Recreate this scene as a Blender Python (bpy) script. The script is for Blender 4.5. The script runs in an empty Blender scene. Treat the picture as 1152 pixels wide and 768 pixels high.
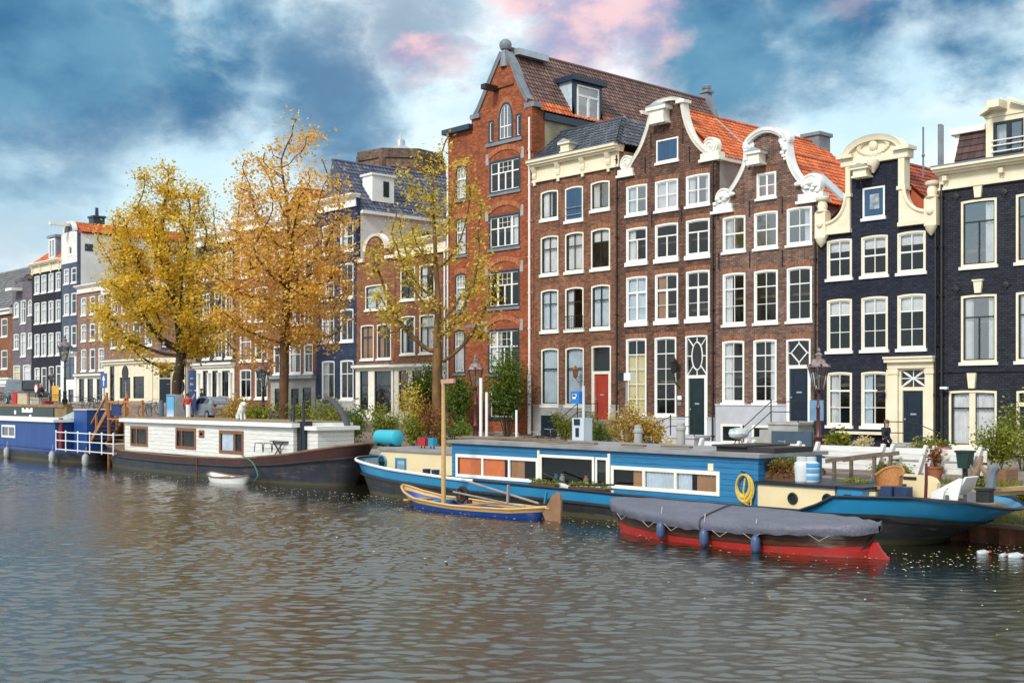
import bpy, math, random
import numpy as np
from mathutils import Vector, Matrix
from mathutils.geometry import tessellate_polygon
random.seed(7)
np.random.seed(7)
R = math.radians
scene = bpy.context.scene
COL = scene.collection

# ------------------------------------------------------------------ camera
# World axes: X = along the canal (to the right / towards the viewer), Y = across it (canal -> houses), Z = up, water at 0.
ANG = R(42.2)
SN, CS = math.sin(ANG), math.cos(ANG)
EYE = 4.0
FPX, CX, HY = 1350.0, 576.0, 447.0          # focal length, centre column and horizon row of the 1152 x 768 photograph
cam_d = bpy.data.cameras.new('camera')
cam = bpy.data.objects.new('camera', cam_d)
COL.objects.link(cam)
fwd = Vector((-CS, SN, 0))
right = Vector((SN, CS, 0))
fwd = Vector((-math.sin(R(47.8)), math.cos(R(47.8)), 0))
right = Vector((math.cos(R(47.8)), math.sin(R(47.8)), 0))
cam.location = (0, 0, EYE)
cam.rotation_euler = (R(90), 0, R(47.8))
cam_d.sensor_width = 36
cam_d.lens = 36 * FPX / 1152
cam_d.shift_y = (HY - 384) / 1152
cam_d.clip_start = 0.5
cam_d.clip_end = 3000
scene.camera = cam

# ------------------------------------------------------------------ light
SUN_EL, SUN_AZ = 38, 282        # elevation; compass-like azimuth of the direction TOWARDS the sun, degrees from +X counter-clockwise
EXPOSURE = 1.0
SUN_STRENGTH = 1.5
SKY_STRENGTH = 0.1
sun_d = bpy.data.lights.new('sun', 'SUN')
sun_d.energy = SUN_STRENGTH
sun_d.angle = R(12)
sun_d.color = (1.0, 0.95, 0.86)
sun = bpy.data.objects.new('sun', sun_d)
COL.objects.link(sun)
tosun = Vector((math.cos(R(SUN_AZ)) * math.cos(R(SUN_EL)), math.sin(R(SUN_AZ)) * math.cos(R(SUN_EL)), math.sin(R(SUN_EL))))
sun.rotation_euler = tosun.to_track_quat('Z', 'Y').to_euler()
sun.location = (0, 0, 60)

vs = scene.view_settings
vs.view_transform = 'Standard'
vs.look = 'None'
vs.exposure = EXPOSURE
vs.gamma = 1
vs.use_curve_mapping = False


def dirpx(px, py):
    return (fwd + right * ((px - CX) / FPX) + Vector((0, 0, 1)) * ((HY - py) / FPX)).normalized()


world = bpy.data.worlds.new('World')
scene.world = world
world.use_nodes = True
wn, wl = world.node_tree.nodes, world.node_tree.links
wn.clear()


def N(tree, typ, **kw):
    n = tree.nodes.new(typ)
    for k, v in kw.items():
        if k.startswith('_'):
            setattr(n, k[1:], v)
    return n


def build_sky():
    t = world.node_tree
    out = t.nodes.new('ShaderNodeOutputWorld')
    bg = t.nodes.new('ShaderNodeBackground')
    bg.inputs['Strength'].default_value = SKY_STRENGTH
    t.links.new(bg.outputs[0], out.inputs[0])
    sky = t.nodes.new('ShaderNodeTexSky')
    sky.sky_type = 'NISHITA'
    sky.sun_disc = False
    sky.sun_elevation = R(SUN_EL)
    sky.sun_rotation = R(90 - SUN_AZ)
    tc = t.nodes.new('ShaderNodeTexCoord')

    def math_(op, a, b=None, clamp=False):
        m = t.nodes.new('ShaderNodeMath')
        m.operation = op
        m.use_clamp = clamp
        for i, x in enumerate((a, b)):
            if x is None:
                continue
            if isinstance(x, (int, float)):
                m.inputs[i].default_value = x
            else:
                t.links.new(x, m.inputs[i])
        return m.outputs[0]

    def vmath(op, a, b=None, s=None):
        m = t.nodes.new('ShaderNodeVectorMath')
        m.operation = op
        for i, x in enumerate((a, b)):
            if x is None:
                continue
            if isinstance(x, (tuple, Vector)):
                m.inputs[i].default_value = x
            else:
                t.links.new(x, m.inputs[i])
        if s is not None:
            m.inputs['Scale'].default_value = s
        return m

    def noise(vec, scale, detail=6, rough=.55, dist=0.0):
        n = t.nodes.new('ShaderNodeTexNoise')
        n.inputs['Scale'].default_value = scale
        n.inputs['Detail'].default_value = detail
        n.inputs['Roughness'].default_value = rough
        n.inputs['Distortion'].default_value = dist
        t.links.new(vec, n.inputs['Vector'])
        return n

    def smooth(x, a, b):
        m = t.nodes.new('ShaderNodeMapRange')
        m.interpolation_type = 'SMOOTHSTEP'
        m.inputs[1].default_value = a
        m.inputs[2].default_value = b
        t.links.new(x, m.inputs[0])
        return m.outputs[0]

    def mix(f, a, b):
        m = t.nodes.new('ShaderNodeMix')
        m.data_type = 'RGBA'
        t.links.new(f, m.inputs[0])
        for i, x in ((6, a), (7, b)):
            if isinstance(x, tuple):
                m.inputs[i].default_value = (*x, 1)
            else:
                t.links.new(x, m.inputs[i])
        return m.outputs[2]

    d0 = vmath('NORMALIZE', tc.outputs['Generated']).outputs[0]
    # flatten the cloud pattern so that it lies in wide banks
    mp = t.nodes.new('ShaderNodeMapping')
    mp.inputs['Scale'].default_value = (1, 1, 1.7)
    t.links.new(d0, mp.inputs[0])
    big = noise(mp.outputs[0], 4.5, 7, .56, .3)
    fine = noise(mp.outputs[0], 7.5, 8, .56, .25)
    warp = vmath('SUBTRACT', noise(mp.outputs[0], 9, 7, .62).outputs['Color'], (.5, .5, .5)).outputs[0]
    warp = vmath('SCALE', warp, None, .14).outputs[0]
    dw = vmath('ADD', d0, warp).outputs[0]
    dw = vmath('NORMALIZE', dw).outputs[0]
    K = 0.56 / SKY_STRENGTH     # colours below are as displayed, before exposure

    def C(r, g, b):
        return (r * K, g * K, b * K)

    # pale blue air with white veils
    el = t.nodes.new('ShaderNodeSeparateXYZ')
    t.links.new(d0, el.inputs[0])
    air = mix(smooth(el.outputs[2], 0.30, 0.62), C(.60, .83, .93), C(.80, .90, .96))
    air_n = t.nodes.new('ShaderNodeMix')
    air_n.data_type = 'RGBA'
    air_n.inputs[0].default_value = .12
    t.links.new(air, air_n.inputs[6])
    t.links.new(sky.outputs[0], air_n.inputs[7])
    air = air_n.outputs[2]
    col = mix(math_('MULTIPLY', smooth(fine.outputs[0], .40, .68), .8), air, C(.86, .95, .98))
    col = mix(math_('MULTIPLY', smooth(big.outputs[0], .42, .62), .9), col, C(.95, 1.0, 1.02))

    def blob(px, py, r_in, r_out):
        c = dirpx(px, py)
        v = vmath('DOT_PRODUCT', dw, tuple(c)).outputs['Value']
        return smooth(v, math.cos(r_out / FPX), math.cos(r_in / FPX))

    def many(lst):
        acc = None
        for b in lst:
            v = blob(*b[:4])
            if len(b) > 4:
                v = math_('MULTIPLY', v, b[4])
            acc = v if acc is None else math_('MAXIMUM', acc, v)
        return acc

    slate = many([(50, 45, 45, 195), (215, 40, 40, 140), (55, 160, 20, 110, .75), (370, 105, 10, 115, .9), (470, 15, 5, 100, .7), (330, 60, 5, 80, .4),
                  (815, 45, 35, 130), (940, 15, 35, 125), (1100, -5, 25, 100), (20, 255, 5, 90, .45), (600, 110, 5, 80, .55), (-250, 60, 40, 200), (1400, 30, 40, 200, .8)])
    detail = smooth(fine.outputs[0], .20, .48)
    f = math_('MULTIPLY', slate, detail)
    tone = mix(smooth(noise(mp.outputs[0], 7, 6, .55).outputs[0], .36, .66), C(.050, .17, .33), C(.14, .33, .49))
    col = mix(f, col, tone)
    # a few loose grey-blue banks all over, so that the rest of the sky dome is alike
    n2 = noise(vmath('ADD', mp.outputs[0], (3.1, 1.7, .4)).outputs[0], 3.3, 8, .6, .4)
    col = mix(math_('MULTIPLY', smooth(n2.outputs[0],   .60, .76), .25), col, C(.24, .47, .64))
    pinkm = many([(650, 40, 30, 95), (605, 10, 15, 60), (715, 35, 10, 70, .9), (478, 42, 10, 40), (508, 62, 2, 36, .5), (955, 4, 2, 40, .25)])
    pinkm = math_('MULTIPLY', pinkm, smooth(noise(mp.outputs[0], 13, 7, .58).outputs[0], .22, .48))
    pcol = mix(smooth(noise(mp.outputs[0], 20, 5, .55).outputs[0], .36, .62), C(.36, .36, .56), C(.86, .58, .62))
    col = mix(math_('MULTIPLY', pinkm, .9), col, pcol)
    t.links.new(col, bg.inputs['Color'])


build_sky()


# ------------------------------------------------------------------ pixel -> world helpers (the point is given its own real depth)
def Yc(px, d):
    return d / (CS * (px - CX) / FPX + SN)


def S(px, d=48.0):
    x = (px - CX) / FPX
    return d * (SN * x - CS) / (CS * x + SN)


def Zp(px, py, d=48.0):
    return EYE - (py - HY) * Yc(px, d) / FPX


def P(px, py, d=48.0):
    return Vector((S(px, d), d, Zp(px, py, d)))


def Dof(px, s):
    x = (px - CX) / FPX
    return s * (CS * x + SN) / (SN * x - CS)


def street(s):
    return float(np.interp(s, [-300, -95, -84, -72, -58, -46, -38, 80], [3.5, 3.45, 3.1, 2.55, 1.9, 1.5, 1.4, 1.4]))


# ------------------------------------------------------------------ objects
def tag(o, label=None, cat=None, group=None, kind=None):
    if label:
        o['label'] = label
    if cat:
        o['category'] = cat
    if group:
        o['group'] = group
    if kind:
        o['kind'] = kind
    return o


def thing(name, label, cat, loc=(0, 0, 0), rz=0.0, group=None):
    o = bpy.data.objects.new(name, None)
    o.empty_display_size = .3
    COL.objects.link(o)
    o.location = loc
    o.rotation_euler = (0, 0, rz)
    return tag(o, label, cat, group)


def root_of(o):
    while o.parent:
        o = o.parent
    return o


def copy_tree(o, loc=None, rz=None, label=None, parent=None):
    c = o.copy()
    COL.objects.link(c)
    if parent:
        c.parent = parent
    if loc is not None:
        c.location = loc
    if rz is not None:
        c.rotation_euler = (0, 0, rz)
    if label:
        c['label'] = label
    for ch in list(o.children):
        copy_tree(ch, parent=c)
    return c


class MB:
    """Collects shapes; build() links them as one mesh object."""

    def __init__(self):
        self.v, self.f, self.m = [], [], []
        self.mi = 0

    def add(self, vs, fs, mi=None):
        o = len(self.v)
        self.v.extend([tuple(p) for p in vs])
        self.f.extend([tuple(i + o for i in f) for f in fs])
        self.m.extend([self.mi if mi is None else mi] * len(fs))
        return self

    def box(self, x0, x1, y0, y1, z0, z1, mi=None):
        vs = [(x, y, z) for x in (x0, x1) for y in (y0, y1) for z in (z0, z1)]
        return self.add(vs, [(0, 1, 3, 2), (4, 6, 7, 5), (0, 4, 5, 1), (2, 3, 7, 6), (0, 2, 6, 4), (1, 5, 7, 3)], mi)

    def bar(self, p, q, w, h, up=(0, 0, 1), mi=None):
        p, q = Vector(p), Vector(q)
        d = (q - p).normalized()
        up = Vector(up)
        if abs(d.dot(up)) > .98:
            up = Vector((0, 1, 0))
        a = d.cross(up).normalized() * (w / 2)
        b = a.cross(d).normalized() * (h / 2)
        vs = [e + x + y for e in (p, q) for x, y in ((-a, -b), (a, -b), (a, b), (-a, b))]
        return self.add(vs, [(0, 3, 2, 1), (4, 5, 6, 7), (0, 1, 5, 4), (1, 2, 6, 5), (2, 3, 7, 6), (3, 0, 4, 7)], mi)

    def quad(self, a, b, c, d, mi=None):
        return self.add([a, b, c, d], [(0, 1, 2, 3)], mi)

    def tube(self, pts, r, n=8, cap=True, mi=None, closed=False):
        pts = [Vector(p) for p in pts]
        k = len(pts)
        rs = r if isinstance(r, (list, tuple)) else [r] * k
        vs, fs = [], []
        prev = None
        for i, p in enumerate(pts):
            if closed:
                d = pts[(i + 1) % k] - pts[(i - 1) % k]
            else:
                d = pts[min(i + 1, k - 1)] - pts[max(i - 1, 0)]
            d = d.normalized() if d.length > 1e-9 else Vector((0, 0, 1))
            if prev is None:
                a = d.orthogonal().normalized()
            else:
                a = prev - d * prev.dot(d)
                a = a.normalized() if a.length > 1e-6 else d.orthogonal().normalized()
            prev = a
            b = d.cross(a)
            for j in range(n):
                th = 2 * math.pi * j / n
                vs.append(p + (a * math.cos(th) + b * math.sin(th)) * rs[i])
        for i in range(k if closed else k - 1):
            i2 = (i + 1) % k
            for j in range(n):
                j2 = (j + 1) % n
                fs.append((i * n + j, i * n + j2, i2 * n + j2, i2 * n + j))
        if cap and not closed:
            fs.append(tuple(range(n))[::-1])
            fs.append(tuple((k - 1) * n + j for j in range(n)))
        return self.add(vs, fs, mi)

    def lathe(self, c, prof, n=12, mi=None, axis='z'):
        vs, fs = [], []
        for r, h in prof:
            for j in range(n):
                th = 2 * math.pi * j / n
                x, y = r * math.cos(th), r * math.sin(th)
                if axis == 'z':
                    vs.append((c[0] + x, c[1] + y, c[2] + h))
                elif axis == 'y':
                    vs.append((c[0] + x, c[1] + h, c[2] + y))
                else:
                    vs.append((c[0] + h, c[1] + x, c[2] + y))
        k = len(prof)
        for i in range(k - 1):
            for j in range(n):
                j2 = (j + 1) % n
                fs.append((i * n + j, i * n + j2, (i + 1) * n + j2, (i + 1) * n + j))
        fs.append(tuple(range(n))[::-1])
        fs.append(tuple((k - 1) * n + j for j in range(n)))
        return self.add(vs, fs, mi)

    def prism(self, poly, y0, y1, mi=None, plane='xz', holes=()):
        """Polygon (with holes) in the xz, yz or xy plane extruded along the third axis."""
        def P3(a, b, h):
            return {'xz': (a, h, b), 'yz': (h, a, b), 'xy': (a, b, h)}[plane]
        loops = [list(poly)] + [list(h) for h in holes]
        flat = [p for L in loops for p in L]
        tris = tessellate_polygon([[Vector((a, b, 0)) for a, b in L] for L in loops])
        n = len(flat)
        vs = [P3(a, b, y0) for a, b in flat] + [P3(a, b, y1) for a, b in flat]
        fs = [tuple(t) for t in tris] + [tuple(i + n for i in t[::-1]) for t in tris]
        o = 0
        for L in loops:
            k = len(L)
            for i in range(k):
                j = (i + 1) % k
                fs.append((o + i, o + j, o + j + n, o + i + n))
            o += k
        return self.add(vs, fs, mi)

    def grid(self, rows, mi=None, closed=False):
        nr, nc = len(rows), len(rows[0])
        vs = [p for r in rows for p in r]
        fs = []
        for i in range(nr - 1):
            for j in range(nc if closed else nc - 1):
                j2 = (j + 1) % nc
                fs.append((i * nc + j, i * nc + j2, (i + 1) * nc + j2, (i + 1) * nc + j))
        return self.add(vs, fs, mi)

    def sphere(self, c, r, n=10, m=7, mi=None, sc=(1, 1, 1)):
        rows = []
        for i in range(m + 1):
            ph = math.pi * i / m
            rr = max(math.sin(ph), 1e-3)
            rows.append([(c[0] + r * sc[0] * rr * math.cos(2 * math.pi * j / n), c[1] + r * sc[1] * rr * math.sin(2 * math.pi * j / n), c[2] + r * sc[2] * math.cos(ph)) for j in range(n)])
        return self.grid(rows, mi, closed=True)

    def transform(self, M):
        self.v = [tuple(M @ Vector(p)) for p in self.v]
        return self

    def build(self, name, mat, parent=None, smooth=False, angle=35, **kw):
        me = bpy.data.meshes.new(name)
        off = (0, 0, 0)
        if parent is not None:
            off = tuple(root_of(parent).location)
        vs = np.array(self.v, dtype=float).reshape(-1, 3) - np.array(off)
        me.from_pydata(vs.tolist(), [], self.f)
        for mm in (mat if isinstance(mat, (list, tuple)) else [mat]):
            me.materials.append(mm)
        if any(self.m):
            me.polygons.foreach_set('material_index', self.m)
        if smooth:
            me.polygons.foreach_set('use_smooth', [True] * len(me.polygons))
            me.set_sharp_from_angle(angle=R(angle))
        me.update()
        o = bpy.data.objects.new(name, me)
        COL.objects.link(o)
        if parent is not None:
            o.parent = parent
        tag(o, **kw)
        return o


def catmull(pts, n=6):
    out = []
    k = len(pts)
    pts = [Vector(p) for p in pts]
    for i in range(k - 1):
        p0, p1, p2, p3 = pts[max(i - 1, 0)], pts[i], pts[i + 1], pts[min(i + 2, k - 1)]
        for j in range(n):
            u = j / n
            out.append(.5 * ((2 * p1) + (p2 - p0) * u + (2 * p0 - 5 * p1 + 4 * p2 - p3) * u * u + (3 * p1 - p0 - 3 * p2 + p3) * u ** 3))
    out.append(pts[-1])
    return out


# ------------------------------------------------------------------ materials
def newmat(name):
    m = bpy.data.materials.new(name)
    m.use_nodes = True
    t = m.node_tree
    return m, t, t.nodes['Principled BSDF']


def lnk(t, a, b):
    t.links.new(a, b)


def objco(t, scale=None, island=False):
    tc = t.nodes.new('ShaderNodeTexCoord')
    if scale is None:
        return tc.outputs['Object']
    mp = t.nodes.new('ShaderNodeMapping')
    mp.inputs['Scale'].default_value = scale
    lnk(t, tc.outputs['Object'], mp.inputs[0])
    return mp.outputs[0]


def tnoise(t, vec, scale, detail=5, rough=.6):
    n = t.nodes.new('ShaderNodeTexNoise')
    n.inputs['Scale'].default_value = scale
    n.inputs['Detail'].default_value = detail
    n.inputs['Roughness'].default_value = rough
    lnk(t, vec, n.inputs['Vector'])
    return n.outputs[0]


def ramp(t, fac, stops):
    r = t.nodes.new('ShaderNodeValToRGB')
    e = r.color_ramp.elements
    while len(e) < len(stops):
        e.new(.5)
    for i, (p, c) in enumerate(stops):
        e[i].position = p
        e[i].color = (*c, 1) if len(c) == 3 else c
    lnk(t, fac, r.inputs[0])
    return r.outputs[0]


def mixc(t, f, a, b, mode='MIX'):
    m = t.nodes.new('ShaderNodeMix')
    m.data_type = 'RGBA'
    m.blend_type = mode
    for i, x in ((0, f), (6, a), (7, b)):
        if isinstance(x, (int, float)):
            m.inputs[i].default_value = x
        elif isinstance(x, tuple):
            m.inputs[i].default_value = (*x, 1)
        else:
            lnk(t, x, m.inputs[i])
    return m.outputs[2]


def bumpn(t, h, strength, dist=.02):
    b = t.nodes.new('ShaderNodeBump')
    b.inputs['Strength'].default_value = strength
    b.inputs['Distance'].default_value = dist
    lnk(t, h, b.inputs['Height'])
    return b.outputs[0]


_mats = {}


def pm(name, c, c2=None, scale=3.0, rough=.6, bump=0.0, bscale=30.0, metal=0.0, stretch=(1, 1, 1), spec=.5, lo=.35, hi=.68, dist=.02, coat=0.0):
    """Plain surface with mottled colour, roughness and relief."""
    if name in _mats:
        return _mats[name]
    m, t, b = newmat(name)
    v = objco(t, stretch)
    if c2 is None:
        c2 = tuple(x * .72 for x in c)
    n = tnoise(t, v, scale)
    lnk(t, ramp(t, n, [(lo, c2), (hi, c)]), b.inputs['Base Color'])
    b.inputs['Roughness'].default_value = rough
    b.inputs['Metallic'].default_value = metal
    b.inputs['Specular IOR Level'].default_value = spec
    b.inputs['Coat Weight'].default_value = coat
    if bump:
        lnk(t, bumpn(t, tnoise(t, v, bscale, 4), bump, dist), b.inputs['Normal'])
    _mats[name] = m
    return m


def brick(name, c1, c2, mortar, bw=.25, rh=.10, ms=.015, bump=.5, stain=.46, sx=1.0, vertical=False, patch=None):
    if name in _mats:
        return _mats[name]
    m, t, b = newmat(name)
    tc = t.nodes.new('ShaderNodeTexCoord')
    sp = t.nodes.new('ShaderNodeSeparateXYZ')
    lnk(t, tc.outputs['Object'], sp.inputs[0])
    ad = t.nodes.new('ShaderNodeMath')
    ad.operation = 'ADD'
    lnk(t, sp.outputs[0], ad.inputs[0])
    lnk(t, sp.outputs[1], ad.inputs[1])
    cb = t.nodes.new('ShaderNodeCombineXYZ')
    lnk(t, ad.outputs[0], cb.inputs[1 if vertical else 0])
    lnk(t, sp.outputs[2], cb.inputs[0 if vertical else 1])
    br = t.nodes.new('ShaderNodeTexBrick')
    br.inputs['Scale'].default_value = 1
    br.inputs['Brick Width'].default_value = bw
    br.inputs['Row Height'].default_value = rh
    br.inputs['Mortar Size'].default_value = ms
    br.inputs['Mortar Smooth'].default_value = .3
    br.inputs['Color1'].default_value = (*c1, 1)
    br.inputs['Color2'].default_value = (*c2, 1)
    br.inputs['Mortar'].default_value = (*mortar, 1)
    br.inputs['Bias'].default_value = -.1
    lnk(t, cb.outputs[0], br.inputs['Vector'])
    v = tc.outputs['Object']
    big = tnoise(t, v, .55, 6, .62)
    col = mixc(t, .85, br.outputs['Color'], ramp(t, big, [(.28, (1 - stain,) * 3), (.5, (.95,) * 3), (.75, (1.15, 1.12, 1.08))]), 'MULTIPLY')
    # rain streaks and soot
    mp = t.nodes.new('ShaderNodeMapping')
    mp.inputs['Scale'].default_value = (2.2, 2.2, .16)
    lnk(t, v, mp.inputs[0])
    st = tnoise(t, mp.outputs[0], 1.6, 5, .6)
    col = mixc(t, stain * 1.3, col, ramp(t, st, [(.36, (.55, .52, .5)), (.52, (1, 1, 1))]), 'MULTIPLY')
    # single bricks fired lighter and darker
    mp2 = t.nodes.new('ShaderNodeMapping')
    mp2.inputs['Scale'].default_value = (1 / bw, 1 / rh, 1)
    lnk(t, cb.outputs[0], mp2.inputs[0])
    fl = t.nodes.new('ShaderNodeVectorMath')
    fl.operation = 'FLOOR'
    lnk(t, mp2.outputs[0], fl.inputs[0])
    wn_ = t.nodes.new('ShaderNodeTexWhiteNoise')
    lnk(t, fl.outputs[0], wn_.inputs[0])
    col = mixc(t, 1.0, col, ramp(t, wn_.outputs[0], [(0, (.72, .72, .74)), (.5, (1, 1, 1)), (1, (1.22, 1.15, 1.1))]), 'MULTIPLY')
    lnk(t, col, b.inputs['Base Color'])
    b.inputs['Roughness'].default_value = .85
    b.inputs['Specular IOR Level'].default_value = .25
    h = mixc(t, .25, br.outputs['Fac'], tnoise(t, v, 22, 4))
    bp = bumpn(t, h, bump, .02)
    t.nodes[-1].invert = True
    lnk(t, bp, b.inputs['Normal'])
    _mats[name] = m
    return m


def tilemat(name, stops, rough=.6):
    if name in _mats:
        return _mats[name]
    m, t, b = newmat(name)
    g = t.nodes.new('ShaderNodeNewGeometry')
    col = ramp(t, g.outputs['Random Per Island'], stops)
    v = objco(t)
    col = mixc(t, .8, col, ramp(t, tnoise(t, v, 1.1, 6), [(.3, (.66, .64, .62)), (.62, (1.08, 1.05, 1.02))]), 'MULTIPLY')
    lnk(t, col, b.inputs['Base Color'])
    b.inputs['Roughness'].default_value = rough
    lnk(t, bumpn(t, tnoise(t, v, 40, 3), .3, .01), b.inputs['Normal'])
    _mats[name] = m
    return m


def leafmat(name, stops, trans=.45):
    if name in _mats:
        return _mats[name]
    m, t, b = newmat(name)
    g = t.nodes.new('ShaderNodeNewGeometry')
    v = objco(t)
    nz = tnoise(t, v, .8, 4)
    ad = t.nodes.new('ShaderNodeMath')
    ad.operation = 'MULTIPLY_ADD'
    lnk(t, nz, ad.inputs[0])
    ad.inputs[1].default_value = 1.2
    sc = t.nodes.new('ShaderNodeMath')
    sc.operation = 'MULTIPLY'
    lnk(t, g.outputs['Random Per Island'], sc.inputs[0])
    sc.inputs[1].default_value = .62
    sb = t.nodes.new('ShaderNodeMath')
    sb.operation = 'SUBTRACT'
    lnk(t, sc.outputs[0], sb.inputs[0])
    sb.inputs[1].default_value = .4
    lnk(t, sb.outputs[0], ad.inputs[2])
    ad.use_clamp = True
    col = ramp(t, ad.outputs[0], stops)
    lnk(t, col, b.inputs['Base Color'])
    b.inputs['Roughness'].default_value = .6
    b.inputs['Specular IOR Level'].default_value = .3
    tr = t.nodes.new('ShaderNodeBsdfTranslucent')
    lnk(t, col, tr.inputs[0])
    mx = t.nodes.new('ShaderNodeMixShader')
    mx.inputs[0].default_value = trans
    lnk(t, b.outputs[0], mx.inputs[1])
    lnk(t, tr.outputs[0], mx.inputs[2])
    lnk(t, mx.outputs[0], t.nodes['Material Output'].inputs[0])
    _mats[name] = m
    return m


def glassmat(name, tint=(.95, .97, .97), base=.02, wav=.025):
    if name in _mats:
        return _mats[name]
    m, t, b = newmat(name)
    t.nodes.remove(b)
    tr = t.nodes.new('ShaderNodeBsdfTransparent')
    tr.inputs[0].default_value = (*tint, 1)
    gl = t.nodes.new('ShaderNodeBsdfGlossy')
    gl.inputs['Roughness'].default_value = .02
    gl.inputs[0].default_value = (.95, .98, 1, 1)
    v = objco(t)
    bp = bumpn(t, tnoise(t, v, 2.3, 3), wav, .25)
    lnk(t, bp, gl.inputs['Normal'])
    fr = t.nodes.new('ShaderNodeFresnel')
    fr.inputs[0].default_value = 1.5
    ma = t.nodes.new('ShaderNodeMath')
    ma.operation = 'MULTIPLY_ADD'
    ma.use_clamp = True
    lnk(t, fr.outputs[0], ma.inputs[0])
    ma.inputs[1].default_value = .85
    ma.inputs[2].default_value = base
    mx = t.nodes.new('ShaderNodeMixShader')
    lnk(t, ma.outputs[0], mx.inputs[0])
    lnk(t, tr.outputs[0], mx.inputs[1])
    lnk(t, gl.outputs[0], mx.inputs[2])
    lnk(t, mx.outputs[0], t.nodes['Material Output'].inputs[0])
    _mats[name] = m
    return m


def planks(name, c, c2=None, axis=2, width=.14, rough=.6, gap=.06, bump=.6, along=0):
    """Boards with dark joints; axis = coordinate across the boards."""
    if name in _mats:
        return _mats[name]
    m, t, b = newmat(name)
    v = objco(t)
    sp = t.nodes.new('ShaderNodeSeparateXYZ')
    lnk(t, v, sp.inputs[0])
    dv = t.nodes.new('ShaderNodeMath')
    dv.operation = 'DIVIDE'
    lnk(t, sp.outputs[axis], dv.inputs[0])
    dv.inputs[1].default_value = width
    frc = t.nodes.new('ShaderNodeMath')
    frc.operation = 'FRACT'
    lnk(t, dv.outputs[0], frc.inputs[0])
    fl = t.nodes.new('ShaderNodeMath')
    fl.operation = 'FLOOR'
    lnk(t, dv.outputs[0], fl.inputs[0])
    wn_ = t.nodes.new('ShaderNodeTexWhiteNoise')
    wn_.noise_dimensions = '1D'
    lnk(t, fl.outputs[0], wn_.inputs['W'])
    if c2 is None:
        c2 = tuple(x * .75 for x in c)
    col = ramp(t, wn_.outputs[0], [(0, c2), (1, c)])
    st = [9, 9, 9]
    st[along] = .7
    mp = t.nodes.new('ShaderNodeMapping')
    mp.inputs['Scale'].default_value = st
    lnk(t, v, mp.inputs[0])
    col = mixc(t, .8, col, ramp(t, tnoise(t, mp.outputs[0], 2.2, 6), [(.3, (.7, .68, .66)), (.6, (1.05, 1.05, 1.05))]), 'MULTIPLY')
    gp = ramp(t, frc.outputs[0], [(0, (0, 0, 0)), (gap, (1, 1, 1)), (1 - gap / 3, (1, 1, 1)), (1, (.4, .4, .4))])
    col = mixc(t, 1.0, col, mixc(t, .7, (1, 1, 1), gp), 'MULTIPLY')
    lnk(t, col, b.inputs['Base Color'])
    b.inputs['Roughness'].default_value = rough
    lnk(t, bumpn(t, gp, bump, .02), b.inputs['Normal'])
    _mats[name] = m
    return m


def clothmat(name, c, trans=.25, c2=None):
    if name in _mats:
        return _mats[name]
    m, t, b = newmat(name)
    v = objco(t)
    col = ramp(t, tnoise(t, v, 2.5, 4), [(.3, c2 or tuple(x * .8 for x in c)), (.65, c)])
    lnk(t, col, b.inputs['Base Color'])
    b.inputs['Roughness'].default_value = .85
    _mats[name] = m
    return m


M = {}
WHITE = M['white'] = pm('white_paint', (.87, .88, .87), (.77, .77, .74), 1.6, .45)
CREAM = M['cream'] = pm('cream_paint', (.85, .78, .60), (.73, .65, .48), 1.2, .5)
CREAMW = M['creamw'] = pm('pale_cream_paint', (.87, .85, .77), (.75, .72, .63), 1.4, .5)
DARKSASH = M['darksash'] = pm('dark_green_paint', (.018, .026, .03), None, 3, .35)
NAVYDOOR = M['navydoor'] = pm('navy_door_paint', (.010, .024, .045), (.007, .016, .03), 2, .28)
GREENDOOR = M['greendoor'] = pm('dark_green_door_paint', (.010, .026, .032), (.007, .018, .022), 2, .28)
REDDOOR = M['reddoor'] = pm('red_door_paint', (.42, .045, .018), (.34, .035, .015), 2, .35)
BLUESHUT = M['blueshut'] = planks('blue_shutter_paint', (.035, .10, .20), (.028, .08, .17), axis=0, width=.12, along=2)
NAVYPAINT = M['navypaint'] = pm('navy_trim_paint', (.02, .04, .075), None, 2, .4)
IRON = M['iron'] = pm('black_iron', (.012, .013, .015), (.022, .02, .018), 8, .45)
GLASS = M['glass'] = glassmat('window_glass')
GLASSB = M['glassb'] = glassmat('bright_window_glass', base=.22, wav=.02)
GLASSD = M['glassd'] = glassmat('clear_window_glass', base=.0)
GREYSTONE = M['greystone'] = pm('grey_stone', (.42, .41, .40), (.30, .30, .29), 2, .8, .25)
LILAC = M['lilac'] = pm('pale_grey_plaster', (.50, .51, .56), (.41, .42, .47), .9, .8, .2, 12)
CURT = M['curt'] = clothmat('white_curtain', (.86, .86, .88))
CURTY = M['curty'] = clothmat('cream_blind', (.85, .74, .45))
CURTB = M['curtb'] = clothmat('pale_blue_curtain', (.68, .77, .86))
CURTR = M['curtr'] = clothmat('orange_curtain', (.88, .26, .06))
CURTBR = M['curtbr'] = clothmat('brown_curtain', (.50, .27, .14))
ZINC = M['zinc'] = pm('zinc_sheet', (.50, .55, .60), (.38, .42, .47), 2, .4, .15, 5, metal=.5)
LEAD = M['lead'] = pm('grey_lead', (.22, .25, .29), (.15, .17, .20), 2, .5)
PLASTER = M['plaster'] = pm('grey_plaster', (.34, .33, .31), (.22, .215, .20), .9, .9, .3, 8)
YPLASTER = M['yplaster'] = pm('stained_plaster', (.42, .36, .24), (.23, .20, .14), 1.1, .9, .4, 7)
WPLASTER = M['wplaster'] = pm('white_plaster', (.80, .80, .78), (.66, .65, .62), .7, .8, .2, 8)
ROOM = M['room'] = pm('room_wall', (.16, .115, .07), (.10, .075, .05), .6, .9)
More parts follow.
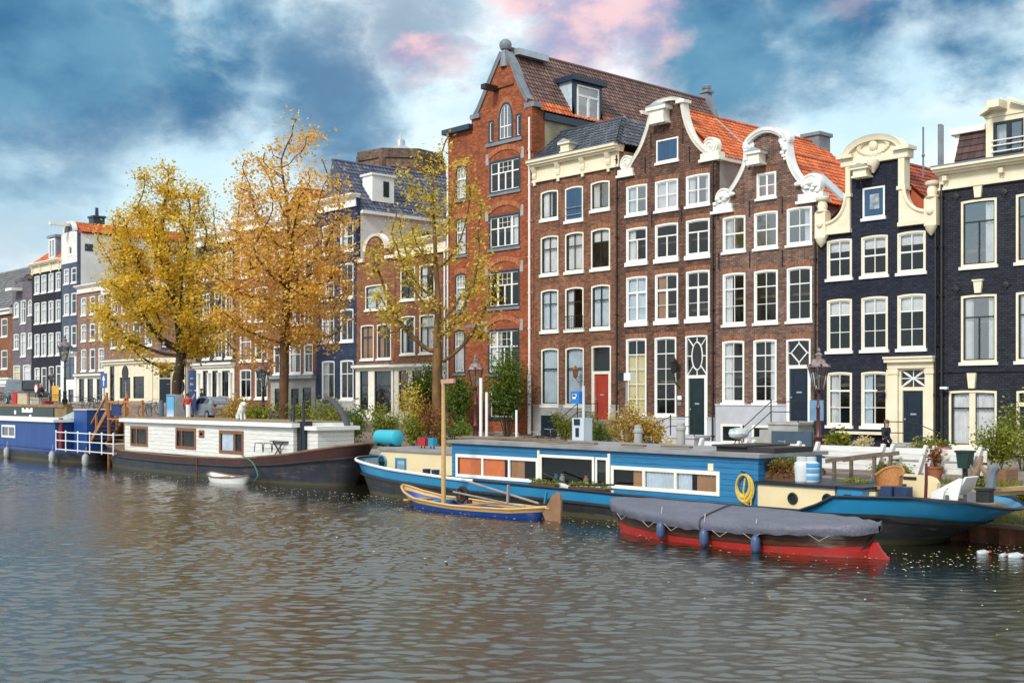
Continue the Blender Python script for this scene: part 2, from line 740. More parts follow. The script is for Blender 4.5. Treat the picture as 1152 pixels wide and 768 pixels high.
ORANGE_T = tilemat('orange_roof_tile', [(0, (.42, .085, .022)), (.5, (.54, .12, .03)), (1, (.66, .19, .06))])
RED_T = tilemat('red_brown_roof_tile', [(0, (.22, .04, .018)), (.5, (.31, .06, .024)), (1, (.40, .085, .035))])
BLUE_T = tilemat('blue_glazed_roof_tile', [(0, (.03, .037, .05)), (.6, (.055, .065, .09)), (1, (.10, .115, .15))], .28)
BROWN_T = tilemat('brown_roof_tile', [(0, (.085, .045, .04)), (.5, (.14, .075, .065)), (1, (.20, .11, .09))], .42)
SLATE_T = tilemat('blue_slate', [(0, (.035, .045, .085)), (.5, (.07, .085, .15)), (.93, (.11, .13, .20)), (1, (.25, .16, .12))], .45)
BR_BROWN = brick('brown_brick', (.215, .095, .058), (.335, .165, .105), (.10, .066, .048))
BR_DARK = brick('dark_brown_brick', (.135, .07, .052), (.23, .125, .094), (.06, .042, .034))
BR_PURP = brick('purple_brown_brick', (.185, .108, .088), (.31, .195, .155), (.10, .075, .062))
BR_RED = brick('red_brick', (.28, .064, .027), (.41, .112, .047), (.24, .115, .06), stain=.28)
BR_NAVY = brick('navy_painted_brick', (.022, .026, .045), (.032, .037, .060), (.012, .014, .026), stain=.2, bump=.7)
BR_BLACK = brick('black_painted_brick', (.028, .031, .045), (.039, .043, .058), (.015, .017, .026), stain=.2, bump=.7)
BR_BLUE = brick('blue_painted_brick', (.028, .044, .095), (.042, .062, .125), (.03, .045, .10), stain=.25)
BR_GREYB = brick('grey_blue_painted_brick', (.095, .12, .185), (.12, .15, .22), (.07, .09, .14), stain=.25)
BR_LILAC = brick('grey_purple_brick', (.16, .145, .175), (.22, .20, .235), (.12, .11, .13), stain=.25)
BR_PINK = brick('pink_brown_brick', (.25, .13, .10), (.36, .20, .16), (.25, .19, .16))
BR_ORANGE = brick('orange_brown_brick', (.24, .088, .045), (.35, .14, .075), (.19, .12, .085))
BR_LINTEL = brick('lintel_brick', (.30, .115, .055), (.42, .17, .09), (.17, .12, .09), bw=.24, rh=.075, vertical=True, stain=.2)
BR_LINTELR = brick('red_lintel_brick', (.46, .13, .05), (.56, .19, .08), (.27, .14, .08), bw=.24, rh=.075, vertical=True, stain=.15)
BR_QUAY = brick('quay_brick', (.13, .085, .055), (.20, .14, .095), (.09, .075, .06), stain=.5)
# ------------------------------------------------------------------ ground and water
D0 = 48.0           # the building line
QD = 33.0           # the quay's edge


def build_water():
    m, t, b = newmat('canal_water')
    b.inputs['Base Color'].default_value = (.014, .015, .007, 1)
    b.inputs['Roughness'].default_value = .025
    b.inputs['IOR'].default_value = 2.15
    v = objco(t)
    mp = t.nodes.new('ShaderNodeMapping')
    mp.inputs['Rotation'].default_value = (0, 0, R(-47))
    mp.inputs['Scale'].default_value = (1.0, 2.2, 1)
    lnk(t, v, mp.inputs[0])
    h = mixc(t, .5, tnoise(t, mp.outputs[0], 6.0, 5, .65), tnoise(t, mp.outputs[0], 17.0, 3, .6))
    lnk(t, bumpn(t, h, .22, .03), b.inputs['Normal'])
    x0, x1, y0, y1 = -96.0, -4.0, 4.5, 33.2
    gx = np.concatenate([np.arange(x0, -48, .16), np.arange(-48, -30, .08), np.arange(-30, x1, .045), [x1]])
    gy = np.linspace(y0, y1, 560)
    nx, ny = len(gx), len(gy)
    X, Y = np.meshgrid(gx, gy, indexing='ij')
    far = np.clip((-X - 28) / 30, 0, 1)
    Zw = np.zeros_like(X)
    rng = np.random.RandomState(3)
    base = math.atan2(-SN, CS)      # wind waves run roughly towards the bridge
    for i in range(60):
        lam = .17 * (.62 / .17) ** rng.rand()
        th = base + rng.normal(0, .42)
        k = 2 * math.pi / lam
        a = .0066 * lam * (.6 + .8 * rng.rand())
        ph = rng.rand() * 6.28
        Zw += a * (1 - far * (lam < .38)) * np.sin(k * (math.cos(th) * X + math.sin(th) * Y) + ph + .5 * np.sin(.35 * X + .2 * Y + i))
    # gusts: patches where the water is rougher
    gust = .78 + .42 * np.sin(.13 * X + .21 * Y + 1) * np.sin(.05 * X - .17 * Y) + .2 * np.sin(.31 * Y + .4 * np.sin(.2 * X))
    lee = np.clip((29.0 - Y) / 8, .2, 1)
    Zw *= gust * lee
    edge = np.minimum.reduce([X - x0, x1 - X, Y - y0, y1 - Y])
    Zw *= np.clip(edge / 1.5, 0, 1)
    co = np.stack([X, Y, Zw], -1).reshape(-1, 3)
    idx = np.arange(nx * ny).reshape(nx, ny)
    q = np.stack([idx[:-1, :-1], idx[1:, :-1], idx[1:, 1:], idx[:-1, 1:]], -1).reshape(-1, 4)
    B = 1500
    big = [(-B, -90, 0), (x0, -90, 0), (x1, -90, 0), (B, -90, 0), (-B, y0, 0), (x0, y0, 0), (x1, y0, 0), (B, y0, 0), (-B, y1, 0), (x0, y1, 0), (x1, y1, 0), (B, y1, 0)]
    o = len(co)
    bq = np.array([(0, 1, 5, 4), (1, 2, 6, 5), (2, 3, 7, 6), (4, 5, 9, 8), (6, 7, 11, 10)]) + o
    co = np.vstack([co, np.array(big)])
    q = np.vstack([q, bq])
    me = bpy.data.meshes.new('water')
    me.vertices.add(len(co))
    me.vertices.foreach_set('co', co.ravel())
    me.loops.add(q.size)
    me.loops.foreach_set('vertex_index', q.ravel())
    me.polygons.add(len(q))
    me.polygons.foreach_set('loop_start', np.arange(0, q.size, 4))
    me.polygons.foreach_set('use_smooth', np.ones(len(q), bool))
    me.materials.append(m)
    me.update(calc_edges=True)
    ob = bpy.data.objects.new('water', me)
    COL.objects.link(ob)
    tag(ob, kind='structure')


build_water()

PAVE = brick('street_brick', (.20, .15, .125), (.28, .215, .18), (.12, .10, .085), bw=.22, rh=.11, stain=.4)


def build_street():
    # klinker pavement needs plan coordinates
    m, t, b = newmat('street_pavers')
    v = objco(t)
    br = t.nodes.new('ShaderNodeTexBrick')
    br.inputs['Scale'].default_value = 1
    br.inputs['Brick Width'].default_value = .22
    br.inputs['Row Height'].default_value = .11
    br.inputs['Mortar Size'].default_value = .008
    br.inputs['Color1'].default_value = (.20, .15, .125, 1)
    br.inputs['Color2'].default_value = (.29, .23, .19, 1)
    br.inputs['Mortar'].default_value = (.10, .085, .07, 1)
    lnk(t, v, br.inputs['Vector'])
    lnk(t, mixc(t, .8, br.outputs[0], ramp(t, tnoise(t, v, .5, 6), [(.3, (.65, .65, .65)), (.7, (1.1, 1.1, 1.1))]), 'MULTIPLY'), b.inputs['Base Color'])
    b.inputs['Roughness'].default_value = .85
    xs = [-1500, -300] + list(range(-140, 45, 3)) + [300, 1500]
    ys = [QD, 36, 45, 60, 300, 1500]
    mb = MB()
    rows = [[(x, y, street(x)) for x in xs] for y in ys]
    mb.grid(rows)
    mb.build('street', m, kind='structure')
    mp = MB()      # raised pavement along the houses
    xs2 = list(range(-140, 45, 3))
    kb = pm('pavement_slab', (.34, .33, .31), (.24, .235, .22), 1.5, .85, .3, 14)
    mp.grid([[(x, y, street(x) + h) for x in xs2] for y, h in ((44.6, 0.0), (44.6, .12), (44.8, .12))], 1)
    mp.grid([[(x, y, street(x) + .12) for x in xs2] for y in (44.8, 48.2)])
    mp.build('pavement', [m, kb], kind='structure')
    # far bank behind the viewer and the land beyond
    g = pm('far_bank_ground', (.16, .14, .11), (.11, .10, .08), .2, .9)
    MB().quad((-1500, -1500, 1.2), (1500, -1500, 1.2), (1500, -45, 1.2), (-1500, -45, 1.2)).quad((-1500, -45, 1.2), (1500, -45, 1.2), (1500, -45, -2), (-1500, -45, -2)).build('far_bank', g, kind='structure')
    # brick quay wall with a stone coping
    q = MB()
    xs3 = [-1500, -300] + list(range(-140, -18, 3))
    q.grid([[(x, QD, -2) for x in xs3], [(x, QD, street(x) - .25) for x in xs3]])
    q.build('quay_wall', BR_QUAY, label='brick quay wall rising from the water behind the moored boats', cat='quay wall', kind='thing')
    c = MB()
    for a, b2 in zip(xs3[1:-1], xs3[2:]):
        za, zb = street(a), street(b2)
        c.add([(a, QD - .06, za - .25), (b2 - .01, QD - .06, zb - .25), (b2 - .01, QD - .06, zb + .03), (a, QD - .06, za + .03),
               (a, QD + .5, za - .25), (b2 - .01, QD + .5, zb - .25), (b2 - .01, QD + .5, zb + .03), (a, QD + .5, za + .03)],
              [(0, 1, 2, 3), (3, 2, 6, 7), (4, 7, 6, 5), (0, 3, 7, 4), (1, 5, 6, 2)])
    c.build('coping', GREYSTONE, bpy.data.objects['quay_wall'])
    # grassy bank and rusty sheet piling at the right end of the quay
    bank = MB()
    xb = [-22, -19, -17.5, -16, -14.5, -13, -11, -8, 0, 60, 1500]
    rng = random.Random(2)
    prof = [(32.05, .38), (32.6, .55), (33.3, .95), (34.0, 1.36), (34.3, 1.43)]
    bank.grid([[(x, y, z + rng.uniform(-.05, .05) * (0 < i < 4)) for x in xb] for i, (y, z) in enumerate(prof)])
    bank.build('bank', pm('bank_soil', (.13, .12, .05), (.08, .065, .04), 2.5, .95, .8, 9, dist=.08), kind='structure')
    sp = MB()
    pts = []
    x = -22.0
    k = 0
    while x < 30:
        pts += [(x, 31.95 if k % 2 else 31.72), (x + .30, 31.95 if k % 2 else 31.72)]
        x += .42
        k += 1
    sp.grid([[(px_, py_, -2) for px_, py_ in pts], [(px_, py_, .46) for px_, py_ in pts]])
    sp.box(-22, 30, 31.66, 32.06, .46, .56, 1)
    sp.build('sheet_piling', [pm('rusty_piling', (.21, .075, .035), (.09, .04, .025), 2.0, .85, .4, 12), pm('old_timber', (.20, .15, .10), (.12, .09, .06), 3, .85, .4, 12, stretch=(.3, 4, 4))],
             label='rusty corrugated steel piling at the waterline beyond the ship bow', cat='piling', kind='thing')


build_street()


# ------------------------------------------------------------------ house kit
def arch_poly(x0, x1, z0, z1, rise, n=7):
    if rise <= 0:
        return [(x0, z0), (x1, z0), (x1, z1), (x0, z1)]
    out = [(x0, z0), (x1, z0)]
    c = (x1 - x0) / 2
    if rise >= c * .98:
        for i in range(2 * n + 1):
            th = math.pi * i / (2 * n)
            out.append(((x0 + x1) / 2 + c * math.cos(th), z1 - rise + rise * math.sin(th)))
        return out
    r = (c * c + rise * rise) / (2 * rise)
    a = math.asin(min(1, c / r))
    for i in range(n + 1):
        th = a - 2 * a * i / n
        out.append(((x0 + x1) / 2 + r * math.sin(th), z1 - r + r * math.cos(th)))
    return out


def inset_arch(x0, x1, z0, z1, rise, w):
    return arch_poly(x0 + w, x1 - w, z0 + w, z1 - w, max(0, rise * (x1 - x0 - 2 * w) / (x1 - x0)))


BARS = {
    '1': [],
    'v': [('v', .5, 0, 1, .05)],
    '2x2': [('v', .5, 0, 1, .035), ('h', .5, 0, 1, .07)],
    '2x2c': [('v', .5, 0, 1, .10), ('h', .5, 0, 1, .045)],
    '2x3': [('v', .5, 0, 1, .035), ('h', .66, 0, 1, .075), ('h', .33, 0, 1, .03)],
    '2x3m': [('v', .5, 0, 1, .035), ('h', .70, 0, 1, .055), ('h', .35, 0, 1, .03)],
    '2x4': [('v', .5, 0, 1, .035), ('h', .76, 0, 1, .06), ('h', .5, 0, 1, .03), ('h', .25, 0, 1, .03)],
    '2x5': [('v', .5, 0, 1, .04), ('h', .80, 0, 1, .05), ('h', .6, 0, 1, .03), ('h', .4, 0, 1, .03), ('h', .2, 0, 1, .03)],
    'cas': [('h', .66, 0, 1, .11), ('v', .5, 0, .66, .13), ('v', .5, .66, 1, .05), ('h', .32, 0, 1, .025)],
    'cas2': [('h', .66, 0, 1, .07), ('v', .5, 0, .66, .08)],
    't1': [('h', .64, 0, 1, .07)],
    'tv': [('h', .68, 0, 1, .06), ('v', .5, 0, .68, .06)],
    'tvv': [('h', .66, 0, 1, .06), ('v', .5, 0, 1, .05)],
    'half': [('h', .5, 0, 1, .06)],
    'red3': [('v', .27, 0, 1, .13), ('v', .76, 0, 1, .13), ('h', .62, 0, 1, .07), ('v', .43, .62, 1, .025), ('v', .60, .62, 1, .025), ('h', .80, .27, .76, .025), ('v', .515, 0, .62, .10)],
    'red1': [('h', .62, 0, 1, .08), ('v', .33, .62, 1, .025), ('v', .66, .62, 1, .025), ('h', .8, 0, 1, .025)],
}


class House:
    def __init__(self, name, label, px0, px1, wall, depth=12.0, side=None, cat='house', gap=.012, s0=None, s1=None, zb=None):
        self.s0 = (S(px0) if s0 is None else s0) + gap
        self.s1 = (S(px1) if s1 is None else s1) - gap
        self.zb = street((self.s0 + self.s1) / 2) if zb is None else zb
        self.wall, self.side, self.depth = wall, side or wall, depth
        self.holes = []
        self.root = thing(name, label, cat, ((self.s0 + self.s1) / 2, D0, self.zb))
        self.lint = None

    def fp(self, x0, x1, z0, z1, rise):
        p = arch_poly(x0, x1, z0, z1, rise)
        self.holes.append(p)
        return p

    def win(self, pl, pr, yt, yb, bars='2x2', frame=None, sash=None, rise=.05, sill=.13, glass=None, curt=None, fw=.085, lintel=None, zz=None, rec=.0, sillmat=None, lh=.26, swid=.05, sp=.09, shutter=None, xs=None):
        frame = frame or WHITE
        glass = glass or GLASS
        x0, x1 = (S(pl), S(pr)) if xs is None else xs
        z1, z0 = (Zp(pl, yt), Zp(pl, yb)) if zz is None else zz
        h = self.fp(x0, x1, z0, z1, rise)
        d = D0 + rec
        a = .003
        mb = MB()
        mb.prism(arch_poly(x0 + a, x1 - a, z0 + a, z1 - a, rise), d - .015, d + .115, holes=[inset_arch(x0 + a, x1 - a, z0 + a, z1 - a, rise, fw)])
        xi0, xi1, zi0, zi1 = x0 + fw, x1 - fw, z0 + fw, z1 - fw
        sm = MB()
        sw = swid
        inner = inset_arch(x0, x1, z0, z1, rise, fw + .001)
        if shutter is None:
            sm.prism(inner, d + .028, d + .085, holes=[inset_arch(x0, x1, z0, z1, rise, fw + sw)])
            W, H = xi1 - xi0, zi1 - zi0
            for k in BARS[bars] if isinstance(bars, str) else bars:
                if k[0] == 'v':
                    x = xi0 + W * k[1]
                    zt = zi0 + H * k[3]
                    if k[3] == 1 and rise > .2:
                        c = (xi1 - xi0) / 2
                        zt = zi1 - rise + rise * math.sqrt(max(0, 1 - ((x - (xi0 + xi1) / 2) / c) ** 2))
                    sm.box(x - k[4] / 2, x + k[4] / 2, d + .031, d + .082, zi0 + H * k[2], zt - .02)
                else:
                    z = zi0 + H * k[1]
                    sm.box(xi0 + W * k[2] + .01, xi0 + W * k[3] - .01, d + .034 if k[4] < .05 else d + .024, d + .079, z - k[4] / 2, z + k[4] / 2)
        if shutter is None and (sash is None or sash is frame):
            o = len(mb.v)
            mb.v += sm.v
            mb.f += [tuple(i + o for i in f) for f in sm.f]
            mb.m += sm.m
            w = mb.build('window', frame, self.root)
        else:
            w = mb.build('window', frame, self.root)
            if shutter is None:
                sm.build('sash', sash, w)
        if shutter is not None:
            MB().prism(inner, d + .02, d + .07).build('shutter', shutter, w)
        else:
            g = MB()
            jx, jz = random.uniform(-.014, .014), random.uniform(-.012, .012)
            g.add([(x, d + .058 + jx * (x - (x0 + x1) / 2) + jz * (z - (z0 + z1) / 2), z) for x, z in inset_arch(x0, x1, z0, z1, rise, fw + .01)], [tuple(range(len(inner)))])
            g.build('pane', glass, w)
        if sill:
            MB().box(x0 - .07, x1 + .07, d - sp, d + .10, z0 - sill, z0 + .012).build('sill', sillmat or frame, w)
        if lintel:
            q = arch_poly(x0, x1, z0, z1, rise)[2:]
            top = [(x + (.05 if i == 0 else -.05 if i == len(q) - 1 else 0), z + lh) for i, (x, z) in enumerate(q)]
            MB().prism(q + top[::-1], D0 - .006, D0 + .05).build('lintel', lintel, self.root)
        for c in ([curt] if isinstance(curt, str) else curt or []):
            self.curtain(w, c, xi0, xi1, zi0, zi1, d)
        return w

    def curtain(self, w, c, x0, x1, z0, z1, d):
        kind, _, mm = c.partition(':')
        mt = {'': CURT, 'y': CURTY, 'b': CURTB, 'r': CURTR, 'n': CURTBR}[mm]
        W, H = x1 - x0, z1 - z0
        spans = {'L': [(0, .36)], 'R': [(.66, 1)], 'S': [(0, .26), (.76, 1)], 'F': [(0, 1)], 'T': [(0, 1)], 'B': [(0, 1)], 'LL': [(0, .6)], 'H': [(0, 1)]}[kind]
        zr = {'T': (z1 - H * .3, z1), 'B': (z0, z1), 'H': (z0, z0 + H * .8)}.get(kind, (z0 - .05, z1))
        mb = MB()
        for a, b in spans:
            xa, xb = x0 + W * a, x0 + W * b
            n = max(8, int((xb - xa) / .035))
            amp = .0 if kind in 'TB' else .035
            ph = random.random() * 6
            rows = []
            for z in (zr[0], (zr[0] + zr[1]) / 2, zr[1]):
                rows.append([(xa + (xb - xa) * i / n, d + .17 + amp * math.sin(i * 1.25 + ph) + .5 * amp * math.sin(i * .43 + ph * 2), z) for i in range(n + 1)])
            mb.grid(rows)
        mb.build('curtain', mt, w, smooth=True, angle=80)

    def row(self, cols, yt, yb, bars='2x2', curts=None, ref=None, **kw):
        """One storey of windows; yt, yb are measured at the left edge of the first column (or at column ref)."""
        p = cols[0][0] if ref is None else ref
        zz = (Zp(p, yt), Zp(p, yb))
        for i, (a, b) in enumerate(cols):
            k = dict(kw)
            if curts:
                k['curt'] = curts[i % len(curts)]
            bb = bars[i] if isinstance(bars, list) and isinstance(bars[0], str) else bars
            for key in ('glass', 'shutter', 'sash'):
                if isinstance(k.get(key), list):
                    k[key] = k[key][i]
            self.win(a, b, 0, 0, bb, zz=zz, **k)

    def door(self, pl, pr, yt, ytr, yb, dm, frame=None, trans='1', leaf=.12, lintel=None, rise=.03, rec=.05, glass=None, half=None):
        frame = frame or WHITE
        x0, x1 = S(pl), S(pr)
        z1, zt, z0 = Zp(pl, yt), Zp(pl, ytr), Zp(pl, yb)
        self.fp(x0, x1, z0, z1, rise)
        d = D0 + rec
        a = .003
        mb = MB()
        holes = [[(x0 + leaf, z0 + .02), (x1 - leaf, z0 + .02), (x1 - leaf, zt - .07), (x0 + leaf, zt - .07)]]
        has = z1 - zt > .25
        if has:
            holes.append(inset_arch(x0, x1, zt, z1, rise, .09))
        mb.prism(arch_poly(x0 + a, x1 - a, z0 + a, z1 - a, rise), d - .06, d + .10, holes=holes)
        f = mb.build('door_frame', frame, self.root)
        if has:
            g = MB()
            q = inset_arch(x0, x1, zt, z1, rise, .085)
            g.add([(x, d + .04, z) for x, z in q], [tuple(range(len(q)))])
            g.build('transom_pane', glass or GLASS, f)
            b = MB()
            xa, xb, za, zb = x0 + .09, x1 - .09, zt + .09, z1 - .09
            cx, cz = (xa + xb) / 2, (za + zb) / 2
            if trans == 'oval':
                pts = [(cx + (xb - xa) * .27 * math.cos(t), d + .02, cz + (zb - za) * .36 * math.sin(t)) for t in np.linspace(0, 2 * math.pi, 25)[:-1]]
                b.tube(pts, .035, 6, closed=True)
                for t in (45, 90, 135, 0, 180, 225, 270, 315):
                    c_, s_ = math.cos(R(t)), math.sin(R(t))
                    p = Vector((cx + (xb - xa) * .27 * c_, d + .02, cz + (zb - za) * .36 * s_))
                    q2 = Vector((cx + (xb - xa) * .5 * (c_ if abs(c_) < .1 else math.copysign(1, c_)), d + .02, cz + (zb - za) * .5 * (s_ if abs(s_) < .1 else math.copysign(1, s_))))
                    b.tube([p, q2], .03, 6)
            elif trans == 'diamond':
                pts = [(xa + (xb - xa) * .12, d + .02, cz), (cx, d + .02, zb - .12), (xb - (xb - xa) * .12, d + .02, cz), (cx, d + .02, za + .12)]
                for i in range(4):
                    b.bar(pts[i], pts[(i + 1) % 4], .05, .05)
                for p_, q_ in ((pts[0], (xa, d + .02, cz)), (pts[1], (cx, d + .02, zb)), (pts[2], (xb, d + .02, cz)), (pts[3], (cx, d + .02, za))):
                    b.bar(p_, q_, .045, .045)
            elif trans == 'cross':
                for sg in (-1, 1):
                    b.tube([(cx + sg * (.07 + .48 * (xb - xa) * abs(u) ** 1.6), d + .02, cz + u * (zb - za) / 2) for u in np.linspace(-1, 1, 11)], .026, 6)
                    b.tube([(cx + u * (xb - xa) / 2, d + .02, cz + sg * (.03 + .46 * (zb - za) * abs(u) ** 1.6)) for u in np.linspace(-1, 1, 11)], .026, 6)
                b.tube([(cx, d + .02, za), (cx, d + .02, zb)], .022, 6)
                b.tube([(xa, d + .02, cz), (xb, d + .02, cz)], .022, 6)
            elif trans == 'v':
                b.box(cx - .025, cx + .025, d, d + .06, za, zb)
            if b.v:
                b.build('glazing_bar', WHITE, f)
        # the leaf with raised panels
        xa, xb, za, zb = x0 + leaf + .004, x1 - leaf - .004, z0 + .025, zt - .075
        db = MB().box(xa, xb, d + .02, d + .07, za, zb)
        H = zb - za
        if half != 'glass':
            for p0, p1 in ((.05, .28), (.34, .52), (.58, .94)):
                db.prism([(xa + .13, za + H * p0), (xb - .13, za + H * p0), (xb - .13, za + H * p1), (xa + .13, za + H * p1)], d + .004, d + .02,
                         holes=[[(xa + .18, za + H * p0 + .05), (xb - .18, za + H * p0 + .05), (xb - .18, za + H * p1 - .05), (xa + .18, za + H * p1 - .05)]])
        dr = db.build('door', dm, self.root)
        hb = MB()
        hb.sphere((xa + .09, d - .01, za + H * .45), .045, 8, 5)
        hb.box((xa + xb) / 2 - .14, (xa + xb) / 2 + .14, d + .0, d + .019, za + H * .535, za + H * .565)
        hb.build('handle', ZINC, dr)
        if lintel:
            q = arch_poly(x0, x1, z0, z1, rise)[2:]
            MB().prism(q + [(x, z + .26) for x, z in q[::-1]], D0 - .006, D0 + .05).build('lintel', lintel, self.root)
        return x0, x1, z0

    def finish(self, outline, eave, eave_r=None, thick=.35, low=1.5):
        d = D0
        w = MB()
        poly = [(self.s0, self.zb - low), (self.s1, self.zb - low)] + list(outline)
        w.prism(poly, d, d + thick, holes=self.holes)
        er = eave if eave_r is None else eave_r
        y1 = d + self.depth
        w.box(self.s0, self.s0 + .25, d + thick, y1, self.zb - low, eave, 1)
        w.box(self.s1 - .25, self.s1, d + thick, y1, self.zb - low, er, 1)
        w.box(self.s0 + .25, self.s1 - .25, y1 - .25, y1, self.zb - low, min(eave, er), 1)
        w.box(self.s0 + .26, self.s1 - .26, d + 4.5, d + 4.6, self.zb - low, min(eave, er) - .05, 2)
        h = min(eave, er) - self.zb
        n = max(1, int(round(h / 3.4)))
        for i in range(1, n):
            z = self.zb + h * i / n - .3
            w.box(self.s0 + .26, self.s1 - .26, d + thick + .02, d + 4.49, z, z + .12, 2)
        self.w = w.build('wall', [self.wall, self.side, ROOM], self.root)
        return self.w

    def plinth(self, ytop_px, px, mat_, proud=.05, gaps=(), holes=(), moulding=None):
        z1 = Zp(px, ytop_px) if ytop_px > 25 else ytop_px
        mb = MB()
        edges = [self.s0 + .02]
        for a, b in gaps:
            edges += [a, b]
        edges.append(self.s1 - .02)
        for i in range(0, len(edges), 2):
            if edges[i + 1] - edges[i] > .05:
                hs = [h for h in holes if h[0][0] > edges[i] and h[1][0] < edges[i + 1]]
                mb.prism([(edges[i], self.zb - 1), (edges[i + 1], self.zb - 1), (edges[i + 1], z1), (edges[i], z1)], D0 - proud, D0 + .0, holes=hs)
                mb.box(edges[i] - .01, edges[i + 1] + .01, D0 - proud - .035, D0 - .001, z1 + .002, z1 + .09)
        return mb.build('plinth', mat_, self.root)

    def anchors(self, pts, h=.55):
        for px, py in pts:
            p = P(px, py)
            MB().box(p.x - .025, p.x + .025, D0 - .05, D0 - .004, p.z - h / 2, p.z + h / 2).build('wall_anchor', IRON, self.root)

    def pipe(self, px, z0, z1, mat_=None, r=.055, s=None):
        s = S(px) if s is None else s
        mb = MB().tube([(s, D0 - .10, z0), (s, D0 - .10, z1)], r, 8)
        z = z0 + .6
        while z < z1:
            mb.box(s - .08, s + .08, D0 - .17, D0 - .002, z, z + .05)
            z += 2.1
        return mb.build('drainpipe', mat_ or IRON, self.root, smooth=True)


def tiles(mb, O, U, L, V, Mlen, tw=.26, th=.36, amp=.035, inside=None, mi=None, flat=False):
    """Pantiles on a slope: O upper corner, U along the ridge, V down the slope."""
    O, U, V = Vector(O), Vector(U).normalized(), Vector(V).normalized()
    Nn = U.cross(V)
    if Nn.z < 0:
        Nn = -Nn
    nc, nr = max(1, round(L / tw)), max(1, round(Mlen / th))
    w, h = L / nc, Mlen / nr
    if flat:
        xs = [(0.02, 0), (.98, 0)]
    else:
        xs = [(0, -.2), (.18, .75), (.38, 1), (.58, .55), (.78, -.25), (1.0, -.45)]
    k = len(xs)
    for j in range(nr):
        for i in range(nc):
            if inside and not inside((i + .5) * w, (j + .5) * h):
                continue
            jit = random.uniform(-.008, .008)
            vs = []
            for vv, lift in ((j * h - .02, .004), (j * h + h + .05, .05), (j * h + h + .05, .012)):
                for fx, fz in xs:
                    vs.append(O + U * ((i + fx) * w) + V * (vv + jit) + Nn * (amp * fz + lift + .03))
            fs = [(a, a + 1, a + 1 + k, a + k) for a in range(k - 1)] + [(k + a, k + a + 1, 2 * k + a + 1, 2 * k + a) for a in range(k - 1)]
            mb.add(vs, fs, mi)


def gable_roof(H, mt, y0, y1, ze_l, ze_r, zr, sl=None, sr=None, sm=None, ridge=None, over=.15, name='roof', left=True):
    """Saddle roof whose ridge runs back from the facade."""
    sl = H.s0 if sl is None else sl
    sr = H.s1 if sr is None else sr
    sm = (sl + sr) / 2 if sm is None else sm
    mb = MB()
    L = y1 - y0
    for se, ze, do in ((sr + over, ze_r, True), (sl - over, ze_l, left)):
        V = Vector((se - sm, 0, ze - zr))
        if do:
            tiles(mb, (sm, y0, zr), (0, 1, 0), L, V, V.length)
        n = -.02
        mb.quad((sm, y0, zr + n), (sm, y1, zr + n), (se, y1, ze + n), (se, y0, ze + n))
        mb.quad((sm, y0, zr - .12), (sm, y1, zr - .12), (se, y1, ze - .12), (se, y0, ze - .12))
    for yy in (y0 + .01, y1 - .01):
        mb.add([(sl, yy, ze_l - .05), (sr, yy, ze_r - .05), (sm, yy, zr - .05)], [(0, 1, 2)])
    r = mb.build(name, mt, H.root)
    rm = MB()
    n = max(1, int(L / .38))
    for i in range(n):
        a = y0 + L * i / n
        rm.tube([(sm, a, zr + .05), (sm, a + L / n + .03, zr + .05 + .015)], [.11, .125], 8)
    rm.build('ridge', ridge or mt, r)
    return r


def cornice(H, z1, z0, mt, proud=.42, consoles=(), s0=None, s1=None, cap=None, name='cornice', d=D0):
    s0 = H.s0 if s0 is None else s0
    s1 = H.s1 if s1 is None else s1
    mb = MB()
    h = z1 - z0
    a = .10
    mb.box(s0 - a, s1 + a, d - proud, d + .3, z1 - h * .12, z1)
    mb.box(s0 - a * .7, s1 + a * .7, d - proud * .82, d + .29, z1 - h * .22, z1 - h * .122)
    mb.box(s0 - a * .5, s1 + a * .5, d - proud * .55, d + .28, z1 - h * .31, z1 - h * .222)
    mb.box(s0 + .01, s1 - .01, d - .07, d - .003, z0 + h * .12, z1 - h * .312)
    mb.box(s0 - .02, s1 + .02, d - .14, d - .004, z0, z0 + h * .118)
    o = mb.build(name, mt, H.root)
    if cap:
        MB().box(s0 - a - .02, s1 + a + .02, d - proud - .02, d + .31, z1 + .003, z1 + .05).build('cornice_cap', cap, o)
    for s in consoles:
        c = MB()
        w = .15
        prof = [(d - .07, z0 + h * .10), (d - .16, z0 + h * .16), (d - .2, z0 + h * .3), (d - .16, z0 + h * .42), (d - proud * .5, z1 - h * .42), (d - proud * .62, z1 - h * .32), (d - .07, z1 - h * .32)]
        c.prism(prof, s - w, s + w, plane='yz')
        c.box(s - w * .6, s + w * .6, d - .15, d - .145 + .08, z0 - h * .14, z0 + h * .10)
        c.build('console', mt, o)
    return o


def ribbon(H, pts, w, y0, y1, mt, name='coping', side=1, smooth=True):
    """A band of stone that follows a gable's outline; pts run left to right as (s, z)."""
    k = len(pts)
    rows = []
    for i in range(k):
        a = Vector(pts[max(i - 1, 0)])
        b = Vector(pts[min(i + 1, k - 1)])
        t = (b - a).normalized()
        n = Vector((-t.y, t.x)) * side
        p = Vector(pts[i])
        q = p + n * w
        p = p - n * w * .25
        rows.append([(p.x, y0 + .03, p.y), (p.x * .3 + q.x * .7, y0, p.y * .3 + q.y * .7), (q.x, y0 - .05, q.y), (q.x, y1, q.y), (p.x, y1, p.y)])
    mb = MB()
    mb.grid(rows, closed=True)
    n5 = 5
    mb.f.append(tuple(range(n5)))
    mb.f.append(tuple((k - 1) * n5 + j for j in range(n5)))
    mb.m += [0, 0]
    return mb.build(name, mt, H.root, smooth=smooth, angle=50)


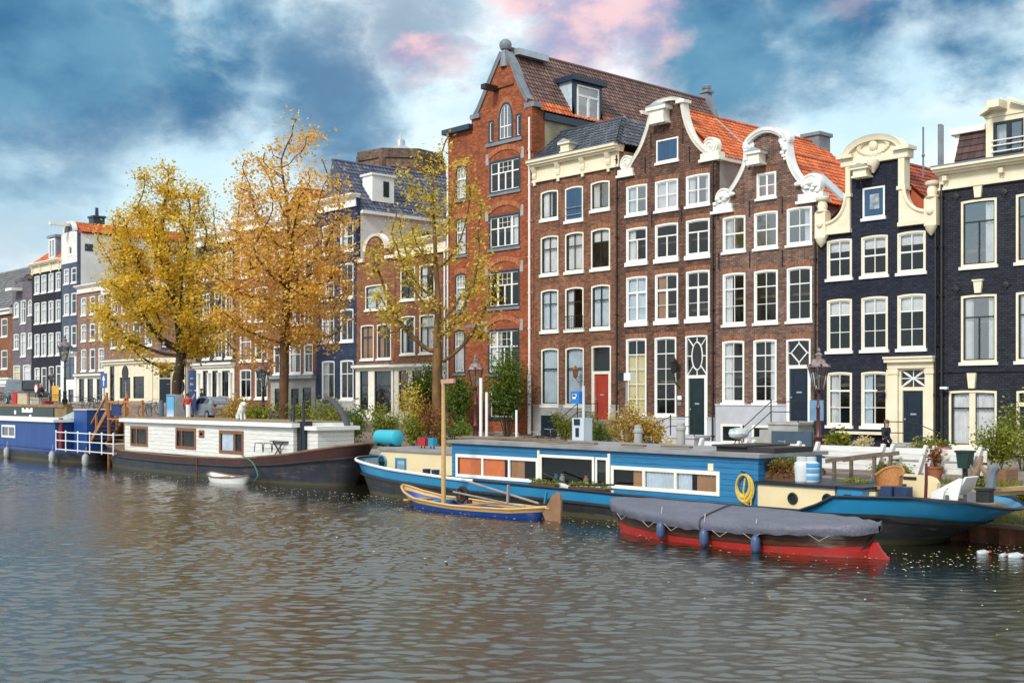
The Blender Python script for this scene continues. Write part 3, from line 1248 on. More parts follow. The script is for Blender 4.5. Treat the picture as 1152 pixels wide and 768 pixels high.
def scroll(H, s, z, r, mt, flip=1, base=True, name='scroll_stone', y0=None):
    """Volute block at the foot of a gable curve."""
    d = D0 if y0 is None else y0
    mb = MB()
    mb.lathe((s, d - .06, z), [(r * .96, 0), (r, .06), (r, .36), (r * .9, .40)], 20, axis='y')
    pts, rad = [], []
    for i in range(34):
        th = i / 33 * 4.2 * math.pi
        rr = r * .92 * (1 - i / 33 * .88)
        pts.append((s + flip * rr * math.cos(th + .6), d - .07, z + rr * math.sin(th + .6)))
        rad.append(.055 - .02 * i / 33)
    mb.tube(pts, rad, 6)
    mb.sphere((s, d - .08, z), .07, 8, 6)
    if base:
        mb.box(s - r * 1.25, s + r * 1.25, d - .12, d + .42, z - r - .16, z - r * .72)
        mb.box(s - r * 1.45, s + r * 1.45, d - .17, d + .44, z - r - .30, z - r - .162)
    return mb.build(name, mt, H.root, smooth=True)


def hoist(H, s, z, mt, w=.9, h=.42, out=1.0, roof=None, name='hoist_beam'):
    """The boxed hoisting beam that sticks out of a gable."""
    mb = MB()
    mb.box(s - w * .35, s + w * .35, D0 - out, D0 + .2, z - h * .5, z + h * .25)
    mb.box(s - w * .42, s + w * .42, D0 - out - .04, D0 + .2, z - h * .5 - .09, z - h * .5 - .002)
    mb.box(s - w * .5, s + w * .5, D0 - out - .10, D0 + .2, z + h * .252, z + h * .5)
    o = mb.build(name, mt, H.root)
    MB().prism([(s - w * .56, z + h * .503), (s + w * .56, z + h * .503), (s, z + h * .503 + .18)], D0 - out - .12, D0 + .2).build('beam_cap', roof or ZINC, o)
    MB().tube([(s, D0 - out * .75, z - h * .59), (s, D0 - out * .75, z - h - .2), (s + .07, D0 - out * .75, z - h - .28), (s, D0 - out * .75, z - h - .34)], .018, 6).build('hook', IRON, o)
    return o


def railing(parent, pts, h=.95, name='railing', mt=None, posts=True, rails=(1.0, .5), r=.022, pr=.03, n=None):
    mb = MB()
    pts = [Vector(p) for p in pts]
    for f in rails:
        mb.tube([p + Vector((0, 0, h * f)) for p in pts], r, 6)
    if posts:
        for p in pts:
            mb.tube([p - Vector((0, 0, .05)), p + Vector((0, 0, h + .03))], pr, 6)
            mb.sphere((p.x, p.y, p.z + h + .06), pr * 1.6, 6, 4)
    return mb.build(name, mt or IRON, parent, smooth=True)


def stoop(H, x0, x1, ztop, mt, run=1.5, steps=4, dirn=-1, landing=1.3, rail=True, width=None):
    """Landing in front of a door with steps going down sideways."""
    zb = H.zb
    mb = MB()
    y0 = D0 - landing
    mb.box(x0 - .1, x1 + .1, y0, D0 - .06, zb - .3, ztop - .12)
    mb.box(x0 - .16, x1 + .16, y0 - .06, D0 - .06, ztop - .118, ztop - .0)
    h = (ztop - zb) / (steps + 1)
    for i in range(steps):
        w = run / steps
        z = ztop - h * (i + 1)
        if dirn < 0:
            mb.box(x0 - .1 - w * (i + 1), x0 - .102 - w * i, y0, D0 - .06, zb - .3, z)
        elif dirn > 0:
            mb.box(x1 + .102 + w * i, x1 + .1 + w * (i + 1), y0, D0 - .06, zb - .3, z)
        else:
            mb.box(x0 - .1, x1 + .1, y0 - w * (i + 1), y0 - .002 - w * i, zb - .3, z)
    st = mb.build('stoop', mt, H.root)
    if rail:
        yr = y0 + .08
        zt = ztop
        if dirn < 0:
            pts = [(x0 - .1 - run, yr, zb + h * .6), (x0, yr, zt), (x1 + .05, yr, zt)]
        elif dirn > 0:
            pts = [(x1 + .1 + run, yr, zb + h * .6), (x1, yr, zt), (x0 - .05, yr, zt)]
        else:
            pts = [(x0, y0 - run, zb), (x0, D0 - .2, zt)]
            railing(st, [(x1, y0 - run, zb), (x1, D0 - .2, zt)])
        railing(st, pts)
    return st
def pt(px, py):
    return (S(px), Zp(px, py))


# ================================================================== the brown house with the cream cornice
H = House('canal_house', 'brown brick house with a cream bracketed cornice, blue tiled hip roof and orange-red front door', 600, 697, BR_BROWN, side=YPLASTER)
c3 = [(608.4, 628), (635.8, 656), (664.7, 686)]
kw = dict(frame=CREAMW, sash=DARKSASH, lintel=BR_LINTEL, sill=.15, sillmat=WHITE, rise=.08)
H.row(c3[:1], 216, 248, 'v', curts=['LL'], **kw)
H.row(c3[1:2], 211.5, 249.5, 'v', shutter=BLUESHUT, **{**kw, 'sash': None})
w = H.root.children[-2]
MB().tube([(S(636.5), D0 - .05, Zp(636, 235)), (S(655), D0 - .05, Zp(636, 235))], .02, 6).tube([(S(636.5), D0 - .05, Zp(636, 243)), (S(655), D0 - .05, Zp(636, 243))], .02, 6).build('window_bar', ZINC, H.root)
H.row(c3[2:], 205.5, 237.5, 'v', curts=['L'], **{**kw, 'glass': GLASSB})
H.row([(608.4, 628.3), (635.8, 656.6), (665, 686.5)], 266.5, 309.5, 'tvv', curts=['F', 'F', 'T'], **kw)
H.row([(608.6, 628.3), (636, 656.6), (665.2, 686.5)], 326.5, 373, 'tvv', curts=['F:b', 'L', 'F:b'], **kw)
H.row([(609, 628.5), (636.2, 657)], 392, 455.5, 't1', curts=['F:b', 'F:b'], **kw)
H.door(665.5, 687.5, 389, 419.5, 472.5, REDDOOR, frame=CREAMW, lintel=BR_LINTEL, leaf=.20)
# French balcony rail on the third floor
xa, xb = S(636.4), S(656.4)
zb_ = Zp(636.4, 373)
rb = MB()
for z in (zb_ + .1, zb_ + .85):
    rb.tube([(xa, D0 - .07, z), (xb, D0 - .07, z)], .02, 6)
for i in range(9):
    x = xa + (xb - xa) * i / 8
    rb.tube([(x, D0 - .07, zb_ + .1), (x, D0 - .07, zb_ + .85)], .012, 5)
rb.build('balcony_rail', IRON, H.root)
z1, z0 = Zp(600, 182.5), Zp(600, 206.5)
H.finish([(H.s1, z1 - .3), (H.s0, z1 - .3)], z1 - .35)
cornice(H, z1, z0, CREAM, .55, [S(603), S(629.5), S(657), S(686)], cap=LEAD)
# hipped roof of glazed tiles
zr, ze = 19.75, z1 - .02
sa, sb, dr = H.s0, H.s1, 50.3
mb = MB()
V = Vector((0, 47.75 - dr, ze - zr))
Lf = sb - sa + .1
ap = sb - 1.75
tiles(mb, (sa, dr, zr), (1, 0, 0), Lf, V, V.length, inside=lambda u, v: u < (ap - sa) + v / V.length * (sb - ap + .15))
Vr = Vector((sb + .2 - ap, 0, ze - zr))
tiles(mb, (ap, 52.8, zr), (0, -1, 0), 5.1, Vr, Vr.length, inside=lambda u, v: u < 2.5 + v / Vr.length * 2.6)
mb.add([(sa, dr, zr - .02), (ap, dr, zr - .02), (sb + .2, 47.75, ze - .02), (sa, 47.75, ze - .02)], [(0, 1, 2, 3)])
mb.add([(ap, dr, zr - .02), (sb + .2, 47.75, ze - .02), (sb + .2, 53, ze - .02), (ap, 52.8, zr - .02)], [(0, 1, 2, 3)])
mb.add([(sa, dr, zr - .03), (ap, dr, zr - .03), (ap, 58, ze - .02), (sa, 58, ze - .02)], [(0, 1, 2, 3)])
mb.add([(sa, 47.8, ze - .05), (sa, dr, zr - .05), (sa, 58, ze - .05)], [(0, 1, 2)])
rf = mb.build('roof', BLUE_T, H.root)
mb = MB().tube([(sa, dr, zr + .05), (ap, dr, zr + .05)], .12, 8)
p0, p1 = Vector((ap, dr, zr + .05)), Vector((sb + .1, 47.8, ze + .08))
for i in range(9):
    a, b = p0.lerp(p1, i / 9), p0.lerp(p1, (i + 1.15) / 9)
    mb.tube([a, b + Vector((0, 0, .05))], [.12, .16], 8)
mb.build('ridge', BLUE_T, rf)
hoist(H, S(640), z1 + .42, CREAM, .95, .5, .35)
H.plinth(456.5, 600, M['greystone'], holes=[arch_poly(S(609), S(627), Zp(609, 494), Zp(609, 467), 0)], gaps=[(S(665), S(687.5))])
MB().box(S(609), S(627), D0 - .02, D0 + .04, Zp(609, 494), Zp(609, 467)).build('basement_door', NAVYDOOR, H.root)
st = stoop(H, S(665.5), S(687.5), Zp(665.5, 473), GREYSTONE, 1.5, 4, -1, 1.2)
H.pipe(0, H.zb, z1 - .6, IRON, .05, s=H.s1 - .12)
MB().lathe((S(653), D0 - .4, Zp(653, 425)), [(.05, 0), (.13, .05), (.17, .42), (.22, .45), (.06, .62), (.02, .7)], 6).tube([(S(655), D0, Zp(653, 428)), (S(655), D0 - .3, Zp(653, 430)), (S(653), D0 - .4, Zp(653, 425))], .03, 6).build('wall_lantern', pm('copper_lantern', (.30, .12, .04), None, 4, .4), H.root)
H14 = H

# ================================================================== the tall red brick house
H = House('warehouse', 'tall red brick house with a pointed gable, arched attic window and brown tiled roof', 503, 600, BR_RED, depth=24, side=YPLASTER)
kr = dict(frame=NAVYPAINT, sash=WHITE, sillmat=LEAD, sill=.14, lintel=BR_LINTELR, lh=.32)
H.win(560.5, 577, 117, 160, [('h', .36, 0, 1, .07), ('v', .36, 0, .95, .05), ('v', .64, 0, .95, .05)], rise=1.0, fw=.13, **{**kr, 'glass': GLASSB, 'sill': 0})
H.win(549.6, 555.3, 136.5, 162, '1', rise=0, **{**kr, 'lintel': None, 'fw': .11, 'sill': 0})
H.win(580.2, 586.2, 128.5, 155, '1', rise=0, **{**kr, 'lintel': None, 'fw': .11, 'sill': 0})
xa, xb = S(547), S(588)
zs = Zp(549.6, 162)
MB().box(xa, xb, D0 - .10, D0 - .003, zs - .22, zs - .03).build('stone_band', LEAD, H.root)
for a, b, yt, yb, cu in ((550.6, 585.5, 182.5, 219.5, None), (550, 585, 244, 281.5, 'R'), (549.8, 584.6, 306, 347.5, None), (549, 584.3, 371, 421, 'L')):
    H.win(a, b, yt, yb, 'red3', rise=0, fw=.13, **{**kr, 'curt': cu, 'lintel': None})
    x0, x1, z = S(a), S(b), Zp(a, yt) + .05
    q = arch_poly(x0 - .05, x1 + .05, z - 1, z + .5, .45)[2:]
    MB().prism(q + [(x + (x - (x0 + x1) / 2) * .06, zz_ + .3) for x, zz_ in q[::-1]], D0 - .05, D0 - .003).build('arch', BR_LINTELR, H.root)
for a, b, yt, yb in ((513.2, 525.5, 187.5, 226), (512.8, 525.2, 246, 288), (512, 524.6, 308, 350)):
    H.win(a, b, yt, yb, 'red1', rise=.12, fw=.10, **{**kr, 'curt': 'F'})
H.win(510.6, 523.4, 371, 420, 'red1', rise=.14, fw=.11, **{**kr, 'curt': 'F'})
H.door(509.5, 523.5, 427, 440, 486, NAVYDOOR, frame=NAVYPAINT)
H.win(551, 583, 433, 470, '2x2', frame=NAVYPAINT, sash=WHITE, rise=.2, lintel=BR_LINTELR)
# pale stone blocks at the arch springs
blk = MB()
for a, b, y in ((550.6, 585.5, 185), (550, 585, 248), (549.8, 584.6, 309), (549, 584.3, 373)):
    z = Zp(a, y)
    for x in (S(a) - .32, S(b) + .04):
        blk = MB().box(x, x + .28, D0 - .03, D0 - .003, z - .05, z + .62)
        blk.build('stone_block', GREYSTONE, H.root)
for y in (368.5, ):
    z = Zp(503, y)
    for a, b in ((H.s0 + .05, S(510.6)), (S(524.5), S(548))):
        MB().box(a, b, D0 - .035, D0 - .003, z - .1, z + .08).build('stone_band', LEAD, H.root)
zk = 20.58
zpk = Zp(567, 66)
sl, sr = S(531), S(597)
zsl, zsr = Zp(534, 130), Zp(596, 114)
cv_l = [pt(536, 131), pt(541, 121), pt(549, 101), pt(559, 76), pt(566, 60)]
cv_r = [pt(568.5, 60), pt(576, 74), pt(583, 93), pt(589, 106), pt(594, 114)]
sl_ = cv_l[0][0]
out = [(H.s1, cv_r[-1][1])] + cv_r[::-1] + cv_l[::-1] + [(S(530.5), cv_l[0][1]), (S(530.5), zk), (H.s0, zk)]
H.finish(out, zk, eave_r=20.7, thick=.45)
ribbon(H, catmull([(*p,) + (0,) for p in cv_l], 4) and [(v.x, v.y) for v in catmull([Vector((*p, 0)) for p in cv_l], 5)], .17, D0 - .13, D0 + .47, LEAD)
ribbon(H, [(v.x, v.y) for v in catmull([Vector((*p, 0)) for p in cv_r], 5)], .19, D0 - .13, D0 + .47, LEAD)
for (x, z) in (cv_l[0], (cv_r[-1][0] + .28, cv_r[-1][1] - .25)):
    MB().box(x - .45, x + .4, D0 - .16, D0 + .5, z - .16, z + .12).build('kneeler_stone', LEAD, H.root)
MB().box(cv_r[-1][0] - .1, H.s1 + .02, D0 - .12, D0 + .9, zk - 2.2, cv_r[-1][1] - .42).build('gable_pier', BR_RED, H.root)
f = MB().lathe((S(567.3), D0 + .1, Zp(567, 68)), [(.34, -.4), (.30, .1), (.24, .5), (.20, .62), (.30, .66), (.36, .80), (.38, .95), (.33, 1.12), (.18, 1.25), (.05, 1.3)], 14)
f.build('finial', LEAD, H.root, smooth=True)
MB().box(S(560) - .3, S(560) + .12, D0 - 1.1, D0 + .1, Zp(560, 103), Zp(560, 97.5)).build('hoist_beam', IRON, H.root)
MB().box(S(559), S(578), D0 - .10, D0 - .003, Zp(566, 98.5), Zp(566, 96)).build('stone_band', BR_RED, H.root)
# gutter over the low left bay
MB().box(H.s0 - .15, S(531) + .1, D0 - .35, D0 + .3, zk - .03, zk + .28).build('gutter', NAVYPAINT, H.root)
H.pipe(597, H.zb + 3.5, zk - .2, WHITE, .07)
H.pipe(505, H.zb + .5, zk, WHITE, .06)
H.pipe(597, H.zb, H.zb + 3.5, WHITE, .11)
# the big roof: dark tiles with an orange strip at the eaves, kept in one roof part
sm = S(566.6)
ze, zr = 20.85, 24.95
mb = MB()
y0, y1 = D0 + .45, D0 + 19
se = H.s1 + .1
V = Vector((se - sm, 0, ze - zr))
tiles(mb, (sm, y0, zr), (0, 1, 0), y1 - y0, V, V.length * .84, th=.33, mi=0)
Vn = V.normalized()
tiles(mb, Vector((sm, y0, zr)) + V * .84, (0, 1, 0), y1 - y0, V, V.length * .16, th=.33, mi=1)
mb.quad((sm, y0, zr - .02), (sm, y1, zr - .02), (se, y1, ze - .02), (se, y0, ze - .02), 0)
mb.quad((sm, y0, zr - .02), (sm, y1, zr - .02), (S(531), y1, 20.6), (S(531), y0, 20.6), 0)
mb.quad((S(531), y0, 20.6), (S(531), y1, 20.6), (H.s0, y1, 20.55), (H.s0, y0, 20.55), 0)
mb.add([(H.s0, y1, 20.4), (S(531), y1, 20.5), (sm, y1, zr - .1), (se, y1, ze - .1), (se, y1, 18)], [(0, 1, 2, 3, 4)], 2)
rf = mb.build('roof', [BROWN_T, ORANGE_T, BR_RED], H.root)
MB().tube([(sm, y0, zr + .06), (sm, y1, zr + .06)], .13, 8).build('ridge', BROWN_T, rf)
MB().box(sm + .05, sm + .75, y0 + .1, y0 + 2.6, zr - .40, zr - .02).build('lead_flashing', ZINC, rf)
MB().box(H.s1 - .05, H.s1 + .18, y0 + .35, y1, ze - .52, ze - .12).build('eave_board', NAVYPAINT, rf)
mb = MB().prism([(sm - .8, zr - 1.2), (sm + .9, zr - 1.2), (sm + .25, zr + .55), (sm - .25, zr + .55)], y1, y1 + .5)
mb.box(sm - .4, sm + .4, y1 - .1, y1 + .6, zr + .55, zr + .75)
mb.lathe((sm, y1 + .25, zr + .75), [(.2, 0), (.32, .12), (.34, .3), (.1, .42)], 10)
mb.build('gable_stone', LEAD, rf)
# side wall above the neighbour is stained plaster (the wall's own side)
# dormer
dy0, dy1 = 51.3, 53.8
dz0, dz1 = 20.85, 23.1
sx = H.s1 + .02
dm = MB()
dm.box(sx - .12, sx, dy0, dy0 + .28, dz0, dz1).box(sx - .12, sx, dy1 - .28, dy1, dz0, dz1)
dm.box(sx - .12, sx, dy0 + .28, dy1 - .28, dz1 - .2, dz1)
dm.box(sx - .12, sx + .05, dy0 + .28, dy1 - .28, dz0 - .1, dz0 + .08, 0)
sxr = lambda z: sm + (z - zr) / (ze - zr) * (se - sm)
for yy in (dy0, dy1 - .06):
    dm.add([(sx - .12, yy, dz0), (sx - .12, yy, dz1), (sxr(dz1), yy, dz1), (sxr(dz0), yy, dz0), (sx - .12, yy + .06, dz0), (sx - .12, yy + .06, dz1), (sxr(dz1), yy + .06, dz1), (sxr(dz0), yy + .06, dz0)],
           [(0, 1, 2, 3), (4, 7, 6, 5), (0, 4, 5, 1)], 1)
dm.box(sxr(dz1) - .3, sx + .25, dy0 - .22, dy1 + .22, dz1 + .002, dz1 + .30)
do = dm.build('dormer', [NAVYPAINT, pm('pale_blue_paint', (.55, .66, .74), None, 2, .5)], rf)
for i in range(2):
    pass
wd = MB()
ya, yb = dy0 + .3, dy1 - .3
wd.box(sx - .03, sx + .05, ya, ya + .12, dz0 + .08, dz1 - .2).box(sx - .03, sx + .05, yb - .12, yb, dz0 + .08, dz1 - .2)
wd.box(sx - .03, sx + .05, (ya + yb) / 2 - .09, (ya + yb) / 2 + .09, dz0 + .08, dz1 - .9).box(sx - .03, sx + .05, ya + .12, yb - .12, dz1 - .9, dz1 - .76)
wd.box(sx - .03, sx + .05, ya + .12, yb - .12, dz1 - .3, dz1 - .2).box(sx - .03, sx + .05, ya + .12, yb - .12, dz0 + .08, dz0 + .2)
wd.build('dormer_window', WHITE, rf)
MB().quad((sx + .0, ya + .1, dz0 + .1), (sx, yb - .1, dz0 + .1), (sx, yb - .1, dz1 - .2), (sx, ya + .1, dz1 - .2)).build('dormer_pane', GLASSB, rf)
MB().quad((sx - .5, ya, dz0 + .1), (sx - .5, yb, dz0 + .1), (sx - .5, yb, dz1 - .2), (sx - .5, ya, dz1 - .2)).build('dormer_curtain', CURT, rf)
# a second dormer half hidden behind the neighbouring gable
MB().box(sx - 2, sx - .7, 58.3, 60.2, 22.3, 22.55).add([(sx - .8, 58.4, 20.9), (sx - .8, 58.4, 22.3), (sx - 1.9, 58.4, 22.3)], [(0, 1, 2)]).build('rear_dormer', CREAMW, rf)
H13 = H

# ================================================================== bell gable house with scrolls and blue attic shutter
H = House('canal_house', 'dark brick bell-gabled house with a blue attic shutter and an oval fanlight over its door', 697, 805, BR_DARK, depth=16, side=PLASTER)
c = [(704.6, 728.2), (737, 763), (771.8, 798.6)]
kw = dict(frame=WHITE, lintel=BR_LINTEL, sill=.21, rise=.04)
H.win(738.4, 763.2, 158.5, 184, '1', shutter=BLUESHUT, frame=WHITE, sill=.12, rise=0)
H.row(c, 210, 243, '2x2c', curts=['L:b', 'F', 'S'], **{**kw, 'glass': GLASSB, 'sill': .12})
H.row(c, 257.5, 296, 'cas2', curts=['L', None, None], **kw)
H.row(c, 312, 363.5, 'cas', curts=['F:b', 'L:n', None], **kw)
H.row([(704.4, 727.4), (736.5, 761)], 381, 467, '2x5', curts=['H:y', None], **{**kw, 'sill': .1})
H.door(771, 796, 377.5, 424, 489, GREENDOOR, trans='oval', lintel=BR_LINTEL, leaf=.20)
zpk = Zp(752, 107)
cl = [pt(708, 190), pt(714, 180), pt(722, 166), pt(728, 150), pt(732, 136), pt(734.5, 122)]
cr = [pt(766.5, 117.5), pt(769, 131), pt(774, 147), pt(781, 160), pt(789, 169), pt(795, 174)]
xl, xr = cl[-1][0], cr[0][0]
zl, zrr = cl[-1][1], cr[0][1]
zb2 = (zl + zrr) / 2
cl[-1] = (xl, zb2)
cr[0] = (xr, zb2)
arc = [((xl + xr) / 2 - (xr - xl) / 2 * math.cos(t), zb2 + (zpk - zb2 - .28) * math.sin(t)) for t in np.linspace(0, math.pi, 15)]
zs = (cl[0][1] + cr[-1][1]) / 2
cvl = [(v.x, v.y) for v in catmull([Vector((*p, 0)) for p in cl], 5)]
cvr = [(v.x, v.y) for v in catmull([Vector((*p, 0)) for p in cr], 5)]
zsh = zs - .35
out = [(H.s1, zsh), (cvr[-1][0], zsh)] + cvr[::-1] + arc[::-1][1:-1] + cvl[::-1] + [(cvl[0][0], zsh), (H.s0, zsh)]
H.finish(out, 16.0)
ribbon(H, cvl, .12, D0 - .10, D0 + .36, CREAMW)
ribbon(H, cvr, .16, D0 - .10, D0 + .36, CREAMW)
ribbon(H, arc, .14, D0 - .14, D0 + .38, CREAMW)
for x, z in ((xl - .05, zb2), (xr + .05, zb2)):
    MB().box(x - .28, x + .28, D0 - .2, D0 + .4, z - .02, z + .13).build('capital', CREAMW, H.root)
scroll(H, S(704.6), Zp(704.6, 184), .44, CREAMW, 1)
scroll(H, S(799.5), Zp(799.5, 164.5), .46, CREAMW, -1)
hoist(H, S(745.5), Zp(744.5, 130), CREAMW, 1.35, .8, .5)
gable_roof(H, ORANGE_T, D0 + .4, 62.2, 16.1, 16.1, 19.15)
MB().box(H.s1 - .1, H.s1 + .2, D0 + .36, D0 + 13.5, 15.93, 16.16).build('gutter', WHITE, H.root)
smid = (H.s0 + H.s1) / 2
for yy, zz in ((52.0, 1),):
    a, b = Vector((smid, yy, 19.22)), Vector((H.s1 + .1, yy, 16.22))
    MB().bar(a, b, .28, .06).build('lead_strip', ZINC, H.root)
ch = MB().box(smid - .55, smid + .55, 61.2, 62.4, 17.5, 19.55)
ch.box(smid - .68, smid + .68, 61.1, 62.5, 19.55, 19.75).build('chimney', LEAD, H.root)
H.anchors([(732.5, 158), (768.5, 153), (776, 174), (726, 186), (733.5, 246), (767, 240), (802, 245)], .8)
H.plinth(469.5, 697, LILAC, gaps=[(S(771), S(796))])
stoop(H, S(771), S(797), Zp(771, 489), LILAC, 1.6, 4, -1, 1.25)
H.pipe(0, H.zb, 15.9, IRON, .05, s=H.s1 - .1)
lan = MB().lathe((S(764), D0 - .42, Zp(764, 420)), [(.06, 0), (.16, .08), (.20, .55), (.26, .58), (.10, .74), (.03, .9)], 6)
lan.tube([(S(765), D0, Zp(764, 436)), (S(764.5), D0 - .3, Zp(764, 432)), (S(764), D0 - .42, Zp(764, 421))], .035, 6).build('wall_lantern', IRON, H.root)
MB().box(S(762.5), S(767), D0 - .03, D0 - .003, Zp(762, 449.5), Zp(762, 445)).build('door_plaque', WHITE, H.root)
MB().box(S(762.5), S(766.5), D0 - .03, D0 - .003, Zp(762, 456), Zp(762, 452)).build('door_plaque', LEAD, H.root)
H15 = H

# ================================================================== bell gable house with white rococo coping
H = House('canal_house', 'purple-brown brick bell-gabled house with ornate white coping and a lozenge window over its door', 805, 920.5, BR_PURP, depth=16, side=PLASTER)
c = [(813.2, 838.8), (848.4, 875.2), (885.2, 913.6)]
kw = dict(frame=WHITE, lintel=BR_LINTEL, sill=.11, rise=.05)
H.win(851.3, 873.4, 196, 224.5, '2x2c', frame=WHITE, sill=.1, rise=0, glass=GLASSB, lintel=BR_LINTEL)
H.row(c, 244.5, 284.5, '2x2', curts=['L', None, 'R'], **{**kw, 'glass': [GLASSB, GLASSB, GLASSB]})
H.row(c, 308, 366, '2x3m', curts=['L', None, None], **kw)
H.row([(812.6, 837.4), (847.6, 873.8)], 383.5, 453, '2x4', curts=['L', 'R'], **kw)
H.door(884.6, 912, 381.5, 413, 474, NAVYDOOR, trans='diamond', lintel=BR_LINTEL, leaf=.16)
zpk = Zp(861, 140)
cl = [pt(822, 217.5), pt(829, 207), pt(836, 194), pt(840.5, 181), pt(841.3, 166)]
cr = [pt(883.5, 160), pt(886, 178), pt(891, 192), pt(897.5, 202), pt(903.5, 208)]
xl, xr = cl[-1][0], cr[0][0]
zb2 = (cl[-1][1] + cr[0][1]) / 2
cl[-1] = (xl, zb2)
cr[0] = (xr, zb2)
arc = []
for t in np.linspace(0, math.pi, 27):
    # arch with small ears where it meets the volutes
    k = 1 + .16 * math.cos(2 * t) * 0
    wx = (xr - xl) / 2
    arc.append(((xl + xr) / 2 - wx * math.cos(t) * (.80 + .20 * abs(math.cos(t)) ** 3), zb2 + (zpk - zb2 - .3) * max(0, math.sin(t)) ** .9))
cvl = [(v.x, v.y) for v in catmull([Vector((*p, 0)) for p in cl], 5)]
cvr = [(v.x, v.y) for v in catmull([Vector((*p, 0)) for p in cr], 5)]
zsh = (cvl[0][1] + cvr[-1][1]) / 2 - .45
out = [(H.s1, zsh), (cvr[-1][0], zsh)] + cvr[::-1] + arc[::-1][1:-1] + cvl[::-1] + [(cvl[0][0], zsh), (H.s0, zsh)]
H.finish(out, 13.0)
ribbon(H, cvl, .14, D0 - .12, D0 + .36, WHITE)
ribbon(H, cvr, .19, D0 - .12, D0 + .36, WHITE)
ribbon(H, arc, .16, D0 - .18, D0 + .38, WHITE)
ribbon(H, [(x, z - .12) for x, z in arc[4:-4]], .09, D0 - .24, D0 + .02, WHITE)
for x, z, fl in ((xl + .06, zb2 + .1, 1), (xr - .02, zb2 + .12, -1)):
    scroll(H, x, z, .34, WHITE, fl, base=False)
    mb = MB()
    for k in range(5):
        mb.sphere((x + .08 * math.sin(k * 2.1), D0 - .14, z - .35 - .16 * k), .15 - .018 * k, 8, 6, sc=(1.1, .8, .9))
    mb.build('carved_drop', WHITE, H.root, smooth=True)
for x, z, r, fl in ((S(813.5), Zp(813.5, 222.5), .48, 1), (S(913), Zp(913, 208), .54, -1)):
    scroll(H, x, z, r, WHITE, fl)
    mb = MB()
    for k in range(9):
        a = k * .75
        mb.sphere((x + fl * (.2 + .07 * k) * math.cos(a) * .9, D0 - .16, z - .12 + .42 * r * math.sin(a * 1.3)), .11 + .03 * math.sin(k), 7, 5, sc=(1.4, .8, .8))
    mb.build('carved_leaf', WHITE, H.root, smooth=True)
hoist(H, S(855), Zp(856, 178), CREAMW, .95, .55, .55)
gable_roof(H, ORANGE_T, D0 + .4, 62, 13.05, 13.05, 16.0)
smid = (H.s0 + H.s1) / 2
# roof light on the right slope
sx_, zz_ = lambda f: smid + f * (H.s1 + .15 - smid), lambda f: 16.0 + f * (13.05 - 16.0)
nrm = Vector((2.95, 0, 3.1)).normalized()
a0, a1 = Vector((sx_(.38), 50.0, zz_(.38))) + nrm * .15, Vector((sx_(.92), 50.0, zz_(.92))) + nrm * .15
dy = Vector((0, 1.0, 0))
mb = MB().add([a0, a0 + dy, a1 + dy, a1] + [p - nrm * .2 for p in (a0, a0 + dy, a1 + dy, a1)], [(0, 1, 2, 3), (0, 4, 5, 1), (1, 5, 6, 2), (2, 6, 7, 3), (3, 7, 4, 0)])
rl = mb.build('roof_light', ZINC, H.root)
q = [a0 + dy * .08 + (a1 - a0) * .05, a0 + dy * .92 + (a1 - a0) * .05, a0 + dy * .92 + (a1 - a0) * .95, a0 + dy * .08 + (a1 - a0) * .95]
MB().add([p + nrm * .01 for p in q], [(0, 1, 2, 3)]).build('roof_light_pane', pm('roof_glass', (.45, .55, .62), None, 1, .05, spec=1.0), rl)
H.anchors([(843.5, 235), (880.5, 231), (916.5, 232), (809, 294), (843.8, 292), (880.5, 290), (917, 290), (808, 238)], .8)
H.plinth(456, 805, LILAC, gaps=[(S(884.6), S(912))], holes=[arch_poly(S(811.5), S(836), Zp(811, 497), Zp(811, 476.5), 0), arch_poly(S(846.5), S(868), Zp(846, 499), Zp(846, 478), 0)])
for a, b, yt, yb in ((811.5, 836, 476.5, 497), (846.5, 868, 478, 499)):
    x0, x1, z1, z0 = S(a), S(b), Zp(a, yt), Zp(a, yb)
    w = MB().prism([(x0, z0), (x1, z0), (x1, z1), (x0, z1)], D0 - .06, D0 + .0, holes=[[(x0 + .12, z0 + .08), (x1 - .12, z0 + .08), (x1 - .12, z1 - .12), (x0 + .12, z1 - .12)]]).build('basement_window', CREAMW, H.root)
    MB().quad((x0 + .1, D0 - .02, z0), (x1 - .1, D0 - .02, z0), (x1 - .1, D0 - .02, z1 - .1), (x0 + .1, D0 - .02, z1 - .1)).build('pane', pm('dark_basement_glass', (.01, .02, .025), None, 1, .1), w)
st = stoop(H, S(884.6), S(914), Zp(884.6, 474), GREYSTONE, 1.5, 3, -1, 1.3)
MB().box(S(870, 46.6), S(915, 46.6), 46.45, 46.62, H.zb, H.zb + 1.05).build('stoop_panel', pm('slate_blue_panel', (.06, .10, .15), None, 2, .5), H.root)
H.pipe(0, H.zb, 12.9, IRON, .05, s=H.s1 - .1)
H16 = H

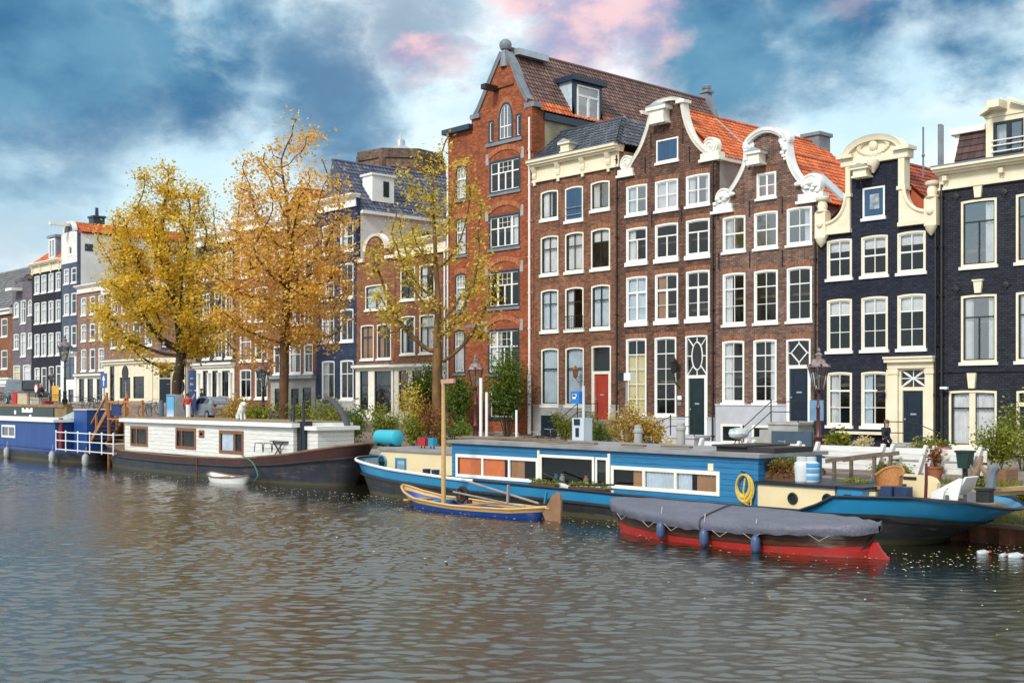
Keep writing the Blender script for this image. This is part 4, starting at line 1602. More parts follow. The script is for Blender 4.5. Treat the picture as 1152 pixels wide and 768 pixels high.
# ================================================================== navy neck gable house
H = House('canal_house', 'navy painted neck-gabled house with cream shoulder pieces and an arched pediment', 921, 1056, BR_NAVY, depth=16, side=BR_NAVY)
c = [(930.4, 958.6), (969, 999), (1009.6, 1041.6)]
kw = dict(frame=CREAM, sash=WHITE, sillmat=WHITE, sill=.12, rise=.05)
H.win(970.6, 995.6, 212, 246.5, '1', frame=WHITE, sill=.12, rise=0, shutter=M['blueshut'])
x0, x1, z1, z0 = S(978.5), S(989), Zp(978, 219), Zp(978, 236)
w = H.root.children[0]
MB().box(x0, x1, D0 + .0, D0 + .018, z0, z1).build('shutter_pane', pm('pale_pane', (.52, .60, .66), (.12, .15, .18), 3, .15), w)
H.row(c, 270.5, 314.5, '2x2', curts=['T', 'T', 'T'], **kw)
w = H.root
H.row(c, 337, 395.5, '2x3m', curts=['T', 'T', 'T'], **kw)
H.row(c[:2], 418.5, 478.5, '2x3', curts=['L', 'L:b'], **kw)
# door with a pilastered surround
H.door(1011.5, 1042.5, 414, 437.5, 498, NAVYDOOR, frame=CREAM, trans='cross', leaf=.17)
zt, zb_ = Zp(1000, 409.5), H.zb + .12
for a, b in ((1000.5, 1011.3), (1042.7, 1051.5)):
    MB().box(S(a), S(b), D0 - .14, D0 - .003, zb_, zt - .2).box(S(a) - .04, S(b) + .04, D0 - .18, D0 - .004, zb_, zb_ + .35).box(S(a) - .04, S(b) + .04, D0 - .18, D0 - .004, zt - .45, zt - .25).build('door_pilaster', CREAM, H.root)
mb = MB().box(S(1000), S(1052), D0 - .16, D0 - .005, zt - .2, zt + .06)
mb.box(S(998.6), S(1053.5), D0 - .34, D0 - .004, zt + .062, zt + .22).box(S(998), S(1054), D0 - .40, D0 - .003, zt + .222, zt + .31).build('door_entablature', CREAM, H.root)
nl, nr_ = S(957.5), S(1012.5)
zsh0 = Zp(921, 262)
zn = Zp(984, 183)
zpk = Zp(983.5, 154)
ztop = zn - .05
out = [(H.s1, zsh0 - .1), (nr_, zsh0 - .1), (nr_, ztop), (nl, ztop), (nl, zsh0 - .1), (H.s0, zsh0 - .1)]
H.finish(out, 11.6)


def shoulder(H, xin, xout, zlow, zhigh, wneck, mt, flip):
    """Claw piece: a solid wing with a concave upper edge, a neck pilaster and an urn at its foot."""
    mb = MB()
    pts = [(xin, zlow)]
    pts += [(xout, zlow), (xout, zlow + .30)]
    n = 10
    hx, hz = xin + flip * wneck, zhigh
    for i in range(n + 1):
        t = math.pi / 2 * i / n
        pts.append((xout + (hx - xout) * math.sin(t) ** 1.0, zlow + .30 + (hz - zlow - .30) * (1 - math.cos(t)) ** 1.15))
    pts.append((xin, zhigh))
    mb.prism(pts, D0 - .12, D0 + .33)
    o = mb.build('shoulder_piece', mt, H.root)
    MB().box(min(xin, xout) - .02, max(xin, xout) + .05, D0 - .2, D0 + .34, zlow - .18, zlow - .002).build('shoulder_ledge', mt, o)
    bev = MB()
    tt = [(p[0], D0 - .13, p[1] + .02) for p in pts[2:-1]]
    bev.tube(tt, .085, 7)
    bev.build('edge_moulding', mt, o, smooth=True)
    return o


shoulder(H, nl, H.s0 + .25, zsh0 + .02, Zp(957, 220), .22, CREAM, -1)
shoulder(H, nr_, H.s1 - .15, zsh0 + .02, Zp(1012, 213), .26, CREAM, 1)
for x0, x1 in ((nl - .22, nl + .02), (nr_ - .02, nr_ + .28)):
    MB().box(x0, x1, D0 - .13, D0 + .34, Zp(984, 214), zn).box(x0 - .06, x1 + .06, D0 - .18, D0 + .35, Zp(984, 218), Zp(984, 214)).build('neck_pilaster', CREAM, H.root)
for x, k in ((H.s0 + .22, 1), (H.s1 - .25, 1)):
    u = MB().box(x - .28, x + .28, D0 - .26, D0 + .2, zsh0 - .28, zsh0 + .9)
    u.lathe((x, D0 - .04, zsh0 + .9), [(.30, 0), (.34, .05), (.20, .12), (.24, .3), (.18, .52), (.30, .58), (.33, .68), (.22, .74)], 12)
    u.lathe((x, D0 - .15, zsh0 - .28), [(.27, 0), (.22, -.18), (.10, -.34), (.03, -.42)], 10)
    u.sphere((x, D0 - .29, zsh0 + .35), .17, 10, 7, sc=(1, .5, 1))
    u.build('urn', CREAM, H.root, smooth=True)
# pediment: cornice, arch and carved field
mid = (nl + nr_) / 2
wn = (nr_ - nl) / 2 + .45
z_ = zn
mb = MB().box(mid - wn, mid + wn, D0 - .16, D0 + .36, z_, z_ + .34)
mb.build('pediment_base', CREAM, H.root)
for sg in (-1, 1):
    a, b = sorted((mid + sg * wn * 1.08, mid + sg * wn * .60))
    MB().box(a, b, D0 - .34, D0 + .4, z_ + .342, z_ + .5).build('cornice_return', CREAM, H.root)
ra = wn * .78
hz = zpk - z_ - .15
arc = [(mid - ra * math.cos(t), z_ + .35 + (hz - .35) * math.sin(t)) for t in np.linspace(0, math.pi, 19)]
MB().prism(arc, D0 - .10, D0 + .34).build('pediment_field', CREAM, H.root)
ribbon(H, arc, .2, D0 - .32, D0 + .36, CREAM, name='pediment_arch')
cv = MB()
for k in range(22):
    a = k / 22 * 2 * math.pi
    cv.sphere((mid + .62 * math.cos(a) * ra / 1.1, D0 - .14, z_ + .72 + .34 * math.sin(a)), .11 + .03 * math.sin(3 * a), 7, 5, sc=(1.2, .8, 1))
cv.sphere((mid, D0 - .16, z_ + .75), .22, 10, 7, sc=(1, .6, 1.2))
cv.lathe((mid, D0 - .14, z_ - .02), [(.30, .1), (.28, -.08), (.18, -.26), (.05, -.46)], 10)
cv.build('carving', CREAM, H.root, smooth=True)
hoist(H, S(973.5), Zp(975, 194), CREAM, .95, .36, .5, roof=GREYSTONE)
gable_roof(H, RED_T, D0 + .4, 63, 11.75, 11.75, 14.66)
MB().box(H.s0 - .05, H.s0 + .3, D0 + .36, D0 + 8, 12.05, 12.30).build('gutter', WHITE, H.root)
H.pipe(0, H.zb, 11.4, IRON, .05, s=H.s1 - .08)
mb = MB().box(S(943, 47.9), S(995, 47.9), D0 - .35, D0 - .02, H.zb + .95, H.zb + 1.07)
mb.box(S(943, 47.9), S(943, 47.9) + .18, D0 - .35, D0 - .02, H.zb + .1, H.zb + .948)
mb.build('basement_hood', CREAM, H.root)
MB().box(S(946, 47.9), S(972, 47.9), D0 - .06, D0 - .004, H.zb + .12, H.zb + .94).build('basement_door', NAVYDOOR, H.root)
st = stoop(H, S(1011.5), S(1042.5), Zp(1011.5, 498), GREYSTONE, 1.2, 2, 1, 1.2)
cam_ = MB().box(S(1000.5) - .35, S(1000.5) - .08, D0 - .42, D0 - .25, Zp(1000, 440), Zp(1000, 437)).tube([(S(1000) - .2, D0, Zp(1000, 437)), (S(1000) - .2, D0 - .3, Zp(1000, 437.5))], .025, 6)
cam_.build('security_camera', IRON, H.root)
H17 = H

# ================================================================== black house with the big cream cornice, cut by the frame
H = House('canal_house', 'black painted house with a wide cream cornice and a mansard dormer behind the planter shrub', 1057, 1255, BR_BLACK, depth=14)
kw = dict(frame=CREAM, sash=DARKSASH, sillmat=CREAMW, sill=.12, rise=.03, fw=.095)
colsx = [(S(1081.2), S(1121.5)), (S(1143), S(1143) + 1.72), (S(1143) + 2.65, S(1143) + 4.3)]
x0_, x1_ = colsx[0]
for yt, yb, bar, cu in ((226.5, 301, 'tv', ['R']), (332.5, 408, 'tv', ['S'])):
    zz = (Zp(1081, yt), Zp(1081, yb))
    for xs in colsx[:2]:
        H.win(0, 0, 0, 0, bar, zz=zz, xs=xs, curt=cu, glass=GLASSB, **kw)
        xm = (xs[0] + xs[1]) / 2
        MB().prism([(xm - .13, zz[0] + .06), (xm + .13, zz[0] + .06), (xm + .19, zz[0] + .55), (xm - .19, zz[0] + .55)], D0 - .12, D0 - .004).box(xm - .23, xm + .23, D0 - .16, D0 - .004, zz[0] + .552, zz[0] + .62).build('keystone', CREAM, H.root)
zz = (Zp(1068, 439), Zp(1068, 502))
H.win(0, 0, 0, 0, [('v', .5, 0, 1, .26), ('h', .70, 0, .46, .07), ('h', .70, .54, 1, .07)], zz=zz, xs=(S(1067.6), S(1121.5)), curt=['F'], **{**kw, 'rise': .03})
fr = H.root.children[-1]
xm = (S(1067.6) + S(1121.5)) / 2
MB().box(xm - .13, xm + .13, D0 - .03, D0 + .025, zz[1] + .05, zz[0] - .12).build('mullion', CREAM, H.root)
MB().prism([(xm - .13, zz[0] + .08), (xm + .13, zz[0] + .08), (xm + .2, zz[0] + .72), (xm - .2, zz[0] + .72)], D0 - .12, D0 - .004).build('keystone', CREAM, H.root)
H.door(1143.5, 1176, 439, 455, 512, NAVYDOOR, frame=CREAM)
z1, z0 = Zp(1058, 190), Zp(1058, 215)
H.finish([(H.s1, z1 - .3), (H.s0, z1 - .3)], z1 - .35)
cornice(H, z1, z0, CREAM, .6, [], cap=LEAD)
for px in (1066, 1129, 1190):
    s = S(px)
    MB().box(s - .1, s + .1, D0 - .3, D0 - .07, z1 - .58, z1 - .38).box(s - .05, s + .05, D0 - .12, D0 - .07, z0 + .2, z1 - .5).build('console', CREAM, H.root)
zc = Zp(1058, 417.5)
MB().box(H.s0, H.s1, D0 - .06, D0 - .003, zc - .06, zc + .06).build('string_course', BR_BLACK, H.root)
# mansard with a dormer
zt = z1 + 1.5
mb = MB()
y0, y1 = D0 + .15, D0 + .75
V = Vector((0, y0 - y1, z1 - zt))
tiles(mb, (H.s0 + .55, y1, zt), (1, 0, 0), H.s1 - H.s0 - .6, V, V.length, tw=.30, th=.34, flat=True)
mb.add([(H.s0 + .5, y1 + .02, zt), (H.s1, y1 + .02, zt), (H.s1, y0 + .02, z1), (H.s0 + .5, y0 + .02, z1)], [(0, 1, 2, 3)])
mb.quad((H.s0 + .1, y1, zt), (H.s1, y1, zt), (H.s1, y1 + 9, zt + .05), (H.s0 + .1, y1 + 9, zt + .05))
rf = mb.build('roof', tilemat('maroon_slate', [(0, (.05, .024, .024)), (.5, (.075, .036, .034)), (1, (.11, .055, .05))], .6), H.root)
mb = MB()
mb.add([(H.s0 + .02, y0, z1), (H.s0 + .52, y0, z1), (H.s0 + .85, y1, zt), (H.s0 + .35, y1, zt), (H.s0 + .02, y0 + 9, z1), (H.s0 + .35, y1 + 8, zt)],
       [(0, 1, 2, 3), (0, 3, 5, 4)])
mb.build('mansard_edge', CREAMW, rf)
MB().box(H.s0 + .2, S(1108), y1 - .25, y1 + .4, zt - .02, zt + .22).build('roof_cornice', CREAMW, rf)
dl, dr_ = S(1108.5), S(1160)
zd0, zd1 = z1 + .02, z1 + 1.80
mb = MB()
wl_, wr_ = S(1116.5), S(1151)
wz0, wz1 = Zp(1117, 176), Zp(1117, 138)
mb.prism([(dl, zd0), (dr_, zd0), (dr_, zd1), (dl, zd1)], D0 + .05, D0 + .22, holes=[[(wl_, wz0), (wr_, wz0), (wr_, wz1), (wl_, wz1)]])
mb.box(dl, dl + .1, D0 + .222, D0 + 3, zd0, zd1).box(dr_ - .1, dr_, D0 + .222, D0 + 3, zd0, zd1).box(dl - .05, dr_ + .05, D0 + .0, D0 + 3, zd1 + .002, zd1 + .12)
do = mb.build('dormer', CREAM, rf)
mb = MB()
xm = (dl + dr_) / 2
for sg in (-1, 1):
    mb.bar((xm + sg * (dr_ - dl) * .58, D0 - .05, zd1 + .16), (xm + sg * .12, D0 - .05, zd1 + .62), .5, .13)
mb.prism([(dl, zd1 + .13), (dr_, zd1 + .13), (xm, zd1 + .55)], D0 + .06, D0 + .2)
mb.box(xm - .55, xm - .05, D0 - .7, D0 + .1, zd1 + .25, zd1 + .56)
mb.build('dormer_pediment', CREAM, rf)
fr = MB().prism([(wl_ + .003, wz0), (wr_ - .003, wz0), (wr_ - .003, wz1), (wl_ + .003, wz1)], D0 + .07, D0 + .2, holes=[[(wl_ + .1, wz0 + .1), (wr_ - .1, wz0 + .1), (wr_ - .1, wz1 - .1), (wl_ + .1, wz1 - .1)]])
xm2 = wl_ + (wr_ - wl_) * .5
fr.box(xm2 - .09, xm2 + .09, D0 + .08, D0 + .19, wz0 + .1, wz1 - .1)
fr.build('dormer_window', DARKSASH, rf)
MB().quad((wl_, D0 + .13, wz0), (wr_, D0 + .13, wz0), (wr_, D0 + .13, wz1), (wl_, D0 + .13, wz1)).build('dormer_pane', GLASSB, rf)
MB().grid([[(wl_ + (xm2 - wl_) * i / 12, D0 + .4 + .03 * math.sin(i * 1.9), z) for i in range(13)] for z in (wz0, wz1)]).build('dormer_curtain', CURT, rf)
rb = MB()
for f in (.12, .3, .45):
    rb.tube([(wl_ - .05, D0 - .02, wz0 + (wz1 - wz0) * f), (wr_ + .05, D0 - .02, wz0 + (wz1 - wz0) * f)], .028, 6)
rb.build('dormer_rail', WHITE, rf)
H.pipe(0, H.zb, z1 - .7, IRON, .06, s=H.s0 + .14)
# flue pipes and an aerial behind its left edge
for px, yt, r in ((1057.5, 140, .10), (1060, 141, .07)):
    p = P(px, yt, 50.5)
    MB().tube([(p.x, 50.5, z1 - 2.5), (p.x, 50.5, p.z)], r, 8).build('flue_pipe', LEAD, H.root, smooth=True)
p = P(1038.6, 143, 50.8)
MB().tube([(p.x, 50.8, 11.5), (p.x, 50.8, p.z)], .045, 6).sphere((p.x, 50.8, p.z - 1.3), .09, 6, 5).build('aerial', LEAD, H17.root)
for px, y in ((1076, 216 + 5), (1130, 216), (1076, 325), (1132, 320)):
    p = P(px, y)
    MB().lathe((p.x, D0 - .04, p.z), [(.02, -.04), (.14, -.02), (.14, .02), (.05, .036)], 8, axis='y').bar((p.x - .22, D0 - .03, p.z), (p.x + .22, D0 - .03, p.z), .05, .05).bar((p.x, D0 - .03, p.z - .22), (p.x, D0 - .03, p.z + .22), .05, .05).build('wall_anchor', IRON, H.root)
cam_ = MB().box(S(1062.5), S(1062.5) + .32, D0 - .4, D0 - .25, Zp(1062, 437.5), Zp(1062, 435)).tube([(S(1064), D0, Zp(1062, 438)), (S(1064), D0 - .3, Zp(1062, 436.5))], .03, 6)
cam_.build('security_camera', WHITE, H.root)
H18 = H
# ================================================================== the row behind the trees, right to left
def flat_top(H, z):
    H.finish([(H.s1, z), (H.s0, z)], z - .05)


def shopfront(H, z1, z0, openings, mt=CREAMW, proud=.12, glass=None, top=.45, h=None):
    """Painted timber front on the ground floor: pilasters between openings given as (s0, s1, z0, z1, bars)."""
    zb = H.zb - .4
    polys = [[(a + .0, b), (c, b), (c, d_), (a, d_)] for a, c, b, d_, _ in openings]
    H.holes += [arch_poly(a + .02, c - .02, b + .02, d_ - .02, 0) for a, c, b, d_, _ in openings]
    mb = MB().prism([(H.s0 + .05, zb), (H.s1 - .05, zb), (H.s1 - .05, z0), (H.s0 + .05, z0)], D0 - proud, D0 - .004, holes=polys)
    mb.box(H.s0 - .02, H.s1 + .02, D0 - proud - .35, D0 - .003, z1 - .18, z1)
    mb.box(H.s0 + .0, H.s1 - .0, D0 - proud - .18, D0 - .004, z0 + .002, z1 - .182)
    o = mb.build('shopfront', mt, H.root)
    MB().box(H.s0 - .04, H.s1 + .04, D0 - proud - .37, D0 - .002, z1 + .003, z1 + .06).build('shopfront_cap', LEAD, o)
    for a, c, b, d_, bars in openings:
        w = MB()
        w.prism([(a + .003, b), (c - .003, b), (c - .003, d_), (a + .003, d_)], D0 - .06, D0 + .02, holes=[[(a + .07, b + .07), (c - .07, b + .07), (c - .07, d_ - .07), (a + .07, d_ - .07)]])
        for k in BARS.get(bars, []):
            if k[0] == 'v':
                x = a + (c - a) * k[1]
                w.box(x - .03, x + .03, D0 - .05, D0 + .01, b + (d_ - b) * k[2] + .07, b + (d_ - b) * k[3] - .07)
            else:
                z = b + (d_ - b) * k[1]
                w.box(a + .07, c - .07, D0 - .055, D0 + .015, z - .04, z + .04)
        wo = w.build('shop_window', DARKSASH if bars != 'w' else WHITE, H.root)
        MB().quad((a, D0 - .02, b), (c, D0 - .02, b), (c, D0 - .02, d_), (a, D0 - .02, d_)).build('pane', glass or GLASS, wo)
    return o


def op(pl, pr, yt, yb, bars='t1'):
    return (S(pl), S(pr), Zp(pl, yb), Zp(pl, yt), bars)


# --- brick house with a cornice, right of the thin tree's fork
H = House('canal_house', 'brown brick house with a white shopfront and cream cornice behind the thin yellow tree', 444.5, 503, BR_ORANGE, depth=12)
cc = [(450.7, 467), (472, 489)]
kw = dict(frame=CREAMW, sash=DARKSASH, rise=.05, sill=.12, sillmat=WHITE)
for yt, yb, cu in ((301, 338, [None, 'L']), (356, 398.5, ['S', 'F'])):
    H.row(cc, yt, yb, 'tv', curts=cu, **kw)
z1, z0 = Zp(446, 272), Zp(446, 291)
H.finish([(H.s1, z1 - .3), (H.s0, z1 - .3)], z1 - .35)
shopfront(H, Zp(445, 410), Zp(445, 415), [op(450, 461, 417, 462), op(465, 476, 417, 478), op(481, 497, 417, 462, 'tvv')])
cornice(H, z1, z0, CREAM, .5)
H.pipe(501.5, H.zb, z1 - .5, WHITE, .06)

# --- narrow house with a small brick gable
H = House('canal_house', 'narrow brown house with a round-topped brick gable and white shopfront beside the blue house', 401, 444.5, BR_ORANGE, depth=12)
H.row([(411, 435)], 321.5, 349, 'tv', curts=['F:b'], **kw)
H.row([(406, 420.5), (424.2, 440)], 366, 404.5, 'tvv', curts=['F:n', 'LL:n'], **kw)
zt = Zp(401, 296)
mid = (H.s0 + H.s1) / 2
wg = 1.15
arc = [(mid + wg * math.cos(t), zt + .7 + 1.0 * math.sin(t)) for t in np.linspace(0, math.pi, 13)]
H.finish([(H.s1, zt)] + [(mid + wg + .35, zt)] + arc + [(mid - wg - .35, zt), (H.s0, zt)], zt - .2)
ribbon(H, [(2 * mid - x, z) for x, z in arc], .16, D0 - .1, D0 + .36, CREAMW)
for a, b in ((H.s0, mid - wg - .1), (mid + wg + .1, H.s1)):
    MB().box(a, b, D0 - .18, D0 + .36, zt - .02, zt + .2).build('cornice', CREAMW, H.root)
shopfront(H, Zp(402, 411), Zp(402, 415.5), [op(406.3, 415.8, 417.5, 461), op(422.6, 441.5, 417.5, 464)], glass=glassmat('blue_film_glass', (.25, .4, .62), .05))
x0, x1 = S(422.6), S(441.5)
MB().quad((x0 + .1, D0 + .05, Zp(423, 464)), (x1 - .1, D0 + .05, Zp(423, 464)), (x1 - .1, D0 + .05, Zp(423, 443)), (x0 + .1, D0 + .05, Zp(423, 443))).build('window_film', pm('blue_film', (.10, .33, .52), None, 2, .4), H.root)
gable_roof(H, RED_T, D0 + .4, D0 + 11, zt - .1, zt - .1, zt + 1.2)
rail = MB()

# --- blue house with the long slate roof and white flank
H = House('canal_house', 'deep blue painted house with white sash windows, white flank and tall slate roof', 356, 401, BR_BLUE, depth=19, side=WPLASTER)
cc = [(362.3, 376), (383, 397.6)]
kw = dict(frame=WHITE, rise=.05, sill=.13, sillmat=WHITE)
H.row(cc, 300, 338, '2x2', curts=['L', None], **kw)
H.row(cc, 350, 385.5, 'tv', curts=['LL', None], **kw)
H.row([(362.3, 376.5), (383, 397.8)], 406, 449, 'tvv', curts=['L', None], **kw)
H.row(cc, 255, 287, '2x2', curts=[None, 'L'], **kw)
z1, z0 = Zp(401, 217.5), Zp(401, 232)
H.finish([(H.s1, z1 - .3), (H.s0, z1 - .3)], z1 - 1.2)
cornice(H, z1, z0, WHITE, .45)
H.plinth(450.5, 356, GREYSTONE, holes=[arch_poly(S(362), S(375), Zp(362, 470), Zp(362, 461.5), 0), arch_poly(S(383), S(396), Zp(383, 471), Zp(383, 462), 0)])
mb = MB()
se, ze, sm, zr = H.s1 + .12, 17.0, H.s1 - 3.5, 21.0
y0, y1 = D0 + .35, D0 + 18.8
V = Vector((se - sm, 0, ze - zr))
tiles(mb, (sm, y0, zr), (0, 1, 0), y1 - y0, V, V.length, tw=.32, th=.42)
mb.quad((sm, y0, zr), (sm, y1, zr), (se, y1, ze), (se, y0, ze))
mb.quad((sm, y0, zr), (sm, y1, zr), (H.s0, y1, ze), (H.s0, y0, ze))
mb.add([(se, y0, ze), (sm, y0, zr), (H.s0, y0, ze)], [(0, 1, 2)])
rf = mb.build('roof', SLATE_T, H.root)
MB().tube([(sm, y0, zr + .05), (sm, y1, zr + .05)], .13, 8).build('ridge', SLATE_T, rf)
MB().box(H.s1 - .05, H.s1 + .3, y0, y1, 16.82, 17.04).build('gutter', WHITE, rf)
d0_ = Dof(418, H.s1 - .6)
mb = MB().box(H.s1 - 1.7, H.s1 - .5, d0_, d0_ + 1.9, 17.9, 19.75)
mb.box(H.s1 - 1.9, H.s1 - .4, d0_ - .1, d0_ + 2.0, 19.752, 19.9)
mb.build('dormer', WHITE, rf)
MB().box(H.s1 - .56, H.s1 - .48, d0_ + .95, d0_ + 1.45, 18.3, 19.4).build('dormer_window', DARKSASH, rf)
MB().box(H.s1 - .04, H.s1 + .02, Dof(474, H.s1), Dof(484, H.s1), 15.2, 16.1).build('flank_window', DARKSASH, H.root)

# --- brick house with a grey stone ground floor, behind the big tree's trunk
H = House('canal_house', 'brick house with a grey stone ground floor behind the orange tree trunk', 305, 356, BR_ORANGE, depth=12)
cc = [(308, 320), (325.6, 338.4), (342, 352)]
for yt, yb in ((279, 315), (331, 365)):
    H.row(cc, yt, yb, '2x2', curts=[None, 'L', None], ref=325.6, **kw)
H.row(cc, 388, 420.5, 'tv', curts=[None, 'L', None], ref=325.6, **kw)
zs = Zp(326, 424)
ops = [op(310, 320, 437, 462), op(328.5, 337, 437, 466), op(341.5, 351, 436, 464)]
z1, z0 = Zp(305, 250), Zp(305, 262)
shopfront(H, zs + .06, zs - .2, ops, mt=GREYSTONE, proud=.08)
H.finish([(H.s1, z1 - .3), (H.s0, z1 - .3)], z1 - .35)
cornice(H, z1, z0, WHITE, .45)
gable_roof(H, RED_T, D0 + .4, D0 + 11, z1 - .4, z1 - .4, z1 + 2.2)

# --- slim brick house
H = House('canal_house', 'slim red-brown brick house with tall windows behind the parked silver car', 265, 305, BR_ORANGE, depth=12)
cc = [(270, 282.6), (287, 301)]
for yt, yb in ((278, 313), (326, 363), (373.5, 406.5)):
    H.row(cc, yt, yb, 'tvv', curts=['F:n', None], **kw)
H.row(cc, 415.5, 448, 'tvv', **kw)
z1, z0 = Zp(265, 251), Zp(265, 262)
H.finish([(H.s1, z1 - .3), (H.s0, z1 - .3)], z1 - .35)
cornice(H, z1, z0, CREAMW, .45)
H.anchors([(284.8, 378), (303, 376)], .7)

# --- dark house with the columned shopfront
H = House('canal_house', 'dark painted house with many-paned white windows over a columned white shopfront', 220, 265, BR_BLACK, depth=12, side=BR_PINK)
cc = [(228, 236), (241, 249.8), (253.6, 261.4)]
for yt, yb in ((286, 314), (329, 358), (372, 403.5)):
    H.row(cc, yt, yb, '2x4', ref=241, **kw)
z1, z0 = Zp(220, 268), Zp(220, 279)
shopfront(H, Zp(220, 409), Zp(220, 414), [op(229.5, 235.5, 417, 450), op(240, 246.5, 417, 452), op(251, 260, 417, 450, 'tvv')])
for px in (226, 237.7, 248.8, 262):
    MB().lathe((S(px), D0 - .25, H.zb), [(.2, 0), (.2, .3), (.15, .4), (.13, 2.6), (.2, 2.75)], 10).build('column', WHITE, H.root, smooth=True)
H.finish([(H.s1, z1 - .3), (H.s0, z1 - .3)], z1 - .35)
cornice(H, z1, z0, WHITE, .45)

# --- corner house across the side street
H = House('corner_house', 'pink brick corner house with a cream shop on its cut-off corner behind the yellow tree', 118, 173, BR_PINK, depth=12)
H.s1 -= .02
cc = [(125, 132.6), (136.8, 144.4), (150, 157.7), (163.2, 171)]
kp = dict(frame=WHITE, rise=.04, sill=.12)
H.row(cc, 331.5, 354.5, 't1', curts=['L', None], **kp)
H.row(cc, 364.5, 391.5, 't1', curts=[None, 'L'], **kp)
z1 = Zp(118, 326)
zs1, zs0 = Zp(118, 405.5), Zp(118, 410.5)
# the cut-off corner and the flank in the side street
w0 = Vector((H.s1, D0, 0))
w1 = Vector((H.s1 + 2.3, D0 + 1.9, 0))
w2 = Vector((H.s1 + 2.3, D0 + 12, 0))
shopfront(H, zs1, zs0, [op(124.8, 130, 412, 452), op(136, 148, 424.5, 448), op(151.2, 163.5, 423.5, 448)], mt=CREAM)
flat_top(H, z1)
mb = MB()
for a, b in ((w0, w1), (w1, w2)):
    mb.quad((a.x, a.y, H.zb - 1), (b.x, b.y, H.zb - 1), (b.x, b.y, z1), (a.x, a.y, z1))
mb.build('corner_wall', BR_PINK, H.root)
t_ = (w1 - w0).normalized()
n_ = Vector((t_.y, -t_.x, 0))
mb = MB()
L_ = (w1 - w0).length


def cor(u, o, z):
    p = w0 + t_ * u + n_ * o
    return (p.x, p.y, z)


def cbox(mb, u0, u1, o0, o1, z0, z1):
    vs = [cor(u, o, z) for u in (u0, u1) for o in (o0, o1) for z in (z0, z1)]
    mb.add(vs, [(0, 1, 3, 2), (4, 6, 7, 5), (0, 4, 5, 1), (2, 3, 7, 6), (0, 2, 6, 4), (1, 5, 7, 3)])


cbox(mb, 0, L_, .004, .12, H.zb - .5, zs0)
cbox(mb, -.1, L_ + .1, .004, .45, zs0 + .002, zs1)
mb.box(w1.x + .004, w1.x + .12, D0 + 1.95, D0 + 12, H.zb - .5, zs0)
mb.box(w1.x + .004, w1.x + .42, D0 + 1.95, D0 + 12, zs0 + .003, zs1)
mb.build('corner_shopfront', CREAM, H.root)
mb = MB()
cbox(mb, .6, 1.7, .122, .15, H.zb, zs0 - .2)
mb.build('corner_door', NAVYDOOR, H.root)
mb = MB()
for z in (H.zb + 2.2, H.zb + 3.1):
    cbox(mb, .6, 1.7, .151, .18, z, z + .08)
cbox(mb, .55, .62, .151, .18, H.zb, zs0 - .2)
cbox(mb, 1.68, 1.75, .151, .18, H.zb, zs0 - .2)
mb.build('corner_door_frame', CREAM, H.root)
mb = MB()
zz = Zp(173, 393)
cbox(mb, .7, 1.9, .01, .05, zz, zz + .5)
mb.build('street_name_sign', pm('blue_enamel', (.015, .035, .16), None, 2, .3), H.root)
mb = MB()
for i in range(9):
    cbox(mb, .82 + i * .11, .82 + i * .11 + .05 + .02 * (i % 3), .051, .056, zz + .17 + .03 * (i % 2), zz + .33)
mb.build('sign_lettering', WHITE, H.root)
mb = MB()
for u0 in (.3, ):
    cbox(mb, -.1, L_ + .1, .004, .4, z1 - .5, z1 + .1)
mb.box(H.s0, H.s1, D0 - .4, D0 - .004, z1 - .5, z1 + .1).box(w1.x + .004, w1.x + .4, D0 + 1.9, D0 + 12, z1 - .5, z1 + .1)
mb.build('cornice', CREAMW, H.root)
mb = MB()
mb.add([(H.s0, D0 - .3, z1), (w0.x, D0 - .3, z1), (w1.x, w1.y, z1), (w1.x, D0 + 12, z1), (H.s0, D0 + 12, z1), (H.s0 + 2, D0 + 5, z1 + 2.6), (w1.x - 3, D0 + 5, z1 + 2.6)], [(0, 1, 6, 5), (1, 2, 6), (2, 3, 6), (3, 4, 5, 6), (4, 0, 5)])
mb.build('roof', tilemat('plain_red_roof', [(0, (.26, .055, .03)), (1, (.30, .07, .035))]), H.root)

# --- low pink house
H = House('canal_house', 'low pink-brown brick house with a cream shop below, left of the corner house', 87, 118, BR_PINK, depth=12)
cc = [(91.4, 97), (101.2, 107), (110.8, 117)]
for yt, yb in ((335, 355), (365, 384), (393, 417.5)):
    H.row(cc, yt, yb, 't1', curts=['L', None, 'L'], **kp)
z1, z0 = Zp(87, 322), Zp(87, 331)
shopfront(H, Zp(87, 421), Zp(87, 424), [op(90, 96, 426, 452), op(99.5, 106, 426, 452), op(110, 116.5, 426, 450)], mt=CREAMW)
H.finish([(H.s1, z1 - .3), (H.s0, z1 - .3)], z1 - .35)
cornice(H, z1, z0, CREAMW, .4)

